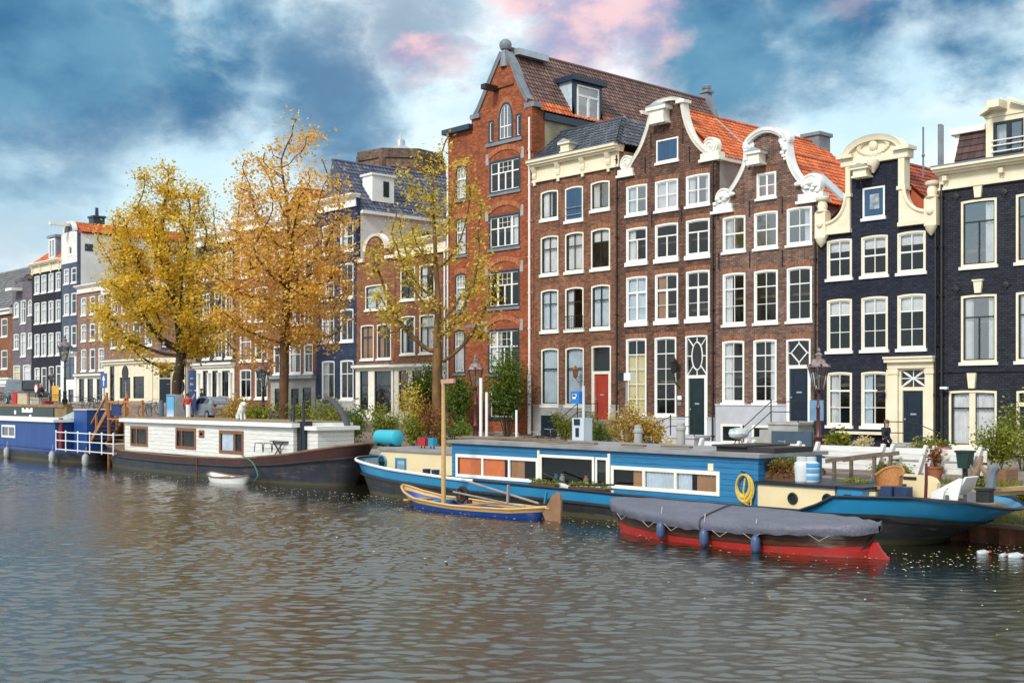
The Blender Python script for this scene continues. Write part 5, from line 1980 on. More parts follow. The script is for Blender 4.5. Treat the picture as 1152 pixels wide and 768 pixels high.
# --- grey-blue house with a white neck gable
H = House('canal_house', 'slender grey-blue house with a white neck gable and tall white flank', 69.5, 87, BR_GREYB, depth=14, side=WPLASTER)
cc = [(72, 77.7), (80.3, 86)]
for yt, yb in ((303, 320), (331, 355), (367, 390)):
    H.row(cc, yt, yb, 't1', curts=['LL', None], **kp)
H.win(77.5, 81, 277, 287, '1', **{**kp, 'rise': .2})
ze, zp_ = 20.4, Zp(78, 261)
mid = (H.s0 + H.s1) / 2
H.finish([(H.s1, ze), (mid + 1.25, ze + .2), (mid + 1.0, zp_)] + [(mid + math.cos(t), zp_ + .7 * math.sin(t)) for t in np.linspace(.2, math.pi - .2, 7)] + [(mid - 1.0, zp_), (mid - 1.25, ze + .2), (H.s0, ze)], 20.35)
zw = Zp(69.5, 298)
MB().prism([(H.s0, zw), (H.s1, zw), (H.s1, ze), (mid + 1.25, ze + .2), (mid + 1.0, zp_), (mid - 1.0, zp_), (mid - 1.25, ze + .2), (H.s0, ze)], D0 - .05, D0 - .004, holes=[arch_poly(S(77.5), S(81), Zp(77.5, 287), Zp(77.5, 277), .2)]).build('gable_front', WPLASTER, H.root)
ribbon(H, [(mid + 1.1 * math.cos(t), zp_ + .9 * math.sin(t)) for t in np.linspace(math.pi, 0, 11)], .2, D0 - .15, D0 + .3, WPLASTER)
MB().box(mid - .2, mid + .2, D0 - 2.0, D0, zp_ + .55, zp_ + .85).build('hoist_beam', CREAMW, H.root)
gable_roof(H, ORANGE_T, D0 + .4, D0 + 13.8, 20.45, 20.45, 21.5)
MB().box(H.s1 - .02, H.s1 + .03, Dof(95.5, H.s1), Dof(104.5, H.s1), Zp(95, 282, Dof(95, H.s1)), Zp(95, 274, Dof(95, H.s1))).build('flank_window', NAVYPAINT, H.root)
shopfront(H, Zp(69.5, 396.5), Zp(69.5, 400), [op(73, 85, 402, 427, 'tvv'), op(78, 84, 438, 458)], mt=WHITE)

# --- black house, four windows wide
H = House('canal_house', 'black painted house four windows wide with a cream cornice and a red roof dormer', 36, 69.5, BR_BLACK, depth=12)
cc = [(39, 44.6), (46.7, 52.2), (54.8, 60.2), (62.8, 68.2)]
for yt, yb in ((311, 331), (341, 364.5), (376, 401)):
    H.row(cc, yt, yb, 't1', curts=['F', 'LL', 'F', 'L'], **kp)
H.row(cc[:2], 413.5, 440, 't1', curts=['F', None], **kp)
H.door(55, 60.5, 412, 421, 452, NAVYDOOR)
H.win(63, 68.4, 411, 437, 't1', **kp)
z1, z0 = Zp(36, 297.5), Zp(36, 309)
H.finish([(H.s1, z1 - .3), (H.s0, z1 - .3)], z1 - .35)
cornice(H, z1, z0, CREAM, .5, [H.s0 + .4, H.s0 + 2.6, H.s1 - 2.6, H.s1 - .4])
mb = MB()
zr = z1 + 3.6
V = Vector((0, -4, z1 - zr))
W_ = H.s1 - H.s0
tiles(mb, (H.s0, D0 + 4, zr), (1, 0, 0), W_, V, V.length, tw=.34, th=.45, inside=lambda u, v: v / V.length > 1 - u / 3.2)
mb.add([(H.s0 + 3.2, D0 + 4, zr), (H.s1, D0 + 4, zr), (H.s1, D0, z1), (H.s0, D0, z1), (H.s0, D0 + 8, z1), (H.s1, D0 + 8, z1)], [(0, 1, 2, 3), (0, 3, 4), (0, 4, 5, 1), (1, 5, 2)])
rf = mb.build('roof', ORANGE_T, H.root)
a, b = S(52), S(60)
mb = MB().box(a, b, D0 + .3, D0 + 3, z1, z1 + 2.4).box(a - .2, b + .2, D0 + .1, D0 + 3.2, z1 + 2.4, z1 + 2.65)
do = mb.build('dormer', pm('blue_grey_paint', (.25, .32, .42), None, 2, .5), rf)
MB().prism([(a + .15, z1 + .2), (b - .15, z1 + .2), (b - .15, z1 + 2.3), (a + .15, z1 + 2.3)], D0 + .2, D0 + .295, holes=[[(a + .35, z1 + .4), ((a + b) / 2 - .1, z1 + .4), ((a + b) / 2 - .1, z1 + 2.1), (a + .35, z1 + 2.1)], [((a + b) / 2 + .1, z1 + .4), (b - .35, z1 + .4), (b - .35, z1 + 2.1), ((a + b) / 2 + .1, z1 + 2.1)]]).build('dormer_window', WHITE, rf)
s = S(66)
MB().box(s - .6, s + .6, D0 + 3.4, D0 + 4.6, zr - .6, zr + .9).box(s - .75, s + .75, D0 + 3.3, D0 + 4.7, zr + .9, zr + 1.1).lathe((s, D0 + 4, zr + 1.1), [(.2, 0), (.17, .9)], 8).build('chimney', NAVYPAINT, H.root)

# --- grey-purple house with a bell gable
H = House('canal_house', 'grey-purple house with a rounded gable and white hoist beam left of the black house', 14, 36, BR_LILAC, depth=12)
cc = [(15.6, 21.2), (23.4, 29), (31.7, 36)]
H.row([cc[0], cc[2]], 340, 357, 't1', curts=['F', 'L'], **{**kp, 'rise': .3})
H.win(23.4, 29, 338, 364, 't1', curt='L', **kp)
H.row([cc[0], cc[2]], 376, 393, 't1', curts=['L', 'F'], **kp)
H.win(23.4, 29, 374.5, 401, 't1', curt='F', **kp)
H.row([(15.2, 22.6), (26, 34.4)], 411, 431, 't1', curts=['F:y', 'F'], **kp)
mid = (H.s0 + H.s1) / 2
z1, zpk = Zp(14, 328), Zp(26, 312)
arc = [(mid + 1.9 * math.cos(t), z1 + .9 + (zpk - z1 - 1.2) * math.sin(t)) for t in np.linspace(0, math.pi, 13)]
H.finish([(H.s1, z1)] + arc + [(H.s0, z1)], z1 - .1)
ribbon(H, [(2 * mid - x, z) for x, z in arc], .2, D0 - .1, D0 + .36, BR_LILAC)
MB().box(mid - 1.7, mid + .2, D0 - 1.2, D0 - .02, z1 - .1, z1 + .2).build('hoist_beam', WHITE, H.root)
gable_roof(H, BROWN_T, D0 + .4, D0 + 11, z1 - .1, z1 - .1, z1 + 1.6)

# --- brick house at the frame's edge
H = House('canal_house', 'brick house with a broad grey roof and white eaves, cut by the frame edge', -70, 14, BR_ORANGE, depth=12)
for yt, yb in ((358.5, 379), (394, 415)):
    H.row([(1.5, 8.4), (-12, -5), (-26, -19)], yt, yb, 't1', curts=[None, 'L'], **kp)
z1 = Zp(1, 351)
flat_top(H, z1)
MB().box(H.s0, H.s1, D0 - .35, D0 - .003, z1 - .35, z1 + .3).build('eave_board', WHITE, H.root)
zr = Zp(2, 307, D0 + 5)
mb = MB()
V = Vector((0, -5.4, z1 - zr))
tiles(mb, (H.s0, D0 + 5, zr), (1, 0, 0), H.s1 - H.s0, V, V.length, tw=.5, th=.5, flat=True, inside=lambda u, v: u < (H.s1 - H.s0) - 4.5 * (1 - v / V.length))
mb.add([(H.s0, D0 + 5, zr), (H.s1 - 4.5, D0 + 5, zr), (H.s1, D0 - .3, z1), (H.s0, D0 - .3, z1), (H.s1, D0 + 10, z1)], [(0, 1, 2, 3), (1, 4, 2)])
mb.build('roof', tilemat('grey_slate', [(0, (.09, .09, .095)), (1, (.17, .165, .17))]), H.root)
shopfront(H, Zp(1, 425), Zp(1, 432), [op(-3, 8, 435, 452)], mt=WHITE)

# --- brick tower of a church behind the roofs
T = thing('church_tower', 'brown brick octagonal church tower with blind arches rising behind the slate roof', 'tower', (-106.6, 80, 3))
cx_, cy_ = -106.6, 80.0
r8 = 5.0
ztop = 29.6
mb = MB()
ang = [R(22.5 + 45 * i + 8) for i in range(8)]
v8 = [(cx_ + r8 * math.cos(a), cy_ + r8 * math.sin(a)) for a in ang]
mb.prism(v8, 3, ztop, plane='xy')
mb.build('wall', brick('church_brick', (.17, .105, .075), (.26, .17, .125), (.16, .13, .10), bw=.5, rh=.2), T)
for k in (1.02, 1.05):
    pass
mb = MB().prism([(cx_ + (x - cx_) * 1.035, cy_ + (y - cy_) * 1.035) for x, y in v8], ztop, ztop + .5, plane='xy')
mb.prism([(cx_ + (x - cx_) * 1.01, cy_ + (y - cy_) * 1.01) for x, y in v8], ztop + .502, ztop + 1.0, plane='xy')
mb.build('parapet', brick('church_brick2', (.12, .08, .06), (.2, .14, .11), (.14, .12, .10), bw=.5, rh=.2), T)
for i in range(8):
    a, b = Vector((*v8[i], 0)), Vector((*v8[(i + 1) % 8], 0))
    t = (b - a).normalized()
    n = Vector((t.y, -t.x, 0))
    L = (b - a).length
    for u in (.3, .7):
        p = a + t * L * u
        arch = arch_poly(-.55, .55, -6.5, -1.0, .55)
        mb = MB()
        ring = arch_poly(-.75, .75, -6.6, -.8, .75)
        vs = []
        for off in (.02, .18):
            vs += [tuple(p + t * x + n * off + Vector((0, 0, ztop + z))) for x, z in ring] + [tuple(p + t * x + n * off + Vector((0, 0, ztop + z))) for x, z in arch]
        m_ = len(ring)
        fs = []
        for j in range(1, m_ - 0):
            j2 = (j + 1) % m_
            fs += [(2 * m_ + j, 2 * m_ + j2, 3 * m_ + j2, 3 * m_ + j), (m_ + j, m_ + j2, 3 * m_ + j2, 3 * m_ + j), (j, j2, 2 * m_ + j2, 2 * m_ + j)]
        mb.add(vs, fs)
        mb.build('blind_arch', BR_PURP, T)
    MB().bar((a.x, a.y, 20), (a.x, a.y, ztop), .5, .5, up=(0, 1, 0)).build('buttress', BR_PURP, T)
MB().lathe((cx_, cy_, ztop + .9), [(2.6, 0), (1.5, .7), (.9, 1.1), (.55, 1.3), (.5, 1.9), (.2, 2.2), (.05, 2.6)], 12).build('lantern', ZINC, T, smooth=True)
# ================================================================== boats
def hull_rows(sa, sb, d, b, sheer, f0, f1, nf=3, T=64, p=5.0, q=2.2, zb=-.4, out=0.0):
    """Rings of a hull between two height fractions; sa, sb, b are (waterline, sheer) pairs."""
    rows = []
    for k in range(nf + 1):
        f = f0 + (f1 - f0) * k / nf
        A, B_, hb = sa[0] + (sa[1] - sa[0]) * f ** 1.3, sb[0] + (sb[1] - sb[0]) * f ** 1.3, b[0] + (b[1] - b[0]) * f ** .7
        ring = []
        for side in (-1, 1):
            for i in range(T):
                u = -math.cos(math.pi * i / T) * -side          # -1 .. 1 on the near side, back on the far side
                t = (u + 1) / 2
                h = hb * max(0, 1 - abs(u) ** p) ** (1 / q) + out
                z = zb + f * (sheer(t) - zb)
                ring.append(((A + B_) / 2 + u * (B_ - A + 2 * out) / 2, d + side * h, z))
        rows.append(ring)
    return rows


def hull_band(root, name, mat, *a, nf=3, cap=None, **kw):
    rows = hull_rows(*a, nf=nf, **kw)
    mb = MB().grid(rows, closed=True)
    return mb.build(name, mat, root, smooth=True, angle=60)


def deck_face(root, mat, sa, sb, d, b, sheer, f, p, q, inset=.03, name='deck'):
    r = hull_rows(sa, sb, d, b, sheer, f, f, nf=1, p=p, q=q, out=-inset)[0]
    T = len(r) // 2
    near, far = r[:T], r[T:][::-1]
    mb = MB().grid([near, far])
    return mb.build(name, mat, root)


def sheer_tube(root, name, mat, sa, sb, d, b, sheer, r, p, q, f=1.0, out=0.0):
    ring = hull_rows(sa, sb, d, b, sheer, f, f, nf=1, p=p, q=q, out=out)[0]
    return MB().tube(ring, r, 6, closed=True).build(name, mat, root, smooth=True)


def cabin(root, name, mat, s0, s1, d0, d1, z0, z1, holes=(), roof=None, over=.12, rt=.10, roofname='roof', z1l=None):
    mb = MB()
    zl = z1 if z1l is None else z1l
    zr = z1
    mb.prism([(s0, z0), (s1, z0), (s1, zr), (s0, zl)], d0, d0 + .06, holes=holes)
    mb.prism([(s0, z0), (s1, z0), (s1, zr), (s0, zl)], d1 - .06, d1)
    mb.prism([(d0 + .06, z0), (d1 - .06, z0), (d1 - .06, zl), (d0 + .06, zl)], s0, s0 + .06, plane='yz')
    mb.prism([(d0 + .06, z0), (d1 - .06, z0), (d1 - .06, zr), (d0 + .06, zr)], s1 - .06, s1, plane='yz')
    mb.box(s0 + .06, s1 - .06, d0 + .06, d1 - .06, z0, z0 + .02)
    c = mb.build(name, mat, root)
    if roof:
        r = MB()
        a = over
        vs = [(s, y, z + h) for (s, z) in ((s0 - a, zl), (s1 + a, zr)) for y in (d0 - a, d1 + a) for h in (.004, rt)]
        r.add(vs, [(0, 1, 3, 2), (4, 6, 7, 5), (0, 4, 5, 1), (2, 3, 7, 6), (0, 2, 6, 4), (1, 5, 7, 3)])
        r.build(roofname, roof, root)
    return c


def R4(pl, pr, yt, yb, d):
    return (S(pl, d), S(pr, d), Zp(pl, yb, d), Zp(pl, yt, d))


def rect(x0, x1, z0, z1):
    return [(x0, z0), (x1, z0), (x1, z1), (x0, z1)]


def boatwin(root, x0, x1, z0, z1, d, frame, divs=(), curts=(), fw=.07, glass=None, proud=.03, dm=.05):
    mb = MB().prism(rect(x0 - fw * .4, x1 + fw * .4, z0 - fw * .4, z1 + fw * .4), d - proud, d - .002, holes=[rect(x0 + fw * .6, x1 - fw * .6, z0 + fw * .6, z1 - fw * .6)])
    for u in divs:
        x = x0 + (x1 - x0) * u
        mb.box(x - dm, x + dm, d - proud + .003, d + .05, z0 + .02, z1 - .02)
    w = mb.build('window', frame, root)
    MB().quad((x0, d + .02, z0), (x1, d + .02, z0), (x1, d + .02, z1), (x0, d + .02, z1)).build('pane', glass or GLASS, w)
    for a, b, mt in curts:
        xa, xb = x0 + (x1 - x0) * a, x0 + (x1 - x0) * b
        n = max(8, int((xb - xa) / .03))
        MB().grid([[(xa + (xb - xa) * i / n, d + .06 + .022 * math.sin(i * 1.3), z) for i in range(n + 1)] for z in (z0, z1)]).build('curtain', mt, w, smooth=True, angle=80)
    return w


SHIPBLUE = planks('ship_blue_boards', (.025, .20, .42), (.02, .165, .36), axis=2, width=.17, rough=.42, gap=.10)
SHIPBLUES = pm('ship_blue_paint', (.025, .25, .48), (.022, .20, .40), .8, .3, .06, 6, coat=.2)
def hullmat(name, c, c2, rough=.45, slime=.85):
    """Hull paint with scuffs, rust runs and a slimy waterline."""
    m, t, b = newmat(name)
    v = objco(t)
    col = ramp(t, tnoise(t, v, 1.2), [(.35, c2), (.68, c)])
    mp = t.nodes.new('ShaderNodeMapping')
    mp.inputs['Scale'].default_value = (3.2, 3.2, .45)
    lnk(t, v, mp.inputs[0])
    col = mixc(t, ramp(t, tnoise(t, mp.outputs[0], 1.3, 6), [(.58, (0, 0, 0)), (.72, (.7, .7, .7))]), col, (.11, .055, .03))
    mp = t.nodes.new('ShaderNodeMapping')
    mp.inputs['Scale'].default_value = (.6, .6, 9)
    lnk(t, v, mp.inputs[0])
    col = mixc(t, ramp(t, tnoise(t, mp.outputs[0], 1.5, 6), [(.60, (0, 0, 0)), (.66, (.5, .5, .5))]), col, (.16, .16, .16))
    sp = t.nodes.new('ShaderNodeSeparateXYZ')
    lnk(t, v, sp.inputs[0])
    ad = t.nodes.new('ShaderNodeMath')
    ad.operation = 'MULTIPLY_ADD'
    lnk(t, tnoise(t, v, 3.0, 5), ad.inputs[0])
    ad.inputs[1].default_value = -.22
    lnk(t, sp.outputs[2], ad.inputs[2])
    col = mixc(t, ramp(t, ad.outputs[0], [(0, (slime,) * 3), (.07, (0, 0, 0))]), col, (.075, .07, .035))
    lnk(t, col, b.inputs['Base Color'])
    b.inputs['Roughness'].default_value = rough
    lnk(t, bumpn(t, tnoise(t, v, 7, 4), .15), b.inputs['Normal'])
    return m


HULLBLK = hullmat('tarred_hull', (.018, .02, .024), (.035, .036, .04))
STRAKE = pm('grey_black_strake', (.05, .05, .055), (.03, .03, .033), 2, .5, .2, 6)
SHIPCREAM = pm('ship_cream_paint', (.80, .67, .42), (.70, .57, .34), .7, .4, .05, 6)
ROOFGREY = pm('roofing_felt', (.30, .30, .31), (.19, .19, .20), .9, .85, .3, 9)
DECKW = planks('weathered_deck', (.26, .20, .14), (.19, .15, .11), axis=1, width=.14)
RUST = pm('rust', (.20, .07, .03), (.10, .04, .02), 5, .85, .3, 20)
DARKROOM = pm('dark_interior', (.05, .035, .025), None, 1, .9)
NAVYEDGE = pm('navy_edge', (.012, .02, .035), None, 2, .4)

# ---- the long blue houseboat
B = thing('houseboat', 'long houseboat with blue boarded cabin, cream ends and a black and blue hull', 'houseboat', (-29, 30.6, 0))
SA, SB, DB, BB, PP, QQ = (-41.9, -43.0), (-17.0, -14.2), 30.65, (1.95, 2.2), 6.5, 2.2
sh = lambda t: float(np.interp(t, [0, .06, .15, .3, .55, .66, .825, .85, .93, .97, 1], [1.42, 1.33, 1.15, .98, .90, .84, .84, 1.28, 1.36, 1.30, 1.12]))
ar = (SA, SB, DB, BB, sh)
hull_band(B, 'hull', HULLBLK, *ar, 0, .72, nf=6, p=PP, q=QQ)
hull_band(B, 'rubbing_strake', STRAKE, *ar, .665, .725, nf=2, p=PP, q=QQ, out=.07)
hull_band(B, 'bulwark', SHIPBLUES, *ar, .722, 1.0, nf=3, p=PP, q=QQ)
sheer_tube(B, 'gunwale', NAVYEDGE, *ar, .05, PP, QQ)
rg_ = hull_rows(*ar, .995, .995, nf=1, p=PP, q=QQ, out=.03)[0]
wr_ = [q for q in rg_[:64] if q[0] < -33]
if wr_[0][0] > wr_[-1][0]:
    wr_ = wr_[::-1]
MB().tube(wr_, .06, 6).build('white_rim', WHITE, B, smooth=True)
deck_face(B, DECKW, *ar, .92, PP, QQ)
dm = 29.0
# main cabin
x0, x1 = S(508.5, dm), S(853, dm)
zt, zb_ = 2.27, .72
w1 = R4(514, 605, 511.5, 534.5, dm)
wa = (S(608.5, dm), S(668, dm), 1.0, 1.98)
wb = (S(671, dm), S(683.5, dm), 1.0, 1.98)
w2 = (S(689, dm), S(808.5, dm), 1.07, 1.72)
cabin(B, 'main_cabin', SHIPBLUE, x0, x1, dm, 32.3, zb_, zt - .05, [rect(*w) for w in (w1, wa, wb, w2)], ROOFGREY, .14, .12, z1l=zt)
MB().box(x0 + .1, x1 - .1, 30.6, 30.65, zb_ + .03, zt - .1).build('cabin_partition', DARKROOM, B)
boatwin(B, *w1, dm, WHITE, (.335, .665), ((.02, .30, CURTR), (.345, .60, CURTR), (.68, .84, CURTBR)), .12)
boatwin(B, *wa, dm, CREAMW, (), (), .10)
boatwin(B, *wb, dm, CREAMW, (), (), .08)
boatwin(B, *w2, dm, CREAMW, (.315, .615), ((.20, .30, CURTBR), (.33, .60, CURTB), (.63, .76, CURTB), (.80, .98, CURTBR)), .12)
MB().box(wa[0] - .16, wb[1] + .3, dm - .045, dm - .003, wa[2] - .22, wa[2] - .05).build('window_board', CREAMW, B)
for px in (606.6, 685.8):
    MB().box(S(px, dm) - .05, S(px, dm) + .05, dm - .05, dm - .004, zb_ + .02, zt - .12).build('cabin_post', CREAMW, B)
MB().box(S(797, dm), S(803, dm), dm - .03, dm - .003, Zp(797, 529, dm), Zp(797, 521, dm)).build('deck_light', CREAM, B)
# shop of small things behind the big pane
for i, (u, c_) in enumerate(((.18, (.05, .25, .30)), (.3, (.5, .5, .48)), (.75, (.45, .30, .2)))):
    x = wa[0] + (wa[1] - wa[0]) * u
    MB().lathe((x, dm + .3, wa[2] - .05), [(.08, 0), (.12, .12), (.10, .28), (.05, .34), (.07, .40)], 10).build('vase', pm('vase%d' % i, c_, None, 3, .3), B)
MB().box(wa[0] + (wa[1] - wa[0]) * .72, wa[0] + (wa[1] - wa[0]) * .98, dm + .9, dm + .93, 1.45, 1.8).build('picture', pm('pale_picture', (.40, .42, .40), (.25, .2, .12), 5, .6), B)
# cream fore cabin with rounded end
dc = 29.25
xa, xb = S(413, dc), x0 - .02
sec = []
zf0, zf1 = 1.0, 1.82
n = 10
mb = MB()
ring = []
for i in range(n + 1):
    th = math.pi / 2 + math.pi * i / n
    ring.append((xa + 1.3 + 1.3 * math.cos(th), 30.65 + 1.4 * math.sin(th)))
plan = [(xb, 32.05)] + ring + [(xb, 29.25)]
mb.grid([[(x, y, zf0) for x, y in plan], [(x, y, zf1) for x, y in plan]])
mb.build('fore_cabin', SHIPCREAM, B, smooth=True, angle=30)
mb = MB().prism([(x * 1 + (-.1 if x < xa + 1 else 0), 30.65 + (y - 30.65) * 1.06) for x, y in plan], zf1 + .003, zf1 + .10, plane='xy')
mb.build('fore_cabin_roof', ROOFGREY, B)


def porthole(px, py, d, r, rim, root=B):
    c = P(px, py, d)
    mb = MB().tube([(c.x + r * math.cos(t), d - .02, c.z + r * math.sin(t)) for t in np.linspace(0, 2 * math.pi, 19)[:-1]], .035, 6, closed=True)
    o = mb.build('porthole', rim, root, smooth=True)
    MB().lathe((c.x, d - .012, c.z), [(r, 0), (r, .008)], 18, axis='y').build('pane', pm('dark_port_glass', (.01, .025, .03), None, 1, .06), o)


porthole(430, 519.5, 29.22, .27, SHIPBLUES)
w3 = R4(445, 457, 514.5, 530, dc - .01)
mb = MB().prism(rect(*w3), dc - .04, dc - .004, holes=[rect(w3[0] + .1, w3[1] - .1, w3[2] + .1, w3[3] - .1)])
wo = mb.build('window', SHIPBLUES, B)
MB().quad((w3[0], dc - .012, w3[2]), (w3[1], dc - .012, w3[2]), (w3[1], dc - .012, w3[3]), (w3[0], dc - .012, w3[3])).build('pane', GLASSB, wo)
MB().quad((w3[0] + .08, dc - .006, w3[2] + .08), (w3[1] - .08, dc - .006, w3[2] + .08), (w3[1] - .08, dc - .006, w3[3] - .08), (w3[0] + .08, dc - .006, w3[3] - .08)).build('curtain', CURTB, wo)
# cream aft trunk with portholes, blue hatch, seat back
da = 28.95
xc, xd = x1 + .02, S(939, da)
cabin(B, 'aft_trunk', SHIPCREAM, xc, xd, da, 31.6, .65, 1.47, (), NAVYEDGE, .07, .09, 'trunk_roof')
porthole(892, 560.3, da - .01, .14, IRON)
porthole(931, 561.7, da - .01, .14, IRON)
cabin(B, 'hatch', SHIPBLUES, xd + .05, S(969.5, da), da + .02, 31.5, .65, 1.49, (), NAVYEDGE, .05, .06, 'hatch_cover')
MB().box(S(949, da), S(957, da), da - .0, da + .018, 1.30, 1.34).build('hatch_handle', IRON, B)
MB().box(S(970, 29.4), S(987, 29.4), 29.3, 29.4, 1.0, 1.42).build('cream_panel', SHIPCREAM, B)
x_, X_ = S(1013, 31.2), S(1054, 31.2)
mb = MB().prism([(x_, 1.0), (X_, 1.0), (X_, 1.62), (X_ - .1, 1.74), (X_ - .3, 1.8), (x_, 1.83)], 31.2, 31.4)
mb.build('bench_back', SHIPCREAM, B)
MB().box(x_ + .1, x_ + .5, 31.17, 31.198, 1.68, 1.76).build('bench_slot', IRON, B)
MB().tube([P(1041, 567, 29.6), P(1042, 543, 29.6), P(1042, 521, 29.6)], [.045, .045, .035], 8).build('mooring_post', pm('oxblood_paint', (.12, .015, .015), None, 3, .4), B)
MB().lathe((S(1041, 29.6), 29.6, 1.0), [(.22, 0), (.16, .08), (.06, .12)], 10).build('post_foot', IRON, B)
# tiller head
tp = [P(1113, 556, 30.5), P(1115, 543, 30.5), P(1116.5, 533, 30.5), P(1119, 526.5, 30.5), P(1123, 524, 30.5)]
MB().tube(tp, [.13, .14, .15, .14, .10], 8).build('rudder_head', pm('grey_blue_timber', (.20, .23, .26), (.12, .14, .16), 3, .6), B, smooth=True)
MB().box(S(1090, 30), S(1104, 30), 29.9, 30.5, 1.28, 1.52).build('deck_locker', pm('grey_locker', (.16, .17, .19), None, 3, .6), B)
MB().lathe((S(1108, 29.9), 29.9, 1.3), [(.22, 0), (.22, .3), (.26, .31), (.26, .36)], 10).build('bollard', IRON, B)
MB().bar((S(1095, 30.2), 30.2, 1.52), (S(1160, 31.5), 32.4, 1.62), .16, .1).build('gang_board', pm('bare_timber', (.48, .33, .17), (.36, .24, .12), 3, .7, stretch=(.3, 4, 4)), B)
MB().bar((S(1110, 30.6), 30.6, 1.45), (S(1162, 31.9), 32.8, 1.46), .16, .1).build('gang_board', _mats['bare_timber'], B)
# clutter that belongs to the boat
mb = MB().box(S(815, 30), S(880, 30), 29.6, 31.6, 2.345, 2.50)
mb.box(S(812, 30), S(850, 30), 29.5, 31.8, 2.502, 2.55)
mb.build('roof_hatch', pm('black_felt', (.035, .03, .03), None, 4, .8), B)
for px, ln, dd in ((605, 1.6, 29.4), (640, 1.2, 29.5), (700, .9, 29.3), (745, 1.1, 29.5), (560, 2.6, 30.2), (590, 2.0, 30.8)):
    s = S(px, dd)
    MB().bar((s, dd, 2.44), (s + ln, dd + .1 * ln, 2.43), .22, .06).build('roof_plank', pm('old_plank', (.24, .16, .10), (.13, .09, .06), 4, .85, .3, 15, stretch=(.5, 4, 4)), B)
mb = MB()
for i in range(5):
    mb.tube([(S(515, 30.3) + .3 * i, 30.2 + .08 * i, 2.42 + .03 * (i % 2)), (S(515, 30.3) + 3.0 + .3 * i, 30.4 + .07 * i, 2.42 + .03 * (i % 3))], .05, 6)
mb.build('spar', _mats['old_plank'], B)
for px, py in ((480, 533), (490, 534)):
    c = P(px, py, 28.85)
    MB().lathe((c.x, 28.85, c.z - .22), [(.13, 0), (.16, .38), (.18, .40), (.16, .42), (.12, .36)], 12).build('deck_pot', pm('navy_pot', (.02, .045, .12), None, 3, .4), B)
for px in (990, 1006):
    c = P(px, 563, 29.0)
    MB().box(c.x - .17, c.x + .17, 29.3, 29.65, 1.14, 1.60).build('deck_box', pm('navy_pot', (.02, .045, .12), None, 3, .4), B)
MB().tube([P(610, 532, 28.5), P(640, 545, 28.45), P(691, 545, 28.45)], .03, 6).build('handrail', IRON, B)

tank = thing('oil_tank', 'bright turquoise cylindrical tank lying on the cream cabin roof', 'tank', (S(437, 30.6), 30.6, 1.93))
ax = tank.location
MB().lathe((ax.x - .72, ax.y, 2.29), [(.05, -.04), (.27, .0), (.33, .05), (.33, 1.38), (.27, 1.43), (.05, 1.47)], 20, axis='x').build('drum', pm('turquoise_paint', (.03, .42, .55), (.03, .36, .48), 1.2, .35), tank, smooth=True)
for dx in (-.45, .45):
    MB().box(ax.x + dx - .06, ax.x + dx + .06, 30.3, 30.9, 1.925, 2.03).build('cradle', IRON, tank)
for px, c_, lab, w_ in ((476, (.45, .02, .025), 'small red fuel can standing on the cream cabin roof', .5), (486.5, (.02, .30, .50), 'small blue canister beside the red can on the cabin roof', .32)):
    t = thing('fuel_can', lab, 'can', (S(px, 30.4), 30.4, 1.92))
    l = t.location
    m_ = pm('can_paint_%d' % px, c_, None, 3, .4)
    MB().box(l.x - w_ / 2, l.x + w_ / 2, 30.3, 30.52, 2.02, 2.36).build('body', m_, t)
    MB().tube([(l.x - .1, 30.4, 2.36), (l.x - .08, 30.4, 2.44), (l.x + .08, 30.4, 2.44), (l.x + .1, 30.4, 2.36)], .02, 6).build('handle', IRON, t)
    MB().box(l.x - .12, l.x - .09, 30.38, 30.42, 1.925, 2.02).box(l.x + .09, l.x + .12, 30.38, 30.42, 1.925, 2.02).build('stand', IRON, t)

rc = thing('rope_coil', 'thick yellow rope coiled on a hook on the blue cabin wall', 'rope', (S(836, 28.9), 28.93, Zp(836, 530, 28.9)))
mb = MB()
c = P(836, 545, 28.9)
for k in range(7):
    r = .27 + .018 * k
    mb.tube([(c.x + (r * .82) * math.cos(t) + .012 * k, 28.90 - .018 * (k % 3), c.z + r * 1.12 * math.sin(t) - .02 * k) for t in np.linspace(0, 2 * math.pi, 25)[:-1]], .026, 6, closed=True)
mb.tube([(c.x + .1, 28.86, c.z + .2), (c.x + .05, 28.84, c.z - .2), (c.x + .12, 28.86, c.z - .55), (c.x + .3, 28.87, c.z - .6), (c.x + .33, 28.88, c.z - .2)], .024, 6)
mb.build('coil', pm('yellow_rope', (.72, .52, .10), (.55, .38, .06), 12, .8), rc, smooth=True)
MB().tube([(c.x, 28.98, c.z + .36), (c.x, 28.84, c.z + .36), (c.x, 28.84, c.z + .42)], .02, 6).build('hook', IRON, rc)

# ---- red and varnished sloop under a grey cover
K = thing('sloop', 'varnished wooden sloop with a red bottom under a grey-blue tarpaulin', 'sloop', (-20.3, 26.7, 0))
sa, sb, dk, bb = (-24.5, -24.85), (-16.3, -16.0), 26.75, (.95, 1.2)
shk = lambda t: float(np.interp(t, [0, .12, .35, .7, .9, 1], [.78, .62, .50, .50, .60, .72]))
ak = (sa, sb, dk, bb, shk)
VARN = planks('varnished_planks', (.085, .032, .016), (.055, .02, .011), axis=2, width=.11, rough=.3)
REDB = hullmat('red_bottom_paint', (.50, .018, .018), (.36, .014, .014), .4, .12)
kp_ = dict(p=2.3, q=1.5)
hull_band(K, 'bottom', REDB, *ak, 0, .63, nf=4, **kp_)
hull_band(K, 'topsides', VARN, *ak, .625, 1.0, nf=4, **kp_)
MB().prism([(-16.6, -.3), (-15.65, -.3), (-15.67, .02), (-15.87, .22), (-15.99, .40), (-16.11, .40), (-16.6, .30)], 26.70, 26.80).build('stem', REDB, K)
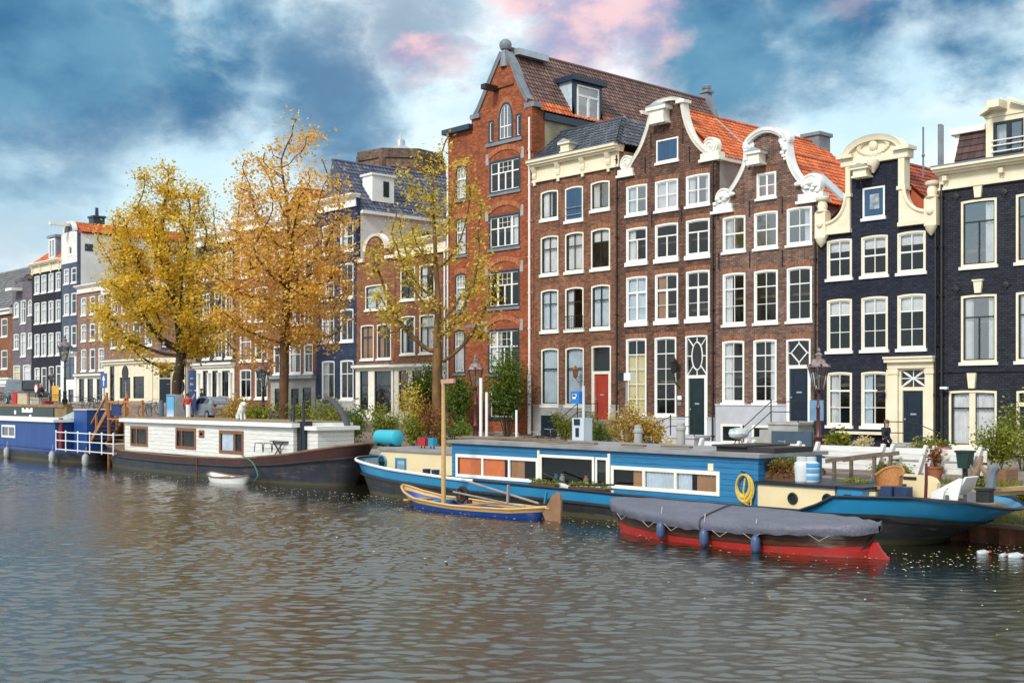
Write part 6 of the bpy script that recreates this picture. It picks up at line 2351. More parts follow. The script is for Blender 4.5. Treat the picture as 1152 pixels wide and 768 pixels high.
MB().tube([(-15.97, 26.66, .62), (-16.2, 26.6, .32), (-16.55, 26.5, .02)], .03, 6).build('stem_strap', IRON, K)
rows = []
NT, NC = 90, 20
rng = random.Random(5)
for i in range(NT + 1):
    t = i / NT
    u = 2 * t - 1
    s = -24.88 + (8.95) * t
    hb = 1.28 * max(0.0, 1 - abs(u) ** 2.6) ** (1 / 1.7) + .06
    zr_ = float(np.interp(t, [0, .04, .3, .5, .7, .93, .97, 1], [.94, 1.02, 1.03, 1.03, 1.02, .97, .90, .78]))
    ze_ = shk(t) - .05 - .012 * math.sin(t * 34) - .02 * math.sin(t * 13 + 1)
    row = []
    for j in range(NC + 1):
        v = -1 + 2 * j / NC
        a = abs(v)
        if a < .62:
            z = zr_ - (zr_ - ze_ - .28) * (a / .62) ** 1.15
            y = hb * a / .62
        else:
            k = (a - .62) / .38
            z = ze_ + .28 - .28 * k
            y = hb + .04 * math.sin(k * 3)
        wr = .010 * abs(math.sin(s * 3.3 + v * 6)) + .012 * math.sin(s * 2.1 - v * 5) * math.sin(v * 3 + s) + .014 * math.sin(s * 11 + 3 * v) * a + .03 * max(0, t - .8) * 5 * math.sin(v * 13 + s * 9)
        sag = -.03 * abs(math.sin(math.pi * t * 4)) * math.sin(math.pi * min(1, a / .62))
        row.append((s + .03 * math.sin(v * 5), dk + math.copysign(y, v), z + wr + sag))
    rows.append(row)
mb = MB().grid(rows)
COVER = pm('grey_tarpaulin', (.125, .13, .175), (.095, .10, .135), 1.2, .5, .6, 3.5, stretch=(1, 2.2, 1), dist=.10)
cv = mb.build('tarpaulin', COVER, K, smooth=True, angle=75)
MB().tube([(rows[44][j][0], rows[44][j][1], rows[44][j][2] + .02) for j in range(0, NC + 1)], .028, 6).build('cover_seam', pm('dark_seam', (.05, .05, .06), None, 3, .6), cv)
for i in (9, 22, 31, 48, 58, 76):
    p, q_ = Vector(rows[i][0]), Vector(rows[i + 5][0])
    md = (p + q_) / 2 + Vector((0, -.01, -.13))
    MB().tube([p + Vector((0, -.02, .02)), md, q_ + Vector((0, -.02, .02))], .007, 4).build('lashing', pm('pale_cord', (.55, .53, .5), None, 3, .8), K)


def fender(x, y, z, mt, lab, grp, r=.13, h=.5):
    f = thing('fender', lab, 'fender', (x, y, z), 0, grp)
    MB().lathe((x, y, z), [(.02, -h / 2 - .02), (r * .7, -h / 2 + .05), (r, -h / 4), (r, h / 4), (r * .7, h / 2 - .05), (.04, h / 2), (.03, h / 2 + .06)], 12).build('bumper', mt, f, smooth=True)
    MB().tube([(x, y, z + h / 2), (x, y + .05, z + h / 2 + .4)], .015, 5).build('line', pm('pale_cord', (.55, .53, .5), None, 3, .8), f)
    return f


FBLUE = pm('blue_fender', (.06, .095, .20), (.045, .075, .16), 3, .4)
for px, py, nm in ((743.5, 596, 'left of the other two'), (792, 604.5, 'between two others'), (850, 612, 'nearest the bow')):
    t_ = (S(px, 25.5) - sa[0]) / (sb[0] - sa[0])
    u = 2 * t_ - 1
    dd = dk - 1.2 * max(0, 1 - abs(u) ** 2.3) ** (1 / 1.5) - .16
    c = P(px, py, dd)
    fender(c.x, dd, c.z, FBLUE, 'blue-grey fender on the covered sloop, ' + nm, 'fenders along the covered sloop')

# ---- wooden sailing skiff with a mast
F = thing('skiff', 'open blue sailing skiff with a pale timber rim, bare mast and leeboard', 'skiff', (-32.8, 27.25, 0))
sa, sb, dk, bb = (-35.3, -36.15), (-28.9, -28.3), 27.25, (.62, .92)
shf = lambda t: float(np.interp(t, [0, .08, .2, .5, .85, 1], [.72, .52, .36, .27, .30, .42]))
af = (sa, sb, dk, bb, shf)
SKBLUE = pm('skiff_blue', (.012, .06, .30), (.01, .05, .24), 1.5, .3)
PALEW = pm('pale_varnished_wood', (.62, .40, .17), (.50, .30, .11), 3, .4, stretch=(.4, 4, 4))
kf = dict(p=2.2, q=1.5)
hull_band(F, 'hull', SKBLUE, *af, .2, .83, nf=4, **kf)
hull_band(F, 'top_strake', PALEW, *af, .80, 1.0, nf=2, out=.012, **kf)
sheer_tube(F, 'gunwale', PALEW, *af, .045, 2.2, 1.5)
r0 = hull_rows(*af, .55, .55, nf=1, **kf)[0]
T = len(r0) // 2
MB().grid([r0[:T], r0[T:][::-1]]).build('floor', pm('skiff_floor', (.10, .28, .42), (.30, .20, .10), 1.3, .6), F)
for s_, w_ in ((-35.2, .25), (-34.2, .3), (-32.0, .25), (-30.2, .35)):
    MB().box(s_, s_ + w_, dk - .7, dk + .7, .24, .29).build('thwart', PALEW if s_ != -34.2 else pm('turquoise_thwart', (.05, .35, .55), None, 2, .4), F)
ms = S(499, dk)
MB().tube([(ms, dk, 0), (ms, dk, 2.5), (ms - .02, dk, Zp(499, 428, dk))], [.085, .08, .06], 10).build('mast', PALEW, F, smooth=True)
zt = Zp(499, 429, dk)
MB().bar((ms - .1, dk, zt), (ms + .62, dk, zt + .02), .10, .16).build('mast_cap', pm('faded_pink_wood', (.55, .30, .24), None, 2, .6), F)
MB().tube([P(527, 541.5, 27.0), P(606, 566, 27.2)], .04, 7).build('boom', pm('grey_spar', (.34, .31, .28), (.22, .2, .18), 3, .7), F)
MB().tube([P(510, 553, 27.1), P(590, 570, 27.0)], .035, 7).build('sprit', pm('grey_spar', (.34, .31, .28), None, 3, .7), F)
for px in (571, ):
    MB().bar(P(px, 566, 27), P(px + 1, 545, 27), .07, .07).build('crutch', _mats['grey_spar'], F)
c = P(524, 556, 27.35)
mb = MB().tube([(c.x + .24 * math.cos(t), 27.2, c.z + .24 * math.sin(t)) for t in np.linspace(0, 6.283, 17)[:-1]], .08, 7, closed=True)
mb.build('tyre', pm('rubber', (.012, .012, .013), None, 4, .7), F, smooth=True)
MB().box(c.x - .3, c.x - .08, 27.15, 27.4, .3, .75).box(c.x - .22, c.x + .3, 27.15, 27.4, .28, .40).build('engine_block', pm('brown_engine', (.16, .07, .04), None, 5, .6), F)
rp = [P(615, 587, 27.2), P(611, 577, 27.2), P(617, 566, 27.2), P(622, 557, 27.2), P(627, 553.5, 27.2), P(630.5, 556, 27.2), P(631.5, 568, 27.2), P(631, 586, 27.2)]
MB().prism([(p.x, p.z) for p in rp], 27.17, 27.25).build('rudder', pm('brown_rudder', (.30, .165, .09), (.22, .115, .06), 2, .55), F)
MB().tube([P(618, 572, 27.15), P(598, 569, 27.2)], .03, 6).build('tiller', PALEW, F)
MB().bar(P(613, 566, 27.2), P(615, 553, 27.2), .08, .05).build('rudder_stock', SHIPBLUES, F)

# ---- white cabin barge
W_ = thing('houseboat', 'white boarded houseboat with brown window frames on a dark barge hull', 'houseboat', (-57, 31, 0))
sa, sb, dk, bb = (-69.0, -70.0), (-45.4, -43.9), 31.05, (1.8, 2.0)
shw = lambda t: float(np.interp(t, [0, .08, .2, .45, .7, .85, .95, 1], [1.42, 1.20, 1.0, .94, 1.05, 1.38, 1.75, 1.95]))
aw = (sa, sb, dk, bb, shw)
kw_ = dict(p=4.2, q=1.9)
DARKBLUE = hullmat('dark_blue_hull', (.018, .022, .040), (.04, .042, .055), .5)
MAROON = pm('maroon_rail', (.075, .026, .024), (.045, .018, .018), 1.2, .5, .1, 8)
hull_band(W_, 'hull', DARKBLUE, *aw, 0, .74, nf=5, **kw_)
hull_band(W_, 'bulwark', MAROON, *aw, .735, 1.0, nf=3, **kw_, out=.02)
sheer_tube(W_, 'gunwale', pm('tan_rail', (.22, .13, .07), (.12, .07, .04), 2, .6), *aw, .06, 4.2, 1.9)
sheer_tube(W_, 'rubbing_strake', IRON, *aw, .05, 4.2, 1.9, f=.735, out=.05)
deck_face(W_, DECKW, *aw, .9, 4.2, 1.9)
WBOARD = planks('white_boards', (.80, .80, .78), (.74, .74, .71), axis=2, width=.2, rough=.5, gap=.07)
dw = 29.7
xa, xb = S(140.5, dw), S(330, dw)
zt = 2.62
ws = [R4(147.5, 166, 480, 500, dw), R4(198.5, 220, 482, 503, dw), R4(247.5, 273.5, 485, 508, dw), R4(224.5, 229.5, 484.5, 491, dw)]
cabin(W_, 'cabin', WBOARD, xa, xb, dw, 32.6, .98, zt, [rect(*w) for w in ws], WHITE, .25, .2)
MB().box(xa - .1, xb + .1, dw - .1, 32.7, zt + .205, zt + .26).build('roof_felt', pm('tan_felt', (.30, .23, .14), (.2, .16, .1), 1, .9), W_)
BROWNF = pm('brown_window_wood', (.26, .10, .035), (.18, .07, .025), 3, .4)
boatwin(W_, *ws[0], dw, BROWNF, (.36,), (), .14)
boatwin(W_, *ws[1], dw, BROWNF, (.30,), (), .16)
boatwin(W_, *ws[2], dw, BROWNF, (.66,), ((.05, .55, CURTB),), .16)
boatwin(W_, *ws[3], dw, BROWNF, (), (), .12)
MB().box(xa + .3, xb - .3, 31, 31.05, 1, zt - .05).build('cabin_partition', DARKROOM, W_)
x2, x3 = S(341, 30.2), S(357.5, 30.2)
cabin(W_, 'wheelhouse', WBOARD, x2, x3, 30.2, 32.2, 1.2, 2.5, (), WHITE, .2, .18, 'wheelhouse_roof')
MB().box(S(334, 29.9), S(339, 29.9), 29.9, 30.5, 1.3, 2.9).build('winch_frame', IRON, W_)
for px, yt, r in ((327.5, 465, .03), (330.5, 448, .06), (341.5, 452, .07)):
    MB().tube([(S(px, 30), 30, 1.1), (S(px, 30), 30, Zp(px, yt, 30))], r, 7).build('deck_pole', pm('blue_black_pole', (.02, .04, .07), None, 3, .5), W_)
dv = [P(390, 500, 32), P(391, 482, 32), P(388, 470, 32), P(381, 459, 32), P(374, 451, 32), P(370, 449.5, 32), P(365, 450.5, 32)]
MB().tube([(p.x, p.y, p.z) for p in catmull(dv, 4)], .15, 8).build('davit', pm('grey_davit', (.06, .06, .068), None, 3, .45), W_, smooth=True)
MB().tube([P(222, 545, 29.0), P(221, 515, 29.0)], .035, 5).build('mooring_chain', RUST, W_)
mb = MB()
pts = [P(272, 512, 29.2), P(284, 520, 28.8), P(290, 534, 28.5), P(286, 541, 28.4)]
MB().tube([(p.x, p.y, p.z) for p in catmull(pts, 5)], .03, 5).build('hose', pm('green_hose', (.02, .20, .14), None, 3, .5), W_)
for i, px in enumerate((286, 296, 306)):
    MB().tube([P(px, 508, 29.3), P(px + 1, 498, 29.3), P(px + 9, 498, 29.3), P(px + 10, 509, 29.3)], .022, 5).build('deck_rail', IRON, W_)
tb = thing('folding_table', 'dark folding table with crossed legs on the white houseboat deck', 'table', (S(318, 29.8), 29.8, 1.25))
l = tb.location
MB().box(l.x - .7, l.x + .7, 29.5, 30.1, 1.93, 1.97).build('table_top', IRON, tb)
for y in (29.55, 30.05):
    MB().bar((l.x - .5, y, 1.15), (l.x + .45, y, 1.92), .04, .04).build('leg', IRON, tb)
    MB().bar((l.x + .5, y, 1.15), (l.x - .45, y, 1.92), .04, .04).build('leg', IRON, tb)
dg = thing('dog_statue', 'small white dog figure sitting on the white houseboat roof', 'statue', (S(271, 30.5), 30.5, 2.885))
l = dg.location
DOGW = pm('white_glaze', (.78, .78, .76), (.6, .6, .58), 4, .35)
body = [(l.x - .28, 30.5, 2.98), (l.x - .1, 30.5, 3.12), (l.x + .08, 30.5, 3.36), (l.x + .16, 30.5, 3.58), (l.x + .28, 30.5, 3.66), (l.x + .46, 30.5, 3.60)]
mb = MB().tube([(p.x, p.y, p.z) for p in catmull(body, 4)], [.13] * 2 + [.19] * 4 + [.2] * 4 + [.17] * 3 + [.12] * 2 + [.14] * 3 + [.10] * 2 + [.05], 9)
for y in (30.4, 30.6):
    mb.tube([(l.x + .1, y, 3.3), (l.x + .2, y, 3.05), (l.x + .22, y, 2.89)], [.07, .05, .06], 7)
    mb.sphere((l.x - .1, y, 2.98), .12, 8, 6)
    mb.tube([(l.x + .22, y, 3.72), (l.x + .12, y, 3.6)], [.06, .03], 6)
mb.build('body', DOGW, dg, smooth=True)

dn = thing('dinghy', 'small white dinghy tied alongside the white houseboat', 'dinghy', (-51, 28.3, 0))
ad = ((-52.4, -52.9), (-49.7, -49.2), 28.2, (.42, .66), lambda t: .26 + .16 * abs(2 * t - 1) ** 3)
hull_band(dn, 'hull', WHITE, *ad, .3, 1.0, nf=4, p=2.2, q=1.5)
sheer_tube(dn, 'gunwale', pm('tan_rail', (.22, .13, .07), None, 2, .6), *ad, .035, 2.2, 1.5)
r0 = hull_rows(*ad, .62, .62, nf=1, p=2.2, q=1.5)[0]
T = len(r0) // 2
MB().grid([r0[:T], r0[T:][::-1]]).build('floor', pm('dinghy_floor', (.25, .2, .15), (.12, .1, .08), 3, .7), dn)
for s_ in (-51.9, -50.6):
    MB().box(s_, s_ + .25, 27.75, 28.65, .2, .24).build('thwart', PALEW, dn)

# ---- big blue houseboat at the left edge
L_ = thing('houseboat', 'royal blue boarded houseboat with a white deck railing, cut by the frame edge', 'houseboat', (-85, 30.6, 0))
sa, sb, dk, bb = (-112, -112.3), (-71.8, -71.2), 30.75, (1.75, 1.9)
shl = lambda t: .74
al = (sa, sb, dk, bb, shl)
ROYAL = planks('royal_blue_boards', (.012, .075, .30), (.010, .06, .25), axis=0, width=.3, rough=.45, along=2)
hull_band(L_, 'hull', HULLBLK, *al, 0, .86, nf=4, p=9, q=2.2)
hull_band(L_, 'blue_stripe', pm('royal_paint', (.016, .07, .36), None, 2, .35), *al, .86, 1.0, nf=2, p=9, q=2.2)
deck_face(L_, DECKW, *al, .98, 9, 2.2)
dl = 29.25
xa, xb = -108, S(62, dl)
wl = (S(2.5, dl), S(17, dl), Zp(17, 491.5, dl), Zp(17, 479, dl))
cabin(L_, 'cabin', ROYAL, xa, xb, dl, 32.3, .75, 2.45, [rect(*wl)], WHITE, .18, .18)
boatwin(L_, *wl, dl, WHITE, (.5,), (), .14, glass=GLASSB)
x0, x1 = S(88.5, 30.6), S(103, 30.6)
cabin(L_, 'stair_house', ROYAL, x0, x1, 30.3, 32.2, .75, Zp(88, 461, 30.3), (), WHITE, .05, .05, 'stair_house_roof')
z1 = Zp(88, 461, 30.4)
MB().prism([(x0 - 2.9, 2.66), (x0 - .05, 2.66), (x0 - .05, z1)], 30.5, 32.0).build('sloping_hatch', ZINC, L_)
cabin(L_, 'lower_cabin', pm('dark_navy_paint', (.012, .03, .12), None, 2, .5), xb + .05, x0 - .04, 30.9, 32.2, .75, 2.4, ())
pts = [(S(px, 29.1), 29.1, .74) for px in (63, 74, 87.5, 101, 114.5, 127.5)]
pts.append((pts[-1][0], 31.8, .74))
mb = MB()
railing(L_, pts, 1.12, 'deck_railing', WHITE, True, (1.0, .55, .06), .032, .04)
MB().tube([(S(68.5, 29.6), 29.6, .7), (S(68.5, 29.6), 29.6, Zp(68.5, 470, 29.6))], .14, 10).build('red_pole', pm('dull_red_paint', (.30, .03, .03), None, 3, .5), L_, smooth=True)
for px in (8.5, 59.5, 97):
    c = P(px, 510, 28.8)
    fender(c.x, 28.75, .32, pm('grey_fender', (.42, .43, .45), (.3, .3, .32), 3, .5), 'grey fender hanging on the royal blue houseboat, ' + {8.5: 'under its cabin window', 59.5: 'at the cabin corner', 97: 'under the deck railing'}[px], 'grey fenders on the blue houseboat', .2, .75)

# dark barge between the blue boat and the quay
G = thing('barge', 'dark green barge wall with a brown top rail behind the royal blue houseboat', 'barge', (-95, 32.6, 0))
MB().box(-112, S(60, 32.4), 32.4, 32.9, -.4, Zp(30, 457.5, 32.4)).build('hull', pm('dark_green_hull', (.012, .028, .030), (.02, .035, .035), 1, .5), G)
MB().box(-112, S(72, 32.4), 32.36, 32.95, Zp(30, 457.4, 32.4), Zp(30, 454.5, 32.4)).build('top_rail', pm('brown_rail', (.28, .15, .06), (.16, .09, .04), 2, .7), G)
mb = MB()
for i, (px, w_) in enumerate(((25.8, .2), (28.2, .16), (30.6, .22), (33.2, .2), (35.4, .18))):
    c = P(px, 461.2, 32.38)
    mb.box(c.x - w_, c.x + w_, 32.375, 32.398, c.z - .16, c.z + .16 - .1 * (i % 2))
    mb.box(c.x - w_ * .4, c.x + w_ * .9, 32.37, 32.374, c.z - .06, c.z + .02)
for px, py in ((17, 463.5), (34, 468.5)):
    c = P(px, py, 32.38)
    mb.box(c.x - .18, c.x + .18, 32.375, 32.398, c.z - .14, c.z + .14)
mb.build('name_lettering', WHITE, G)
MB().box(S(60.5, 32.4), S(74, 32.4), 32.45, 32.95, -.4, Zp(60, 457.4, 32.4)).build('timber_end', pm('mossy_timber', (.24, .16, .07), (.13, .10, .05), 2, .85), G)
# ================================================================== trees and plants
def leaf_mesh(name, mat, centers, size, parent, flat=.5, rng=None, aspect=.55):
    """Many small folded leaves, each an island of its own."""
    rng = rng or np.random.RandomState(1)
    off = np.array(root_of(parent).location)
    c = np.asarray(centers) - off
    n = len(c)
    s = size * (.6 + .8 * rng.rand(n))[:, None]
    nrm = rng.normal(size=(n, 3))
    nrm[:, 2] = np.abs(nrm[:, 2]) + flat
    nrm /= np.linalg.norm(nrm, axis=1)[:, None]
    a = rng.normal(size=(n, 3))
    a -= nrm * (a * nrm).sum(1)[:, None]
    a /= np.linalg.norm(a, axis=1)[:, None]
    b = np.cross(nrm, a)
    dr = nrm * (.18 * s)
    v = np.stack([c - a * s * .5, c + b * s * aspect * .5 - dr, c + a * s * .5 - dr * .6, c - b * s * aspect * .5 - dr], 1).reshape(-1, 3)
    me = bpy.data.meshes.new(name)
    me.vertices.add(len(v))
    me.vertices.foreach_set('co', v.ravel())
    k = np.arange(n)[:, None] * 4
    f = np.concatenate([k + [0, 1, 2], k + [0, 2, 3]], 1).ravel()
    me.loops.add(len(f))
    me.loops.foreach_set('vertex_index', f)
    me.polygons.add(2 * n)
    me.polygons.foreach_set('loop_start', np.arange(0, 6 * n, 3))
    me.materials.append(mat)
    me.update(calc_edges=True)
    o = bpy.data.objects.new(name, me)
    COL.objects.link(o)
    o.parent = parent
    return o


def colonize(trunk, att, step=.5, infl=5.0, kill=.9, iters=70, rng=None, up=.12):
    nodes = [np.array(p, float) for p in trunk]
    par = [-1] + list(range(len(trunk) - 1))
    att = np.array(att)
    for _ in range(iters):
        if not len(att):
            break
        N_ = np.array(nodes)
        d = np.linalg.norm(att[:, None] - N_[None], axis=2)
        near = d.argmin(1)
        dm_ = d.min(1)
        grow = {}
        for i in np.where(dm_ < infl)[0]:
            grow.setdefault(near[i], []).append(i)
        if not grow:
            break
        new = []
        for k, idx in grow.items():
            if k < 2:
                continue
            v = att[idx] - N_[k]
            v = (v / np.linalg.norm(v, axis=1)[:, None]).sum(0) + rng.normal(size=3) * .25 + np.array([0, 0, up * len(idx)])
            L = np.linalg.norm(v)
            if L < 1e-6:
                continue
            p = N_[k] + v / L * step
            if np.linalg.norm(N_ - p, axis=1).min() < step * .35:
                continue
            new.append((p, k))
        if not new:
            break
        for p, k in new:
            nodes.append(p)
            par.append(int(k))
        Q = np.array([p for p, _ in new])
        att = att[np.linalg.norm(att[:, None] - Q[None], axis=2).min(1) > kill]
    return np.array(nodes), par


def tree(name, label, px, d, crown, n_att, n_leaf, leaf, lmat, bark, r0, seed, trunk_pts, group=None, step=.5, tipmax=7, spread=.38, fr=.46, keep=None):
    """crown: list of (du, dv, z, ru, rz) ellipsoids; du across the view, dv along it, metres from the trunk."""
    rng = np.random.RandomState(seed)
    s, zb = S(px, d), street(S(px, d))
    t = thing(name, label, 'tree', (s, d, zb), 0, group)
    base = np.array([s, d, 0.0])
    rt, fw = np.array(right), np.array(fwd)
    att = []
    wts = np.array([c[3] ** 2 * c[4] for c in crown])
    for c in rng.choice(len(crown), n_att, p=wts / wts.sum()):
        du, dv, z, ru, rz = crown[c]
        v = rng.normal(size=3)
        v = v / np.linalg.norm(v) * rng.rand() ** (1 / 2.4)
        att.append(base + rt * (du + v[0] * ru) + fw * (dv + v[1] * ru) + np.array([0, 0, z + v[2] * rz]))
    tp = [base + rt * a + fw * b_ + np.array([0, 0, z]) for a, b_, z in trunk_pts]
    tr = [np.array(p) for p in catmull([Vector(p) for p in tp], 4)]
    nodes, par = colonize(tr, att, step=step, rng=rng)
    n = len(nodes)
    cnt = np.zeros(n)
    kids = [[] for _ in range(n)]
    for i in range(n - 1, 0, -1):
        kids[par[i]].append(i)
    for i in range(n - 1, -1, -1):
        cnt[i] = sum(cnt[k] for k in kids[i]) if kids[i] else 1
    rad = np.maximum(r0 * (cnt / cnt[0]) ** fr, .016)
    rad[0] = r0 * 1.35
    mb = MB()
    lim = MB()
    stack = [(0, [0])]
    while stack:
        i, chain = stack.pop()
        while kids[i]:
            ks = sorted(kids[i], key=lambda k: -cnt[k])
            for k in ks[1:]:
                stack.append((k, [i, k]))
            i = ks[0]
            chain.append(i)
        big = rad[chain[min(1, len(chain) - 1)]] > .05
        rr = [float(rad[c]) for c in chain]
        if len(chain) > 1 and chain[0] != 0:
            rr[0] = min(rr[0], rr[1] * 1.25)
        (mb if chain[0] == 0 else lim).tube([Vector(nodes[c]) for c in chain], rr, 8 if big else 4, cap=False)
    mb.build('trunk', bark, t, smooth=True, angle=80)
    lim.build('limbs', bark, t, smooth=True, angle=80)
    tips = np.where(cnt <= tipmax)[0]
    tips = tips[tips > len(tr)]
    if keep is not None:
        w = np.array([keep(nodes[k][2]) for k in tips])
    else:
        w = np.ones(len(tips))
    # some twigs are bare, others are thick with leaves
    w = w * rng.gamma(1.6, 1.0, len(tips))
    pick = rng.choice(tips, n_leaf, p=w / w.sum())
    cen = nodes[pick] + rng.normal(size=(n_leaf, 3)) * [spread, spread, spread * .7]
    leaf_mesh('crown', lmat, cen, leaf, t, .55, rng)
    return t


BARK = pm('dark_bark', (.075, .052, .036), (.035, .026, .02), 5, .9, .6, 18, stretch=(1, 1, .3), dist=.04)
BARK2 = pm('orange_brown_bark', (.15, .072, .03), (.055, .03, .016), 4, .9, .6, 16, stretch=(1, 1, .3), dist=.04)
BARK3 = pm('olive_bark', (.24, .125, .04), (.085, .05, .022), 4, .9, .6, 16, stretch=(1, 1, .3), dist=.04)
L_YEL = leafmat('golden_leaves', [(0, (.34, .25, .02)), (.3, (.66, .47, .035)), (.62, (.88, .62, .07)), (1, (.96, .78, .22))])
L_ORA = leafmat('orange_leaves', [(0, (.40, .22, .03)), (.3, (.73, .43, .065)), (.62, (.91, .59, .14)), (1, (.97, .77, .32))])
L_LEM = leafmat('lemon_leaves', [(0, (.28, .22, .02)), (.4, (.62, .48, .05)), (1, (.90, .70, .16))])
L_GRN = leafmat('green_leaves', [(0, (.03, .055, .010)), (.4, (.10, .165, .022)), (.75, (.21, .28, .04)), (1, (.36, .40, .07))])
L_OLV = leafmat('olive_leaves', [(0, (.07, .09, .012)), (.4, (.20, .24, .03)), (.75, (.38, .38, .05)), (1, (.60, .50, .10))])
L_GLD = leafmat('gold_shrub_leaves', [(0, (.20, .12, .012)), (.4, (.48, .31, .04)), (1, (.80, .60, .17))])
L_RED = leafmat('russet_leaves', [(0, (.12, .035, .012)), (.5, (.30, .12, .03)), (1, (.50, .26, .06))])
L_CRM = leafmat('cream_flowers', [(0, (.40, .33, .14)), (.5, (.72, .62, .36)), (1, (.85, .78, .55))])

tree('elm_tree', 'broad golden-yellow tree with a dark leaning trunk in front of the corner house', 197, 36,
     [(-1.6, 0, 10.3, 3.9, 4.0), (-.3, 0, 13.6, 3.6, 4.4), (1.4, 0, 9.3, 3.0, 3.0), (-2.6, 0, 13.6, 2.5, 3.4), (.8, 0, 16.4, 1.9, 2.5), (-3.3, 0, 8.6, 2.2, 2.4), (-.9, 0, 17.4, 1.8, 2.4)], 1000, 30000, .22, L_YEL, BARK, .33, 11,
     [(0, 0, 1.8), (.05, 0, 3.6), (.15, 0, 5.2), (.35, 0, 6.3), (.4, 0, 7.4)])
tree('elm_tree', 'tall orange-gold tree with an open airy top and straight brown trunk', 319, 36,
     [(0, 0, 10.6, 3.9, 3.6), (.6, 0, 13.5, 3.7, 3.6), (-2.2, 0, 11.2, 2.7, 3.2), (2.6, 0, 10.6, 2.3, 3.0), (.9, 0, 17.0, 2.2, 3.2), (-1.3, 0, 16.2, 2.2, 3.0), (-2.6, 0, 8.0, 2.0, 2.0), (2.2, 0, 8.4, 2.0, 1.8), (2.9, 0, 15.3, 1.5, 2)], 1050, 20500, .21, L_ORA, BARK2, .27, 23,
     [(0, 0, 1.6), (.0, 0, 3.4), (.03, 0, 5.0), (.05, 0, 7.0), (.15, 0, 9.0), (.3, 0, 11)], keep=lambda z: 1.25 - .05 * max(0, z - 8))
tree('young_tree', 'thin forked tree with sparse lemon-yellow leaves in front of the red brick house', 492, 36,
     [(-1.9, 0, 9.5, 1.9, 3.2), (1.7, 0, 9.0, 1.7, 3.2), (-1.2, .4, 12.6, 1.5, 3.0), (1.3, -.4, 12.4, 1.4, 3.0), (.6, 0, 15.6, 1.0, 2.2), (-.8, 0, 14.4, 1.0, 2.2), (2.7, 0, 8.6, 1.0, 1.8), (-2.9, 0, 8.0, 1.0, 1.8)], 620, 5000, .19, L_LEM, BARK3, .235, 31,
     [(0, 0, 1.3), (.02, 0, 2.8), (-.03, 0, 4.0), (0, 0, 4.8)], tipmax=5, spread=.28, fr=.52, step=.36)
# a bare-topped tree far behind the left gables
tree('young_tree', 'small distant tree top with pale yellow leaves above the grey-purple gable', 26, 66, [(0, 0, 17.5, 1.7, 1.7), (0, 0, 15.0, 1.5, 2)], 120, 420, .3, L_LEM, BARK, .2, 8, [(0, 0, 3.2), (0, 0, 8), (.1, 0, 12), (0, 0, 14)], step=.6)


def shrub(name, label, px, d, w, h, lm, n=900, leaf=.13, zb=None, group=None, pot=None, seed=None, stems=7, cat='shrub', s=None, low=.15, depth=None, trunk=False):
    s = S(px, d) if s is None else s
    if zb is None and not pot and cat == 'shrub' and h < 3:
        w, h, n = w * 1.2, h * 1.3, int(n * 1.5)
    zb = street(s) if zb is None else zb
    rng = np.random.RandomState(seed if seed is not None else int(px * 7) % 9999)
    t = thing(name, label, cat, (s, d, zb), 0, group)
    z0 = zb
    if pot:
        ph = pot[1]
        MB().lathe((s, d, zb), [(.12, 0), (.17, .02), (.22, ph - .06), (.25, ph - .05), (.25, ph), (.2, ph - .02)], 14).build('pot', pot[0], t, smooth=True)
        z0 += ph - .05
    dep = depth or w * .4
    tips = []
    mb = MB()
    for i in range(stems):
        a = rng.rand() * 6.28
        r = .2 + .8 * rng.rand() ** .6
        e = np.array([s + math.cos(a) * r * w * .42, d + math.sin(a) * r * dep * .8, z0 + h * (1 - .35 * r ** 2) * (.75 + .25 * rng.rand())])
        b_ = np.array([s + (e[0] - s) * .12, d + (e[1] - d) * .12, z0])
        m_ = (b_ + e) / 2 + np.array([0, 0, h * .12])
        mb.tube([b_, m_, e], [.03, .022, .01] if trunk else [.016, .012, .006], 4)
        tips.append((b_, m_, e))
    mb.build('stem', BARK, t)
    cen = []
    for i in range(n):
        b_, m_, e = tips[rng.randint(stems)]
        u = low + (1 - low) * rng.rand() ** .7
        p = b_ * (1 - u) ** 2 + 2 * m_ * u * (1 - u) + e * u * u
        cen.append(p + rng.normal(size=3) * [w * .09 + .05, dep * .2, h * .07 + .03])
    leaf_mesh('foliage', lm, cen, leaf, t, .3, rng)
    return t


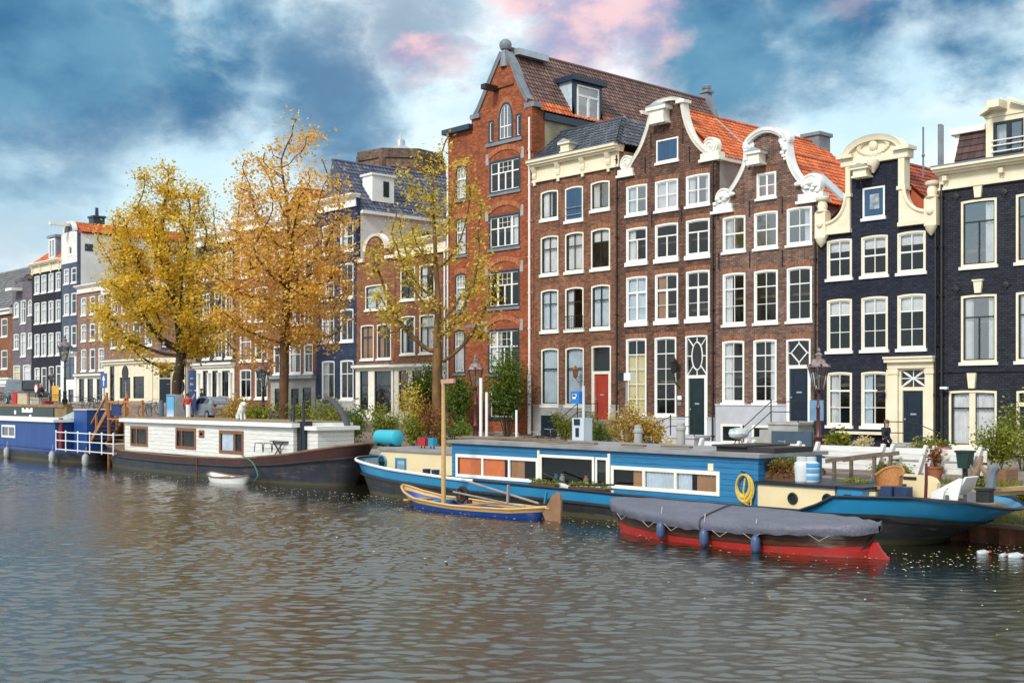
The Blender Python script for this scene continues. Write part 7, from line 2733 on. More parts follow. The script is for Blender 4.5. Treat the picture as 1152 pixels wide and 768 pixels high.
TERRA = pm('terracotta', (.38, .13, .06), (.28, .09, .045), 4, .8)
GPOT = pm('grey_pot', (.20, .21, .22), None, 4, .7)
for a in [
    ('yellow_shrub', 'bright yellow shrub beside the rear of the parked silver car', 270, 35.3, 3.0, 1.55, L_GLD, 1400, .15),
    ('green_shrub', 'low green shrub left of the tall orange tree trunk', 298, 35.2, 2.6, 1.5, L_OLV, 1200, .15),
    ('green_shrub', 'green shrub right of the tall orange tree trunk behind the wheelhouse', 338, 35.0, 2.0, 1.6, L_OLV, 900, .14),
    ('green_shrub', 'bright green bush under the curved grey davit', 372, 34.6, 2.3, 1.9, L_OLV, 1300, .13),
    ('green_shrub', 'leafy green bush right of the curved grey davit', 397, 34.6, 2.0, 1.7, L_GRN, 1100, .13),
    ('green_shrub', 'mixed green bush directly behind the turquoise tank', 432, 34.6, 1.9, 1.9, L_OLV, 1200, .13),
    ('yellow_shrub', 'pale yellow small tree left of the thin forked trunk', 463, 35.0, 1.7, 2.7, L_LEM, 700, .13),
    ('russet_shrub', 'rust-brown bush at the foot of the thin forked trunk', 486, 34.7, 1.6, 2.1, L_RED, 900, .12),
    ('green_shrub', 'green bush behind the red and blue cans', 467, 34.3, 1.6, 1.5, L_OLV, 900, .12),
    ('green_shrub', 'dark green bush at the foot of the lamp post behind the blue cabin', 512, 34.9, 1.6, 1.35, L_GRN, 900, .12),
    ('green_shrub', 'low green plant left of the two white poles', 527, 36.5, 1.3, 1.0, L_OLV, 600, .11),
    ('green_shrub', 'leafy green bush left of the white electricity pillar', 634, 45.3, 1.6, 1.5, L_OLV, 800, .13),
    ('green_shrub', 'low green bush right of the white electricity pillar', 678, 42.5, 1.9, 1.1, L_GRN, 900, .13),
    ('golden_shrub', 'golden shrub with leaves down to the ground left of the stone bollard', 706, 38.0, 1.7, 2.0, L_GLD, 1500, .13),
    ('golden_shrub', 'golden shrub just right of the stone bollard', 733, 38.5, 1.25, 1.5, L_GLD, 1000, .13),
    ('golden_plant', 'low golden potted plant beside the pale stone post', 753, 37.0, .9, .75, L_CRM, 600, .11),
    ('leafy_plant', 'tall leafy plant behind the maroon lamp post', 938, 46.2, 1.1, 1.1, L_OLV, 260, .26),
    ('flowering_plant', 'cream hydrangea above the basement door of the navy house', 973, 46.4, .95, .8, L_CRM, 700, .10),
    ('green_shrub', 'yellow-green low bush beside the navy house doorstep', 1046, 46.0, 1.6, .8, L_OLV, 800, .11),
    ('green_shrub', 'tall green climbing plant at the right edge by the black house', 1150, 42.0, 1.2, 2.3, L_OLV, 900, .12),
]:
    shrub(*a)
shrub('potted_tree', 'small potted tree in front of the orange-red door', 662, 46.2, 1.1, 1.7, L_OLV, 500, .10, pot=(TERRA, .4), low=.4)
pl = shrub('planter_shrub', 'round bright green shrub in a wooden planter near the ship bow', 1123, 35.0, 1.35, 1.5, L_OLV, 2200, .10, zb=1.82, low=.2, stems=14, depth=.9)
s_ = pl.location.x
MB().box(s_ - .42, s_ + .42, 34.6, 35.4, 1.42, 1.86).build('planter', planks('planter_boards', (.33, .17, .08), (.24, .12, .06), axis=2, width=.13), pl)
for px, c_ in ((1063, 'pink'),):
    s_ = S(px, 45.6)
    pk = thing('flower_pot', 'pink flower pot beside the low bush by the navy doorstep', 'flower pot', (s_, 45.6, 1.5))
    MB().lathe((s_, 45.6, 1.52), [(.16, 0), (.25, .40), (.28, .42), (.28, .48), (.22, .46)], 14).build('pot', pm('pink_pot', (.65, .20, .30), None, 3, .5), pk, smooth=True)
    leaf_mesh('flowers', L_GRN, np.random.RandomState(4).normal(size=(120, 3)) * [.18, .18, .1] + [s_, 45.6, 2.1], .1, pk)
shrub('potted_plant', 'red-leaved plant in a terracotta pot behind the white armchair', 1052, 34.2, .6, .75, L_RED, 160, .12, pot=(TERRA, .45), zb=1.45)
# ivy on the red house
for px, w, h, n, lab in ((478, 3.2, 4.3, 3600, 'large dark green ivy bush left of the lamp post against the red house'), (518, 2.6, 3.9, 2600, 'dark green ivy bush behind the lamp post against the red house'), (571, 3.4, 5.2, 4200, 'tall green wisteria on a twisted stem right of the white poles')):
    t = shrub('climbing_shrub', lab, px, 46.4, w, h, L_GRN, n, .17, stems=16, depth=1.6, low=.3, trunk=True)
# flower box on the ship
fb = thing('flower_box', 'planter trough of rusty-orange autumn plants on the ship next to gas bottles', 'flower box', (S(878, 29.6), 29.6, 1.52))
a, b = S(860, 29.5), S(897, 29.5)
MB().box(a, b, 29.35, 29.85, 1.525, 1.78).build('trough', pm('brown_trough', (.12, .06, .03), None, 3, .8), fb)
rg = np.random.RandomState(9)
cen = np.stack([rg.uniform(a, b, 900), rg.uniform(29.3, 29.9, 900), 1.66 + .5 * rg.rand(900) ** 1.3], 1)
leaf_mesh('foliage', L_RED, cen, .10, fb, .2, rg)
cen = np.stack([rg.uniform(a, b, 260), rg.uniform(29.3, 29.9, 260), 1.85 + .42 * rg.rand(260)], 1)
leaf_mesh('foliage', L_GRN, cen, .11, fb, .1, rg)
# sprouting boxes along the big pane
for pa, pb, lab in ((597, 626, 'trough of green sprouts left below the big cabin window'), (641, 684, 'trough of green sprouts right below the big cabin window')):
    a, b = S(pa, 28.8), S(pb, 28.8)
    t = thing('flower_box', lab, 'flower box', ((a + b) / 2, 28.8, .9))
    MB().box(a, b, 28.72, 28.92, .87, 1.0).build('trough', pm('brown_trough', (.12, .06, .03), None, 3, .8), t)
    cen = np.stack([rg.uniform(a, b, 220), rg.uniform(28.72, 28.92, 220), .98 + .2 * rg.rand(220)], 1)
    leaf_mesh('foliage', L_OLV, cen, .10, t, .0, rg)
mo = thing('moss_cushion', 'cushion of yellow-green moss plants on the dark hatch cover', 'plant', (S(961, 30.6), 30.6, 1.51))
rg = np.random.RandomState(3)
th = rg.rand(500) * 6.28
rr = rg.rand(500) ** .5
leaf_mesh('foliage', L_OLV, np.stack([mo.location.x + .5 * rr * np.cos(th), 30.6 + .3 * rr * np.sin(th), 1.53 + .14 * (1 - rr ** 2)], 1), .08, mo)
# grass on the bank and the strip by the quay
rg = np.random.RandomState(12)
n = 5200
gx, gy = rg.uniform(-20.5, -8, n), 32.1 + 2.3 * rg.rand(n) ** .8
gz = np.interp(gy, [32.05, 32.6, 33.3, 34.0, 34.3], [.38, .55, .95, 1.36, 1.43])
vs, fs = [], []
for i in range(n):
    a = rg.rand() * 6.28
    h = .08 + .2 * rg.rand()
    dx, dy = math.cos(a) * .02, math.sin(a) * .02
    lx, ly = rg.normal(0, .07, 2)
    vs += [(gx[i] - dx, gy[i] - dy, gz[i] - .02), (gx[i] + dx, gy[i] + dy, gz[i] - .02), (gx[i] + lx, gy[i] + ly, gz[i] + h)]
    fs.append((3 * i, 3 * i + 1, 3 * i + 2))
MB().add(vs, fs).build('bank_grass', L_OLV, label='green grass on the sloping bank behind the ship bow', cat='grass', kind='stuff')
for px, d_, w, h, lm, lab in ((1100, 33.7, .9, .5, L_GRN, 'low weeds on the grassy bank left of the wooden planter'), (1140, 33.4, 1.3, .5, L_OLV, 'low weeds on the grassy bank at the right edge'), (1015, 34.5, .8, .55, L_OLV, 'weeds under the white plank fence behind the cream bench'), (994, 34.4, .8, .6, L_OLV, 'weeds behind the wicker armchair')):
    shrub('weed_clump', lab, px, d_, w, h, lm, 420, .09, zb=float(np.interp(d_, [32, 33.3, 34.3], [.4, .95, 1.43])), cat='weeds')
# ================================================================== street furniture
OXB = pm('oxblood_iron', (.10, .014, .018), (.065, .012, .014), 4, .35)
LGLASS = glassmat('lantern_glass', (.85, .88, .86), .08)


def lamp(px, d, top, label, mt, scale=1.0):
    s = S(px, d)
    zb = street(s)
    t = thing('street_lamp', label, 'street lamp', (s, d, zb), 0, 'old iron street lamps along the quay')
    k = scale
    zl = top - 1.25 * k
    MB().lathe((s, d, zb), [(.24, 0), (.24, .12), (.17, .2), (.17, .5), (.21, .56), (.21, .66), (.13, .8), (.12, 1.2), (.15, 1.26), (.09, 1.36), (.075, 2.2), (.10, 2.25), (.065, 2.32), (.05, zl - zb - .12), (.09, zl - zb - .08), (.05, zl - zb)], 12).build('post', mt, t, smooth=True)
    mb = MB()
    for sg in (-1, 1):
        mb.tube([(s + sg * .26 * k, d, zl - .42), (s, d, zl - .4)], .018, 5)
    mb.build('ladder_bar', mt, t)
    n = 6
    r0, r1, h = .15 * k, .31 * k, .68 * k
    ang = [math.pi * 2 * i / n + .3 for i in range(n)]
    b0 = [(s + r0 * math.cos(a), d + r0 * math.sin(a), zl + .02) for a in ang]
    b1 = [(s + r1 * math.cos(a), d + r1 * math.sin(a), zl + h) for a in ang]
    fr = MB()
    for i in range(n):
        fr.bar(b0[i], b1[i], .03, .03)
        fr.bar(b0[i], b0[(i + 1) % n], .03, .03)
        fr.bar(b1[i], b1[(i + 1) % n], .05, .05)
        fr.sphere(tuple(Vector(b1[i]) + Vector((0, 0, .05))), .05 * k, 6, 4)
    fr.build('lantern_frame', mt, t)
    MB().grid([b0, b1], closed=True).build('lantern_glass', LGLASS, t)
    MB().tube([(s, d, zl), (s, d, zl + .3 * k)], .03, 6).sphere((s, d, zl + .38 * k), .08 * k, 8, 6).build('bulb', pm('milk_glass', (.7, .7, .66), None, 2, .3), t)
    zt = zl + h
    MB().lathe((s, d, zt), [(.36 * k, 0), (.34 * k, .04), (.22 * k, .12 * k), (.17 * k, .22 * k), (.08 * k, .25 * k), (.09 * k, .34 * k), (.12 * k, .36 * k), (.05 * k, .42 * k), (.06 * k, .5 * k), (.01, .58 * k)], 12).build('crown', [pm('pale_lamp_roof', (.32, .30, .29), (.12, .05, .05), 5, .5), mt][0], t, smooth=True)
    return t


la = lamp(921, 35.0, Zp(921, 391, 35), 'maroon iron street lamp in front of the navy house, with a small blue sign', OXB, 1.15)
s = S(921, 35)
MB().box(s - .34, s - .03, 34.97, 35.0, Zp(921, 473, 35), Zp(921, 450, 35)).box(s + .02, s + .2, 34.97, 35.0, Zp(921, 473, 35), Zp(921, 450, 35)).build('blue_sign', pm('pale_blue_sign', (.16, .30, .46), None, 2, .4), la)
lamp(535, 35.6, Zp(535, 399, 35.6), 'dark street lamp between the two ivy bushes on the red house', OXB, 1.2)
lamp(296, 36.5, Zp(296, 403, 36.5), 'dark street lamp left of the tall orange tree trunk', IRON, 1.35)
lamp(73, 34.2, Zp(73, 377, 34.2), 'black street lamp in front of the slender grey-blue house', IRON, 1.5)
lamp(58, 45, Zp(58, 416, 45), 'small dark street lamp by the door of the black four-window house', IRON, 1.0)


def pole_thing(name, label, cat, px, d, ytop, r, mt, group=None, zb=None, n=8):
    s = S(px, d)
    zb = street(s) if zb is None else zb
    t = thing(name, label, cat, (s, d, zb), 0, group)
    MB().tube([(s, d, zb), (s, d, Zp(px, ytop, d))], r, n).build('post', mt, t, smooth=True)
    return t


pole_thing('mooring_pole', 'left of the two tall white poles by the lamp post', 'pole', 541, 34.4, 425, .07, WHITE)
pole_thing('mooring_pole', 'right of the two tall white poles by the lamp post, slightly shorter', 'pole', 547.5, 34.4, 441, .06, WHITE)
pole_thing('mooring_pole', 'single short white pole left of the electricity pillar', 'pole', 581, 34.3, 461, .05, WHITE)
pole_thing('bollard', 'white post standing between the red jacket person and the silver car', 'bollard', 212, 34.4, 455, .16, WHITE)
pole_thing('bollard', 'blue-grey post beside the wooden stair platform', 'bollard', 181.5, 34.4, 450, .16, pm('blue_grey_post', (.12, .17, .22), None, 3, .5))
for px, d, yt, lab in ((718, 34.5, 478, 'grey stone bollard between the two golden shrubs'), (766, 34.5, 475, 'pale stone post at the end of the white plank fence')):
    s = S(px, d)
    zb, zt = street(s), Zp(px, yt, d)
    t = thing('bollard', lab, 'bollard', (s, d, zb))
    MB().lathe((s, d, zb), [(.17, 0), (.16, zt - zb - .3), (.19, zt - zb - .28), (.19, zt - zb - .18), (.15, zt - zb - .14), (.15, zt - zb - .02), (.10, zt - zb)], 12).build('shaft', GREYSTONE, t, smooth=True)

# electricity pillar with a blue box on a pole
d = 35.2
s = S(655, d)
t = thing('electricity_pillar', 'white electricity pillar with dark meter windows on the quay', 'pillar', (s, d, 1.5))
MB().box(s - .33, s + .33, d - .25, d + .25, 1.4, Zp(655, 470, d)).build('body', pm('pale_blue_white', (.62, .68, .76), (.52, .58, .66), 1, .5), t)
MB().box(s - .22, s + .12, d - .27, d - .252, Zp(655, 478, d), Zp(655, 471, d)).build('meter_window', NAVYDOOR, t)
MB().box(s - .13, s + .06, d - .27, d - .252, Zp(655, 491, d), Zp(655, 481, d)).build('socket', NAVYDOOR, t)
t = thing('letter_sign', 'bright blue box on a slim pale pole above the electricity pillar', 'sign', (S(656.5, 35.8), 35.8, 1.5))
s = t.location.x
MB().tube([(s, 35.8, 1.5), (s, 35.8, Zp(656, 434, 35.8))], .06, 8).build('post', pm('pale_blue_white', (.62, .68, .76), None, 1, .5), t)
x0 = S(646, 35.8)
z0, z1 = Zp(650, 454, 35.8), Zp(650, 440, 35.8)
MB().box(x0, s - .07, 35.6, 35.95, z0, z1).build('box', pm('bright_blue_enamel', (.02, .20, .60), None, 2, .3), t)
MB().box(x0 + .1, s - .2, 35.58, 35.598, z1 - .22, z1 - .12).box(x0 + .12, s - .25, 35.58, 35.598, z0 + .2, z0 + .38).build('pictogram', WHITE, t)
# floodlight / camera pole
d = 40
t = thing('camera_pole', 'white and black box lamp on a grey pole by the tall cream-blind window', 'pole lamp', (S(705, d), d, 1.4))
s = t.location.x
MB().tube([(s, d, 1.4), (s, d, Zp(705, 427, d))], .05, 8).build('post', pm('grey_pole', (.35, .36, .38), None, 3, .4), t)
MB().box(S(697, d), S(704, d), d - .15, d + .15, Zp(697, 428.5, d), Zp(697, 419.5, d)).build('black_box', IRON, t)
MB().box(S(704.3, d), S(711.5, d), d - .15, d + .15, Zp(704, 428, d), Zp(704, 419.5, d)).build('white_box', WHITE, t)

# white plank fence along the quay
FW = planks('fence_boards', (.80, .80, .79), (.72, .72, .70), axis=2, width=.4, rough=.6, gap=.02)
secs = [(789, 846), (847.5, 905), (919, 1000), (1003, 1048), (1050, 1110)]
names = ['nearest the pale stone post', 'left of the maroon lamp post', 'right of the maroon lamp post', 'behind the cream bench', 'behind the dark green post box']
d = 34.5
for (a, b), nm in zip(secs, names):
    xa, xb = S(a, d), S(b, d)
    t = thing('plank_fence', 'white two-board plank fence section ' + nm, 'fence', ((xa + xb) / 2, d, 1.42), 0, 'white plank fence on the quay')
    MB().box(xa, xb, d, d + .05, 2.06, 2.42).build('board', FW, t)
    MB().box(xa, xb, d + .002, d + .052, 1.66, 1.98).build('board', FW, t)
    for x in (xa + .12, xb - .12):
        MB().bar((x - .0, d - .10, 2.52), (x - .35, d - .12, 1.45), .14, .10).build('brace', FW, t)
        MB().box(x - .06, x + .06, d + .054, d + .16, 1.40, 2.3).build('post', pm('old_timber2', (.16, .11, .08), None, 3, .85), t)
# gangway with timber rails
t = thing('gangway', 'weathered timber gangway with handrails leading from the quay to the blue ship', 'gangway', (S(950, 33), 33, 1.4))
WTH = pm('weathered_timber', (.21, .16, .12), (.12, .09, .07), 3, .85, .3, 14, stretch=(.4, 4, 4))
pa, pb = P(921, 518, 32.0), P(985, 510, 33.3)
for off in (0, .95):
    o_ = Vector((.25, off, 0))
    MB().bar(pa + o_, pb + o_, .10, .12).build('handrail', WTH, t)
    for f in (.15, .85):
        p = pa.lerp(pb, f) + o_
        MB().bar(p, p - Vector((0, 0, .85)), .09, .09, up=(0, 1, 0)).build('post', WTH, t)
MB().bar(pa + Vector((.25, .5, -.85)), pb + Vector((.25, .5, -.75)), .95, .08).build('walkway', WTH, t)
# gas bottles
for px, lab, mt, ban in ((902, 'white gas bottle standing beside the autumn flower box', pm('gas_white', (.72, .74, .76), None, 2, .35), None), (912.5, 'white and blue gas bottle, right of the plain white one', pm('gas_white', (.72, .74, .76), None, 2, .35), pm('gas_blue', (.12, .38, .70), None, 2, .35))):
    d = 29.75 if ban else 29.6
    s = S(px, d)
    t = thing('gas_bottle', lab, 'gas bottle', (s, d, 1.52))
    MB().lathe((s, d, 1.525), [(.19, 0), (.22, .03), (.24, .08), (.24, .52), (.20, .60), (.10, .66), (.06, .68)], 16).build('cylinder', mt, t, smooth=True)
    MB().lathe((s, d, 2.19), [(.15, -.04), (.15, .10), (.13, .10), (.13, -.03)], 12).build('collar', mt, t, smooth=True)
    if ban:
        for z in (1.62, 1.82, 1.98):
            MB().lathe((s, d, z), [(.242, 0), (.246, .01), (.246, .12), (.242, .13)], 16).build('band', ban, t, smooth=True)

# chairs on the ship
t = thing('wicker_armchair', 'orange-tan wicker armchair on the ship deck by the blue hatch', 'armchair', (S(1000, 29.9), 29.9, 1.16))
s = t.location.x
WICK = pm('wicker', (.50, .24, .08), (.34, .14, .04), 18, .6, .6, 60)
MB().box(s - .30, s + .30, 29.65, 30.2, 1.48, 1.56).build('seat', WICK, t)
rows = [[(s + (.33 + .05 * k) * math.cos(a), 29.95 + (.30 + .03 * k) * math.sin(a), 1.54 + (.55 if k else 0) * (.62 + .38 * max(0, math.sin(a)))) for a in np.linspace(-.35, math.pi + .35, 15)] for k in (0, 1)]
MB().grid(rows).build('backrest', WICK, t, smooth=True)
MB().tube(rows[1], .035, 6).build('rim', WICK, t, smooth=True)
for x in (-.26, .26):
    for y in (29.7, 30.15):
        MB().tube([(s + x, y, 1.16), (s + x, y, 1.49)], .03, 6).build('leg', WICK, t)
t = thing('garden_armchair', 'white plastic armchair on the bow of the blue ship', 'armchair', (S(1070, 30.1), 30.1, 1.18))
a, b = S(1050, 30.1), S(1088, 30.1)
CHW = pm('white_plastic', (.80, .80, .80), (.74, .74, .74), 1, .35)
for y in (29.85, 30.6):
    MB().prism([(a, 1.2), (a + .07, 1.46), (a + .55, 1.72), (b - .1, 1.88), (b, 1.86), (b - .16, 1.22)], y, y + .06, holes=[[(a + .40, 1.30), (a + .44, 1.50), (b - .40, 1.62), (b - .36, 1.30)]]).build('armrest', CHW, t)
MB().box(a + .1, b - .22, 29.912, 30.598, 1.42, 1.48).build('seat', CHW, t)
MB().add([(b - .25, 29.912, 1.42), (b - .25, 30.598, 1.42), (b + .02, 30.598, 1.92), (b + .02, 29.912, 1.92), (b - .19, 29.912, 1.42), (b - .19, 30.598, 1.42), (b + .08, 30.598, 1.90), (b + .08, 29.912, 1.90)], [(0, 1, 2, 3), (4, 7, 6, 5), (0, 4, 5, 1), (2, 6, 7, 3), (0, 3, 7, 4), (1, 5, 6, 2)]).build('backrest', CHW, t)

# green post box
d = 33.9
s0_, s1_ = S(1078.5, d), S(1093, d)
t = thing('post_box', 'dark green box on a post in front of the white plank fence', 'post box', ((s0_ + s1_) / 2, d, 1.4))
GRB = pm('dark_green_box', (.012, .045, .035), None, 3, .4)
z0, z1 = Zp(1078, 526, d), Zp(1078, 508.5, d)
MB().prism([(s0_, z1), (s1_, z1), (s1_ - .06, z0), (s0_ + .06, z0)], d - .18, d + .18).build('box', GRB, t)
MB().box(s0_ - .03, s1_ + .03, d - .22, d + .22, z1 + .002, z1 + .06).build('lid', GRB, t)
MB().box((s0_ + s1_) / 2 - .06, (s0_ + s1_) / 2 + .06, d - .05, d + .05, 1.2, z0).build('post', IRON, t)
# driftwood stump
t = thing('driftwood', 'pale driftwood stump leaning beside the wooden planter', 'stump', (S(1101, 34), 34, 1.36))
x = t.location.x
DW = pm('driftwood', (.34, .25, .17), (.2, .14, .09), 4, .9, .4, 16)
MB().tube([(x - .25, 34, 1.3), (x - .1, 34, 1.7), (x + .05, 33.95, 2.05), (x + .12, 33.95, 2.3)], [.16, .12, .10, .05], 7).tube([(x - .08, 34, 1.7), (x - .22, 33.9, 2.0)], [.09, .04], 6).tube([(x + .3, 34.05, 1.3), (x + .25, 34, 1.75), (x + .08, 33.96, 2.0)], [.12, .1, .06], 6).build('wood', DW, t, smooth=True)
# floating bottles
for px, py, r, lab in ((1105, 623, 0, 'clear plastic bottle floating nearest the ship bow'), (1128.5, 626, .5, 'smallest white bottle floating between two others'), (1142, 627, -.3, 'white plastic canister floating at the right edge')):
    d = 31.2
    d = Dof(px, S(px, 30))
    Yd = EYE * FPX / (py - HY)
    xx = (px - CX) / FPX
    pos = right * (xx * Yd) + fwd * Yd
    t = thing('bottle', lab, 'bottle', (pos.x, pos.y, 0), 0, 'bottles floating beside the piling')
    k = {1105: .65, 1128.5: .5, 1142: .8}[px]
    M_ = Matrix.Translation((pos.x, pos.y, .03)) @ Matrix.Rotation(r + .7, 4, 'Z') @ Matrix.Rotation(R(80), 4, 'Y')
    MB().lathe((0, 0, -.2 * k), [(.10 * k, 0), (.13 * k, .03), (.13 * k, .3 * k), (.06 * k, .40 * k), (.05 * k, .45 * k)], 12).transform(M_).build('body', pm('milky_plastic', (.50, .54, .57), (.38, .41, .44), 6, .25), t, smooth=True)
    MB().lathe((0, 0, .252 * k), [(.06 * k, 0), (.06 * k, .06)], 10).transform(M_).build('cap', pm('red_cap', (.5, .03, .03), None, 3, .4), t, smooth=True)
# specks: fallen leaves and froth drifting in the lee of the boats
rg = np.random.RandomState(21)
n = 1500
fx = rg.uniform(-60, -9, n)
fy = np.clip(28.3 - np.abs(rg.normal(0, 1.9, n)) - .9 * (fx < -44) * rg.rand(n), 15, 28.4)
fy[1300:] = rg.uniform(18, 26, 200)
fx[1180:1300] = rg.uniform(-15.5, -11, 120)
fy[1180:1300] = rg.uniform(28.5, 31.6, 120)
mb = MB()
for i in range(n):
    r = .018 + .03 * rg.rand() ** 2
    a0 = rg.rand() * 6.28
    mb.add([(fx[i] + r * math.cos(a0 + k * 1.57) * (1 + .5 * (k % 2)), fy[i] + r * math.sin(a0 + k * 1.57), .055 + .012 * (k % 2)) for k in range(4)], [(0, 1, 2, 3)], int(rg.rand() < .3))
mb.build('floating_leaves', [pm('pale_froth', (.72, .70, .64), None, 3, .7), L_GLD], label='pale fallen leaves and froth drifting on the canal beside the boats', cat='floating leaves', kind='stuff')

# wooden stair and landing at the left
TIM = pm('orange_timber', (.46, .21, .07), (.33, .14, .045), 2.5, .7, .15, 12, stretch=(.5, 4, 4))
t = thing('boarding_stair', 'orange timber stair with handrails from the houseboat deck up to the quay', 'stair', (S(118, 31), 31, .8))
ya, yb = 30.6, 31.9
lo = S(97, 30.6)
p0 = Vector((lo, 0, .78))
hi = Vector((S(131, 31.2), 0, 3.15))
for y in (ya, yb):
    MB().bar((p0.x, y, p0.z), (hi.x, y, hi.z), .07, .26).build('stringer', TIM, t)
    a, b = Vector((p0.x, y, p0.z + 1.0)), Vector((hi.x, y, hi.z + 1.0))
    MB().bar(a, b, .09, .10).build('handrail', TIM, t)
    for f in (.02, .5, 1):
        q = Vector((p0.x, y, p0.z)).lerp(Vector((hi.x, y, hi.z)), f)
        MB().bar(q - Vector((0, 0, .2)), q + Vector((0, 0, 1.15 if f == 1 else 1.0)), .11, .11, up=(0, 1, 0)).build('post', TIM, t)
for i in range(9):
    f = (i + .5) / 9
    q = p0.lerp(hi, f)
    MB().box(q.x - .16, q.x + .16, ya + .04, yb - .04, q.z - .02, q.z + .03).build('tread', TIM, t)
t = thing('landing', 'orange timber landing with a railing at the top of the boarding stair', 'landing', (S(150, 32), 32, 2.6))
xa, xb = hi.x, S(178, 31.6)
MB().box(xa, xb, 30.6, 33.0, 3.02 - .35, 3.10 - .35).build('platform', TIM, t)
for x in (xa + .1, (xa + xb) / 2, xb - .1):
    MB().box(x - .06, x + .06, 30.62, 30.74, -.2, 3.85).build('post', TIM, t)
MB().box(xa, xb, 30.6, 30.7, 3.68, 3.80).build('top_rail', TIM, t)
MB().bar((xa + .4 + (xb - xa) / 2, 30.6, 3.6), (xb - .3, 30.6, 2.75), .08, .1).build('brace', TIM, t)
MB().box(xa + .3, xa + 1.6, 30.75, 30.8, 2.9, 3.6).build('tarpaulin', pm('dark_blue_tarp', (.02, .04, .15), None, 2, .6), t)

# info cabinet with a pale blue poster
d = 34.6
xa, xb = S(187, d), S(197, d)
t = thing('switch_cabinet', 'grey switch cabinet with a pale blue poster beside the yellow tree', 'cabinet', ((xa + xb) / 2, d, 2.4))
z0, z1 = 2.5, Zp(190, 443.5, d)
MB().box(xa, xb, d, Dof(206, xb), z0 - .2, z1).build('body', pm('light_grey_steel', (.46, .48, .50), None, 1.5, .45), t)
pm_, tt, bb_ = newmat('poster_print')
spz = tt.nodes.new('ShaderNodeSeparateXYZ')
lnk(tt, objco(tt), spz.inputs[0])
lnk(tt, ramp(tt, spz.outputs[2], [(.25, (.80, .88, .92)), (.95, (.12, .40, .70))]), bb_.inputs['Base Color'])
MB().box(xa + .12, xa + (xb - xa) * .9, d - .03, d - .004, z0 + .12, z1 - .12).build('poster', pm_, t)
MB().box(xa + .06, xa + (xb - xa) * .9 + .06, d - .02, d - .003, z0 + .06, z1 - .06).build('poster_frame', NAVYPAINT, t)


# traffic signs
def sign(label, px, d, py, w, h, mt, shape='box', marks=(), zpole=None, cat='road sign', name='road_sign', postmat=None):
    c = P(px, py, d)
    zb = street(c.x)
    t = thing(name, label, cat, (c.x, d, zb))
    MB().tube([(c.x, d + .04, zb), (c.x, d + .04, c.z + h / 2)], .04, 6).build('post', postmat or pm('grey_pole', (.35, .36, .38), None, 3, .4), t)
    # plates face the water
    if shape == 'disc':
        MB().lathe((c.x, d - .03, c.z), [(w / 2 - .02, 0), (w / 2, .005), (w / 2, .03), (w / 2 - .02, .035)], 24, axis='y').build('plate', mt, t)
    else:
        MB().box(c.x - w / 2, c.x + w / 2, d - .03, d + .0, c.z - h / 2, c.z + h / 2).build('plate', mt, t)
    mb = MB()
    for m in marks:
        mb.prism([(c.x + a * w / 2, c.z + b * h / 2) for a, b in m], d - .036, d - .0305)
    if mb.v:
        mb.build('symbol', WHITE, t)
    return t, c


SBLUE = pm('sign_blue', (.012, .09, .42), None, 2, .3)
UP = [[(-.14, -.75), (.14, -.75), (.14, .05), (.5, .05), (0, .75), (-.5, .05), (-.14, .05)]]
sign('round dark back of a road sign in front of the cream corner shop', 141, 34.5, 419.5, 1.0, 1.0, pm('dark_sign_back', (.03, .03, .032), None, 3, .5), 'disc')
sign('square blue sign with a white arrow by the low pink-brown house', 117, 38, 428, 1.1, 1.1, SBLUE, marks=UP)
PP_ = [[(-.4, -.75), (-.08, -.75), (-.08, -.12), (.25, -.12), (.5, .1), (.5, .5), (.25, .75), (-.4, .75)]]
t, c = sign('blue parking sign high on its post beside the yellow tree trunk', 204.5, 36.5, 419, .75, .95, SBLUE, marks=PP_)
MB().prism([(c.x - .02, c.z + .06), (c.x + .1, c.z + .06), (c.x + .1, c.z + .24), (c.x - .02, c.z + .24)], 36.46, 36.4635).build('symbol_counter', SBLUE, t)
MB().lathe((c.x, 36.47, c.z - .92), [(.40, 0), (.42, .02), (.40, .04)], 20, axis='y').build('round_plate', SBLUE, t)
MB().tube([(c.x - .16, 36.465, c.z - 1.02), (c.x + .0, 36.465, c.z - 1.02), (c.x + .05, 36.465, c.z - .82), (c.x - .1, 36.465, c.z - .82)], .02, 5).build('bicycle_symbol', WHITE, t)
MB().box(c.x - .36, c.x + .36, 36.47, 36.5, c.z - 1.95, c.z - 1.45).build('text_plate', WHITE, t)
t, c = sign('large dark blue direction sign with a white slanting arrow beside the columned shopfront', 216.5, 37.5, 427.5, 1.05, 1.3, SBLUE, marks=[[(-.5, -.5), (.4, -.5), (.4, -.3), (-.5, -.3)], [(-.5, .1), (.4, .1), (.4, .25), (-.5, .25)]], postmat=NAVYPAINT)
MB().box(c.x - .5, c.x + .55, 37.46, 37.5, c.z - 1.95, c.z - .7).build('arrow_plate', SBLUE, t)
MB().prism([(c.x - .4, c.z - 1.6), (c.x - .32, c.z - 1.15), (c.x - .2, c.z - 1.28), (c.x + .35, c.z - .85), (c.x + .45, c.z - 1.0), (c.x - .08, c.z - 1.42), (c.x + .05, c.z - 1.55)], 37.45, 37.4585).build('arrow', WHITE, t)
sign('yellow notice board on a post by the quay railing', 62.5, 33.6, 442.5, 1.25, 1.1, pm('sign_yellow', (.70, .38, .02), None, 2, .4))
t, c = sign('small round white sign with a red ring behind the quay railing', 41, 36, 437, .8, .8, pm('sign_red', (.55, .03, .03), None, 2, .4), 'disc')
MB().lathe((c.x, 35.955, c.z), [(.29, 0), (.29, .012)], 20, axis='y').build('white_centre', WHITE, t)

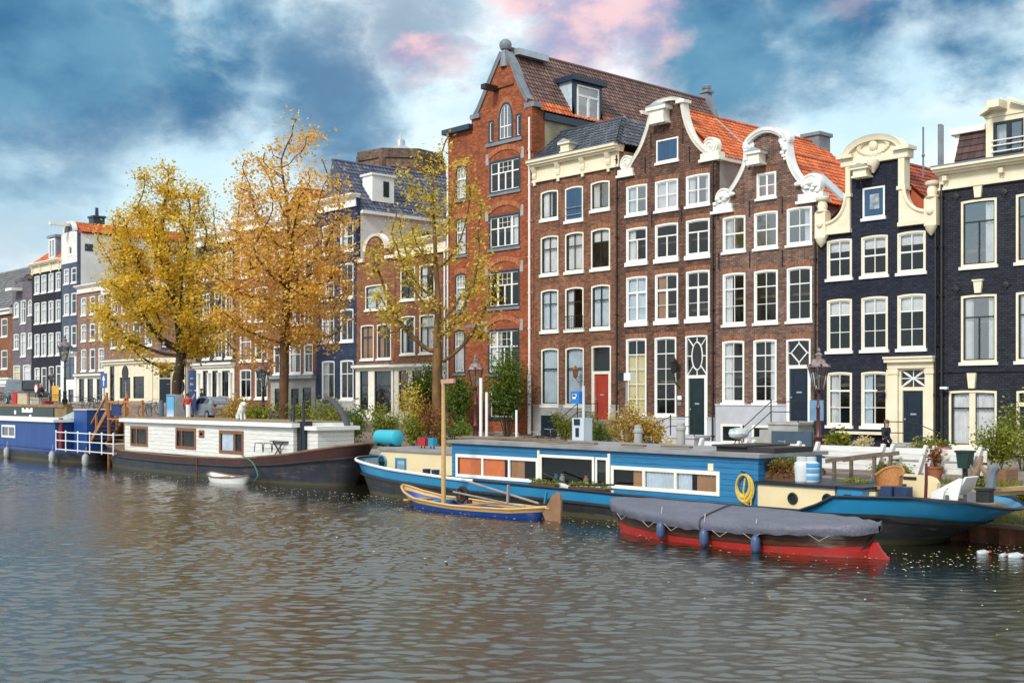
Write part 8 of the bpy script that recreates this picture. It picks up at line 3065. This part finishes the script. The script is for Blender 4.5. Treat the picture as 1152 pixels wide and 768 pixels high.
# quay railing at the far left
t = thing('quay_railing', 'dark iron quay railing along the raised street by the black street lamp', 'railing', (-85, 33.4, 3.4))
pts = [(x, 33.35, street(x)) for x in np.linspace(S(33, 33.35), S(133, 33.35), 9)]
railing(t, pts, 1.05, 'rail', IRON)


# ------------------------------------------------------------------ bicycles
def make_bike(mt, label, group):
    b = thing('bicycle', label, 'bicycle', (0, 0, 0), 0, group)
    TY = pm('rubber', (.012, .012, .013), None, 4, .7)
    for x in (-.52, .52):
        w = MB().tube([(x + .33 * math.cos(a), 0, .34 + .33 * math.sin(a)) for a in np.linspace(0, 6.283, 21)[:-1]], .02, 5, closed=True)
        wo = w.build('wheel', TY, b)
        sp = MB()
        for a in np.linspace(0, math.pi, 7)[:-1]:
            sp.bar((x - .32 * math.cos(a), 0, .34 - .32 * math.sin(a)), (x + .32 * math.cos(a), 0, .34 + .32 * math.sin(a)), .006, .006)
        sp.build('spokes', ZINC, wo)
    f = MB()
    for p, q in (((-.52, .34), (-.1, .34)), ((-.1, .34), (-.22, .82)), ((-.1, .34), (.36, .78)), ((-.2, .74), (.36, .84)), ((-.52, .34), (-.2, .74)), ((.36, .88), (.52, .34))):
        f.tube([(p[0], 0, p[1]), (q[0], 0, q[1])], .02, 6)
    f.build('frame', mt, b)
    MB().tube([(.36, 0, .88), (.34, 0, 1.02), (.22, -.26, 1.05)], .016, 5).tube([(.34, 0, 1.02), (.22, .26, 1.05)], .016, 5).build('handlebar', ZINC, b)
    MB().box(-.36, -.1, -.07, .07, .88, .93).build('saddle', IRON, b)
    MB().box(-.75, -.32, -.07, .07, .70, .72).build('rack', IRON, b)
    return b


b1 = make_bike(IRON, 'black bicycle parked beside the stone bollard and golden shrub', 'bicycles parked along the quay')
bl = [(724, 36.2, .2, None), (3, 35.2, .1, 'dark bicycle at the left frame edge behind the dark green barge'), (11, 35.8, -.2, 'dark bicycle standing just left of the parked van'), (103, 36, .3, 'dark bicycle parked in front of the low house with cream shop'), (111, 36.5, -.1, 'dark bicycle parked nearest the round dark sign back'), (557, 35.5, .1, 'dark bicycle lying in plants right of the white poles'), (598, 37, .1, 'dark bicycle left of the grey basement door'), (873, 36, .15, 'pale bicycle handlebars above the plank fence, by the slate blue panel'), (163, 35.5, .1, 'dark bicycle behind the timber landing railing'), (124, 36.2, .2, 'dark bicycle directly right of the square blue arrow sign'), (22, 35.0, -.15, 'dark bicycle in front of the dark grey van'),
      (172, 37.5, .2, 'dark bicycle in front of the dark corner door, behind the landing'), (614, 40, -.1, 'dark bicycle below the left blue-curtained window of the cream-corniced house'), (690, 41, .15, 'dark bicycle behind the left golden shrub by the box lamp pole'), (575, 35.2, .4, 'dark bicycle beside the single short white pole')]
for i, (px, d, rz, lab) in enumerate(bl):
    s = S(px, d)
    o = b1 if i == 0 else copy_tree(b1, label=lab)
    o.location = (s, d, street(s))
    o.rotation_euler = (0, 0, rz)


# ------------------------------------------------------------------ cars
def make_car(name, label, s, d, col, L=3.9, Wd=1.7, Hh=1.5, van=False, rz=0.0):
    t = thing(name, label, 'van' if van else 'car', (0, 0, 0))
    h = Hh
    if van:
        low = [(-L / 2, .35), (L / 2, .35), (L / 2, .95), (L / 2 - .9, 1.15), (-L / 2, 1.15)]
        top = [(-L / 2 + .05, 1.15), (L / 2 - .95, 1.15), (L / 2 - 1.5, h), (-L / 2 + .12, h)]
    else:
        low = [(-L / 2 + .02, .32), (L / 2 - .05, .32), (L / 2, .55), (L / 2 - .08, .74), (L / 2 - .95, .93), (-L / 2 + .2, 1.0), (-L / 2, .8)]
        top = [(-L / 2 + .15, .98), (L / 2 - .98, .92), (L / 2 - 1.65, h - .05), (L / 2 - 2.1, h), (-L / 2 + .7, h - .05), (-L / 2 + .3, h - .22)]
    mb = MB()
    w = Wd / 2
    mb.prism(low, -w, w)
    n = len(top)
    vs = [(x, -w + .02, z) if z < 1.2 else (x, -w + .2, z) for x, z in top] + [(x, w - .02, z) if z < 1.2 else (x, w - .2, z) for x, z in top]
    mb.add(vs, [tuple(range(n)), tuple(range(n, 2 * n))[::-1]] + [(i, (i + 1) % n, (i + 1) % n + n, i + n) for i in range(n)])
    body = mb.build('body', col, t)
    bv = body.modifiers.new('bevel', 'BEVEL')
    bv.width = .06
    bv.segments = 2
    GL = pm('car_glass', (.015, .02, .025), None, 2, .06, spec=.9)
    zc = 1.2
    for sg in (-1, 1):
        def sid(x, z):
            k = (z - .95) / (h - .95)
            return (x, sg * (w - .02 + .012 - .18 * max(0, k)), z)
        if van:
            ps = [(L / 2 - 1.15, 1.2), (L / 2 - 1.55, h - .15), (-.4, h - .15), (-.4, 1.2)]
            MB().add([sid(*p) for p in ps], [(0, 1, 2, 3)]).build('side_window', GL, t)
        else:
            for ps in ([(L / 2 - 1.15, 1.0), (L / 2 - 1.72, h - .12), (-.12, h - .08), (-.12, 1.02)], [(-.2, 1.02), (-.2, h - .08), (-L / 2 + .75, h - .12), (-L / 2 + .42, 1.06)]):
                MB().add([sid(*p) for p in ps], [(0, 1, 2, 3)]).build('side_window', GL, t)
    xa, xb = top[1][0], top[2][0]
    MB().add([(xa - .02, -w + .16, top[1][1] + .06), (xa - .02, w - .16, top[1][1] + .06), (xb + .08, w - .28, top[2][1] - .04), (xb + .08, -w + .28, top[2][1] - .04)], [(0, 1, 2, 3)]).transform(Matrix.Translation((.05, 0, .03))).build('windscreen', GL, t)
    TY = pm('rubber', (.012, .012, .013), None, 4, .7)
    for x in (-L / 2 + .72, L / 2 - .75):
        for sg in (-1, 1):
            y = sg * (w - .06)
            wo = MB().lathe((x, y - .1, .31), [(.24, 0), (.31, .02), (.31, .18), (.24, .2)], 18, axis='y').build('wheel', TY, t, smooth=True)
            MB().lathe((x, y + sg * .105 - .01, .31), [(.19, 0), (.19, .02)], 14, axis='y').build('rim', ZINC, wo)
    for sg in (-1, 1):
        MB().box(L / 2 - .22, L / 2 - .02, sg * (w - .38) - .16, sg * (w - .38) + .16, .62, .75).build('headlight', pm('lamp_lens', (.75, .78, .8), None, 2, .15), t)
        MB().box(-L / 2 - .01, -L / 2 + .05, sg * (w - .2) - .1, sg * (w - .2) + .1, .72, .98).build('tail_light', pm('red_lens', (.4, .01, .01), None, 2, .2), t)
        MB().box(L / 2 - 1.35, L / 2 - 1.2, sg * (w + .08) - .08, sg * (w + .08) + .08, .98, 1.1).build('mirror', col, t)
    t.location = (s, d, street(s))
    t.rotation_euler = (0, 0, rz)
    return t


make_car('parked_car', 'small silver-blue hatchback parked beside the bright yellow shrub', S(236, 38.5), 38.5, pm('silver_blue_paint', (.34, .40, .48), (.30, .36, .44), .8, .25, metal=.5, coat=.5), 3.9, 1.7, 1.5, rz=math.pi)
make_car('parked_van', 'dark grey van parked behind the quay railing at the far left', S(29, 38), 38, pm('dark_grey_paint', (.10, .12, .14), None, .8, .3, metal=.3, coat=.3), 5.0, 1.9, 2.0, van=True)

# ------------------------------------------------------------------ people
SKIN = pm('skin', (.52, .30, .21), (.44, .24, .17), 6, .55)


def person(label, px, d, height, jacket, trousers, hair, rz=0.0, stride=.28, shoes=None, zb=None, arm=.12):
    s = S(px, d)
    zb = street(s) if zb is None else zb
    t = thing('person', label, 'person', (s, d, zb), rz)
    k = height / 1.75
    J = {'pel': (0, 0, .95), 'bel': (0, 0, 1.10), 'che': (.02, 0, 1.32), 'nek': (.02, 0, 1.47), 'hd0': (.04, 0, 1.56), 'hd1': (.04, 0, 1.66),
         'hl': (0, .10, .90), 'kl': (stride * .55, .10, .50), 'al': (stride * .75, .10, .10), 'tl': (stride * .75 + .16, .10, .04),
         'hr': (0, -.10, .90), 'kr': (-stride * .15, -.10, .50), 'ar': (-stride * .95, -.10, .12), 'tr': (-stride * .95 + .15, -.10, .04),
         'sl': (.02, .19, 1.40), 'el': (-arm * .6, .25, 1.14), 'wl': (arm * .4, .26, .92), 'ml': (arm * .4 + .05, .255, .83),
         'sr': (.02, -.19, 1.40), 'er': (arm * .2, -.25, 1.14), 'wr': (arm * 1.8, -.25, .95), 'mr': (arm * 1.8 + .06, -.245, .87)}
    RD = {'pel': .155, 'bel': .145, 'che': .165, 'nek': .062, 'hd0': .085, 'hd1': .10, 'hl': .095, 'kl': .062, 'al': .045, 'tl': .035, 'hr': .095, 'kr': .062, 'ar': .045, 'tr': .035,
          'sl': .075, 'el': .048, 'wl': .033, 'ml': .028, 'sr': .075, 'er': .048, 'wr': .033, 'mr': .028}
    E = [('pel', 'bel'), ('bel', 'che'), ('che', 'nek'), ('nek', 'hd0'), ('hd0', 'hd1'), ('pel', 'hl'), ('hl', 'kl'), ('kl', 'al'), ('al', 'tl'), ('pel', 'hr'), ('hr', 'kr'), ('kr', 'ar'), ('ar', 'tr'),
         ('che', 'sl'), ('sl', 'el'), ('el', 'wl'), ('wl', 'ml'), ('che', 'sr'), ('sr', 'er'), ('er', 'wr'), ('wr', 'mr')]

    def skin(name, keys, grow, mt, parent, taper=None):
        ed = [e for e in E if e[0] in keys and e[1] in keys]
        ks = sorted({x for e in ed for x in e}, key=lambda x: (x != ed[0][0], x))
        me = bpy.data.meshes.new(name)
        me.from_pydata([tuple(v * k for v in J[x]) for x in ks], [(ks.index(a), ks.index(b)) for a, b in ed], [])
        o = bpy.data.objects.new(name, me)
        COL.objects.link(o)
        m = o.modifiers.new('skin', 'SKIN')
        for i, x in enumerate(ks):
            r = RD[x] * k + grow
            y = r * (.72 if x in ('pel', 'bel', 'che') else 1)
            me.skin_vertices[0].data[i].radius = (r, y)
        me.skin_vertices[0].data[0].use_root = True
        sd = o.modifiers.new('sub', 'SUBSURF')
        sd.levels = sd.render_levels = 2
        dg = bpy.context.evaluated_depsgraph_get()
        me2 = bpy.data.meshes.new_from_object(o.evaluated_get(dg))
        bpy.data.objects.remove(o)
        me2.name = name
        me2.materials.clear()
        me2.materials.append(mt)
        me2.polygons.foreach_set('use_smooth', [True] * len(me2.polygons))
        ob = bpy.data.objects.new(name, me2)
        COL.objects.link(ob)
        ob.parent = t
        return ob
    skin('body', set(J), 0, SKIN, t)
    skin('jacket', {'pel', 'bel', 'che', 'sl', 'el', 'wl', 'sr', 'er', 'wr'}, .022, jacket, t)
    skin('trousers', {'pel', 'hl', 'kl', 'al', 'hr', 'kr', 'ar'}, .014, trousers, t)
    skin('shoes', {'al', 'tl'}, .018, IRON, t)
    skin('shoes', {'ar', 'tr'}, .018, IRON, t)
    me = MB()
    rows = []
    for i in range(6):
        ph = math.pi * .56 * i / 5
        rows.append([((.02 + (.118 if ph < 1.2 or math.cos(a) < .3 else .095) * max(.02, math.sin(ph)) * math.cos(a) * 1.0) * k, .108 * k * max(.02, math.sin(ph)) * math.sin(a), (1.66 + .125 * math.cos(ph)) * k) for a in np.linspace(0, 6.283, 13)[:-1]])
    me.grid(rows, closed=True)
    me.v = [(x + s, y + d, z + zb) for x, y, z in me.v]
    me.build('hair', hair, t, smooth=True)
    f = MB()
    for y in (-.036, .036):
        f.sphere(((.125) * k, y * k, 1.655 * k), .013 * k, 6, 4)
    f.box(.10 * k, .145 * k, -.03 * k, .03 * k, 1.575 * k, 1.582 * k)
    f.v = [(x + s, y + d, z + zb) for x, y, z in f.v]
    f.build('eyes', IRON, t)
    f = MB().add([(.12, -.015, 1.60), (.12, .015, 1.60), (.155, 0, 1.605), (.125, 0, 1.655)], [(0, 2, 3), (1, 3, 2), (0, 1, 2)])
    for sg in (-1, 1):
        f.sphere((.03, sg * .10, 1.635), .028, 6, 5, sc=(.8, .5, 1.2))
    f.v = [(x * k + s, y * k + d, z * k + zb) for x, y, z in f.v]
    f.build('nose', SKIN, t, smooth=True)
    return t


DKC = pm('dark_navy_cloth', (.012, .015, .028), None, 5, .85)
person('man in a dark coat walking past the navy house door', 997, 42.0, 1.72, DKC, pm('black_cloth', (.012, .012, .014), None, 5, .85), pm('grey_hair', (.12, .08, .06), None, 8, .7), rz=0.0, zb=1.4)
person('person in a red jacket standing beside the grey switch cabinet', 211, 36.2, 1.75, pm('red_cloth', (.62, .06, .03), (.5, .045, .025), 5, .8), pm('denim', (.03, .05, .12), None, 5, .8), pm('dark_hair', (.03, .018, .012), None, 8, .6), rz=2.6, stride=.1)
person('person in black clothes standing behind the bonnet of the silver car', 227, 42, 1.72, pm('black_cloth', (.012, .012, .014), None, 5, .85), DKC, pm('dark_hair', (.03, .018, .012), None, 8, .6), rz=-2.0, stride=.08)
person('fair-haired person in dark clothes behind the quay railing by the yellow board', 46, 34.6, 1.7, pm('black_cloth', (.012, .012, .014), None, 5, .85), DKC, pm('blond_hair', (.5, .34, .14), None, 8, .6), rz=-1.2, stride=.08)
# boxes and bags on the raised quay at the far left
for a, b, d, h, c_, lab in ((18, 23, 33.9, .9, (.55, .03, .03), 'red crate on the raised quay left of the cream crate'), (24, 35, 33.9, .85, (.60, .50, .34), 'cream crate on the raised quay above the dark green barge'), (38, 50, 33.9, .6, (.55, .52, .45), 'pale sack pile on the raised quay by the fair-haired person'), (52, 56, 33.9, .45, (.5, .03, .04), 'small red bag on the raised quay left of the yellow board')):
    xa, xb = S(a, d), S(b, d)
    z = street(xa)
    t = thing('crate', lab, 'crate', ((xa + xb) / 2, d, z))
    m_ = pm('crate_%d' % a, c_, None, 3, .7)
    MB().prism([(xa, z), (xb, z), (xb - .05, z + h), (xa + .05, z + h)], d - .3, d + .3, holes=[]).build('body', m_, t)
    MB().box(xa, xb, d - .34, d + .34, z + h + .002, z + h + .08).build('lid', m_, t)
t = thing('satellite_pan', 'white enamel barbecue bowl on a stand on the ship roof', 'barbecue', (S(831, 31.8), 31.8, 2.33))
s = t.location.x
MB().lathe((s, 31.8, 2.62), [(.05, 0), (.30, .10), (.34, .2), (.30, .34), (.06, .40)], 14).build('bowl', pm('pale_enamel', (.62, .66, .68), (.3, .33, .33), 4, .4), t, smooth=True)
for a in (0, 2.1, 4.2):
    MB().tube([(s + .08 * math.cos(a), 31.8 + .08 * math.sin(a), 2.66), (s + .2 * math.cos(a), 31.8 + .2 * math.sin(a), 2.35)], .02, 5).build('leg', RUST, t)
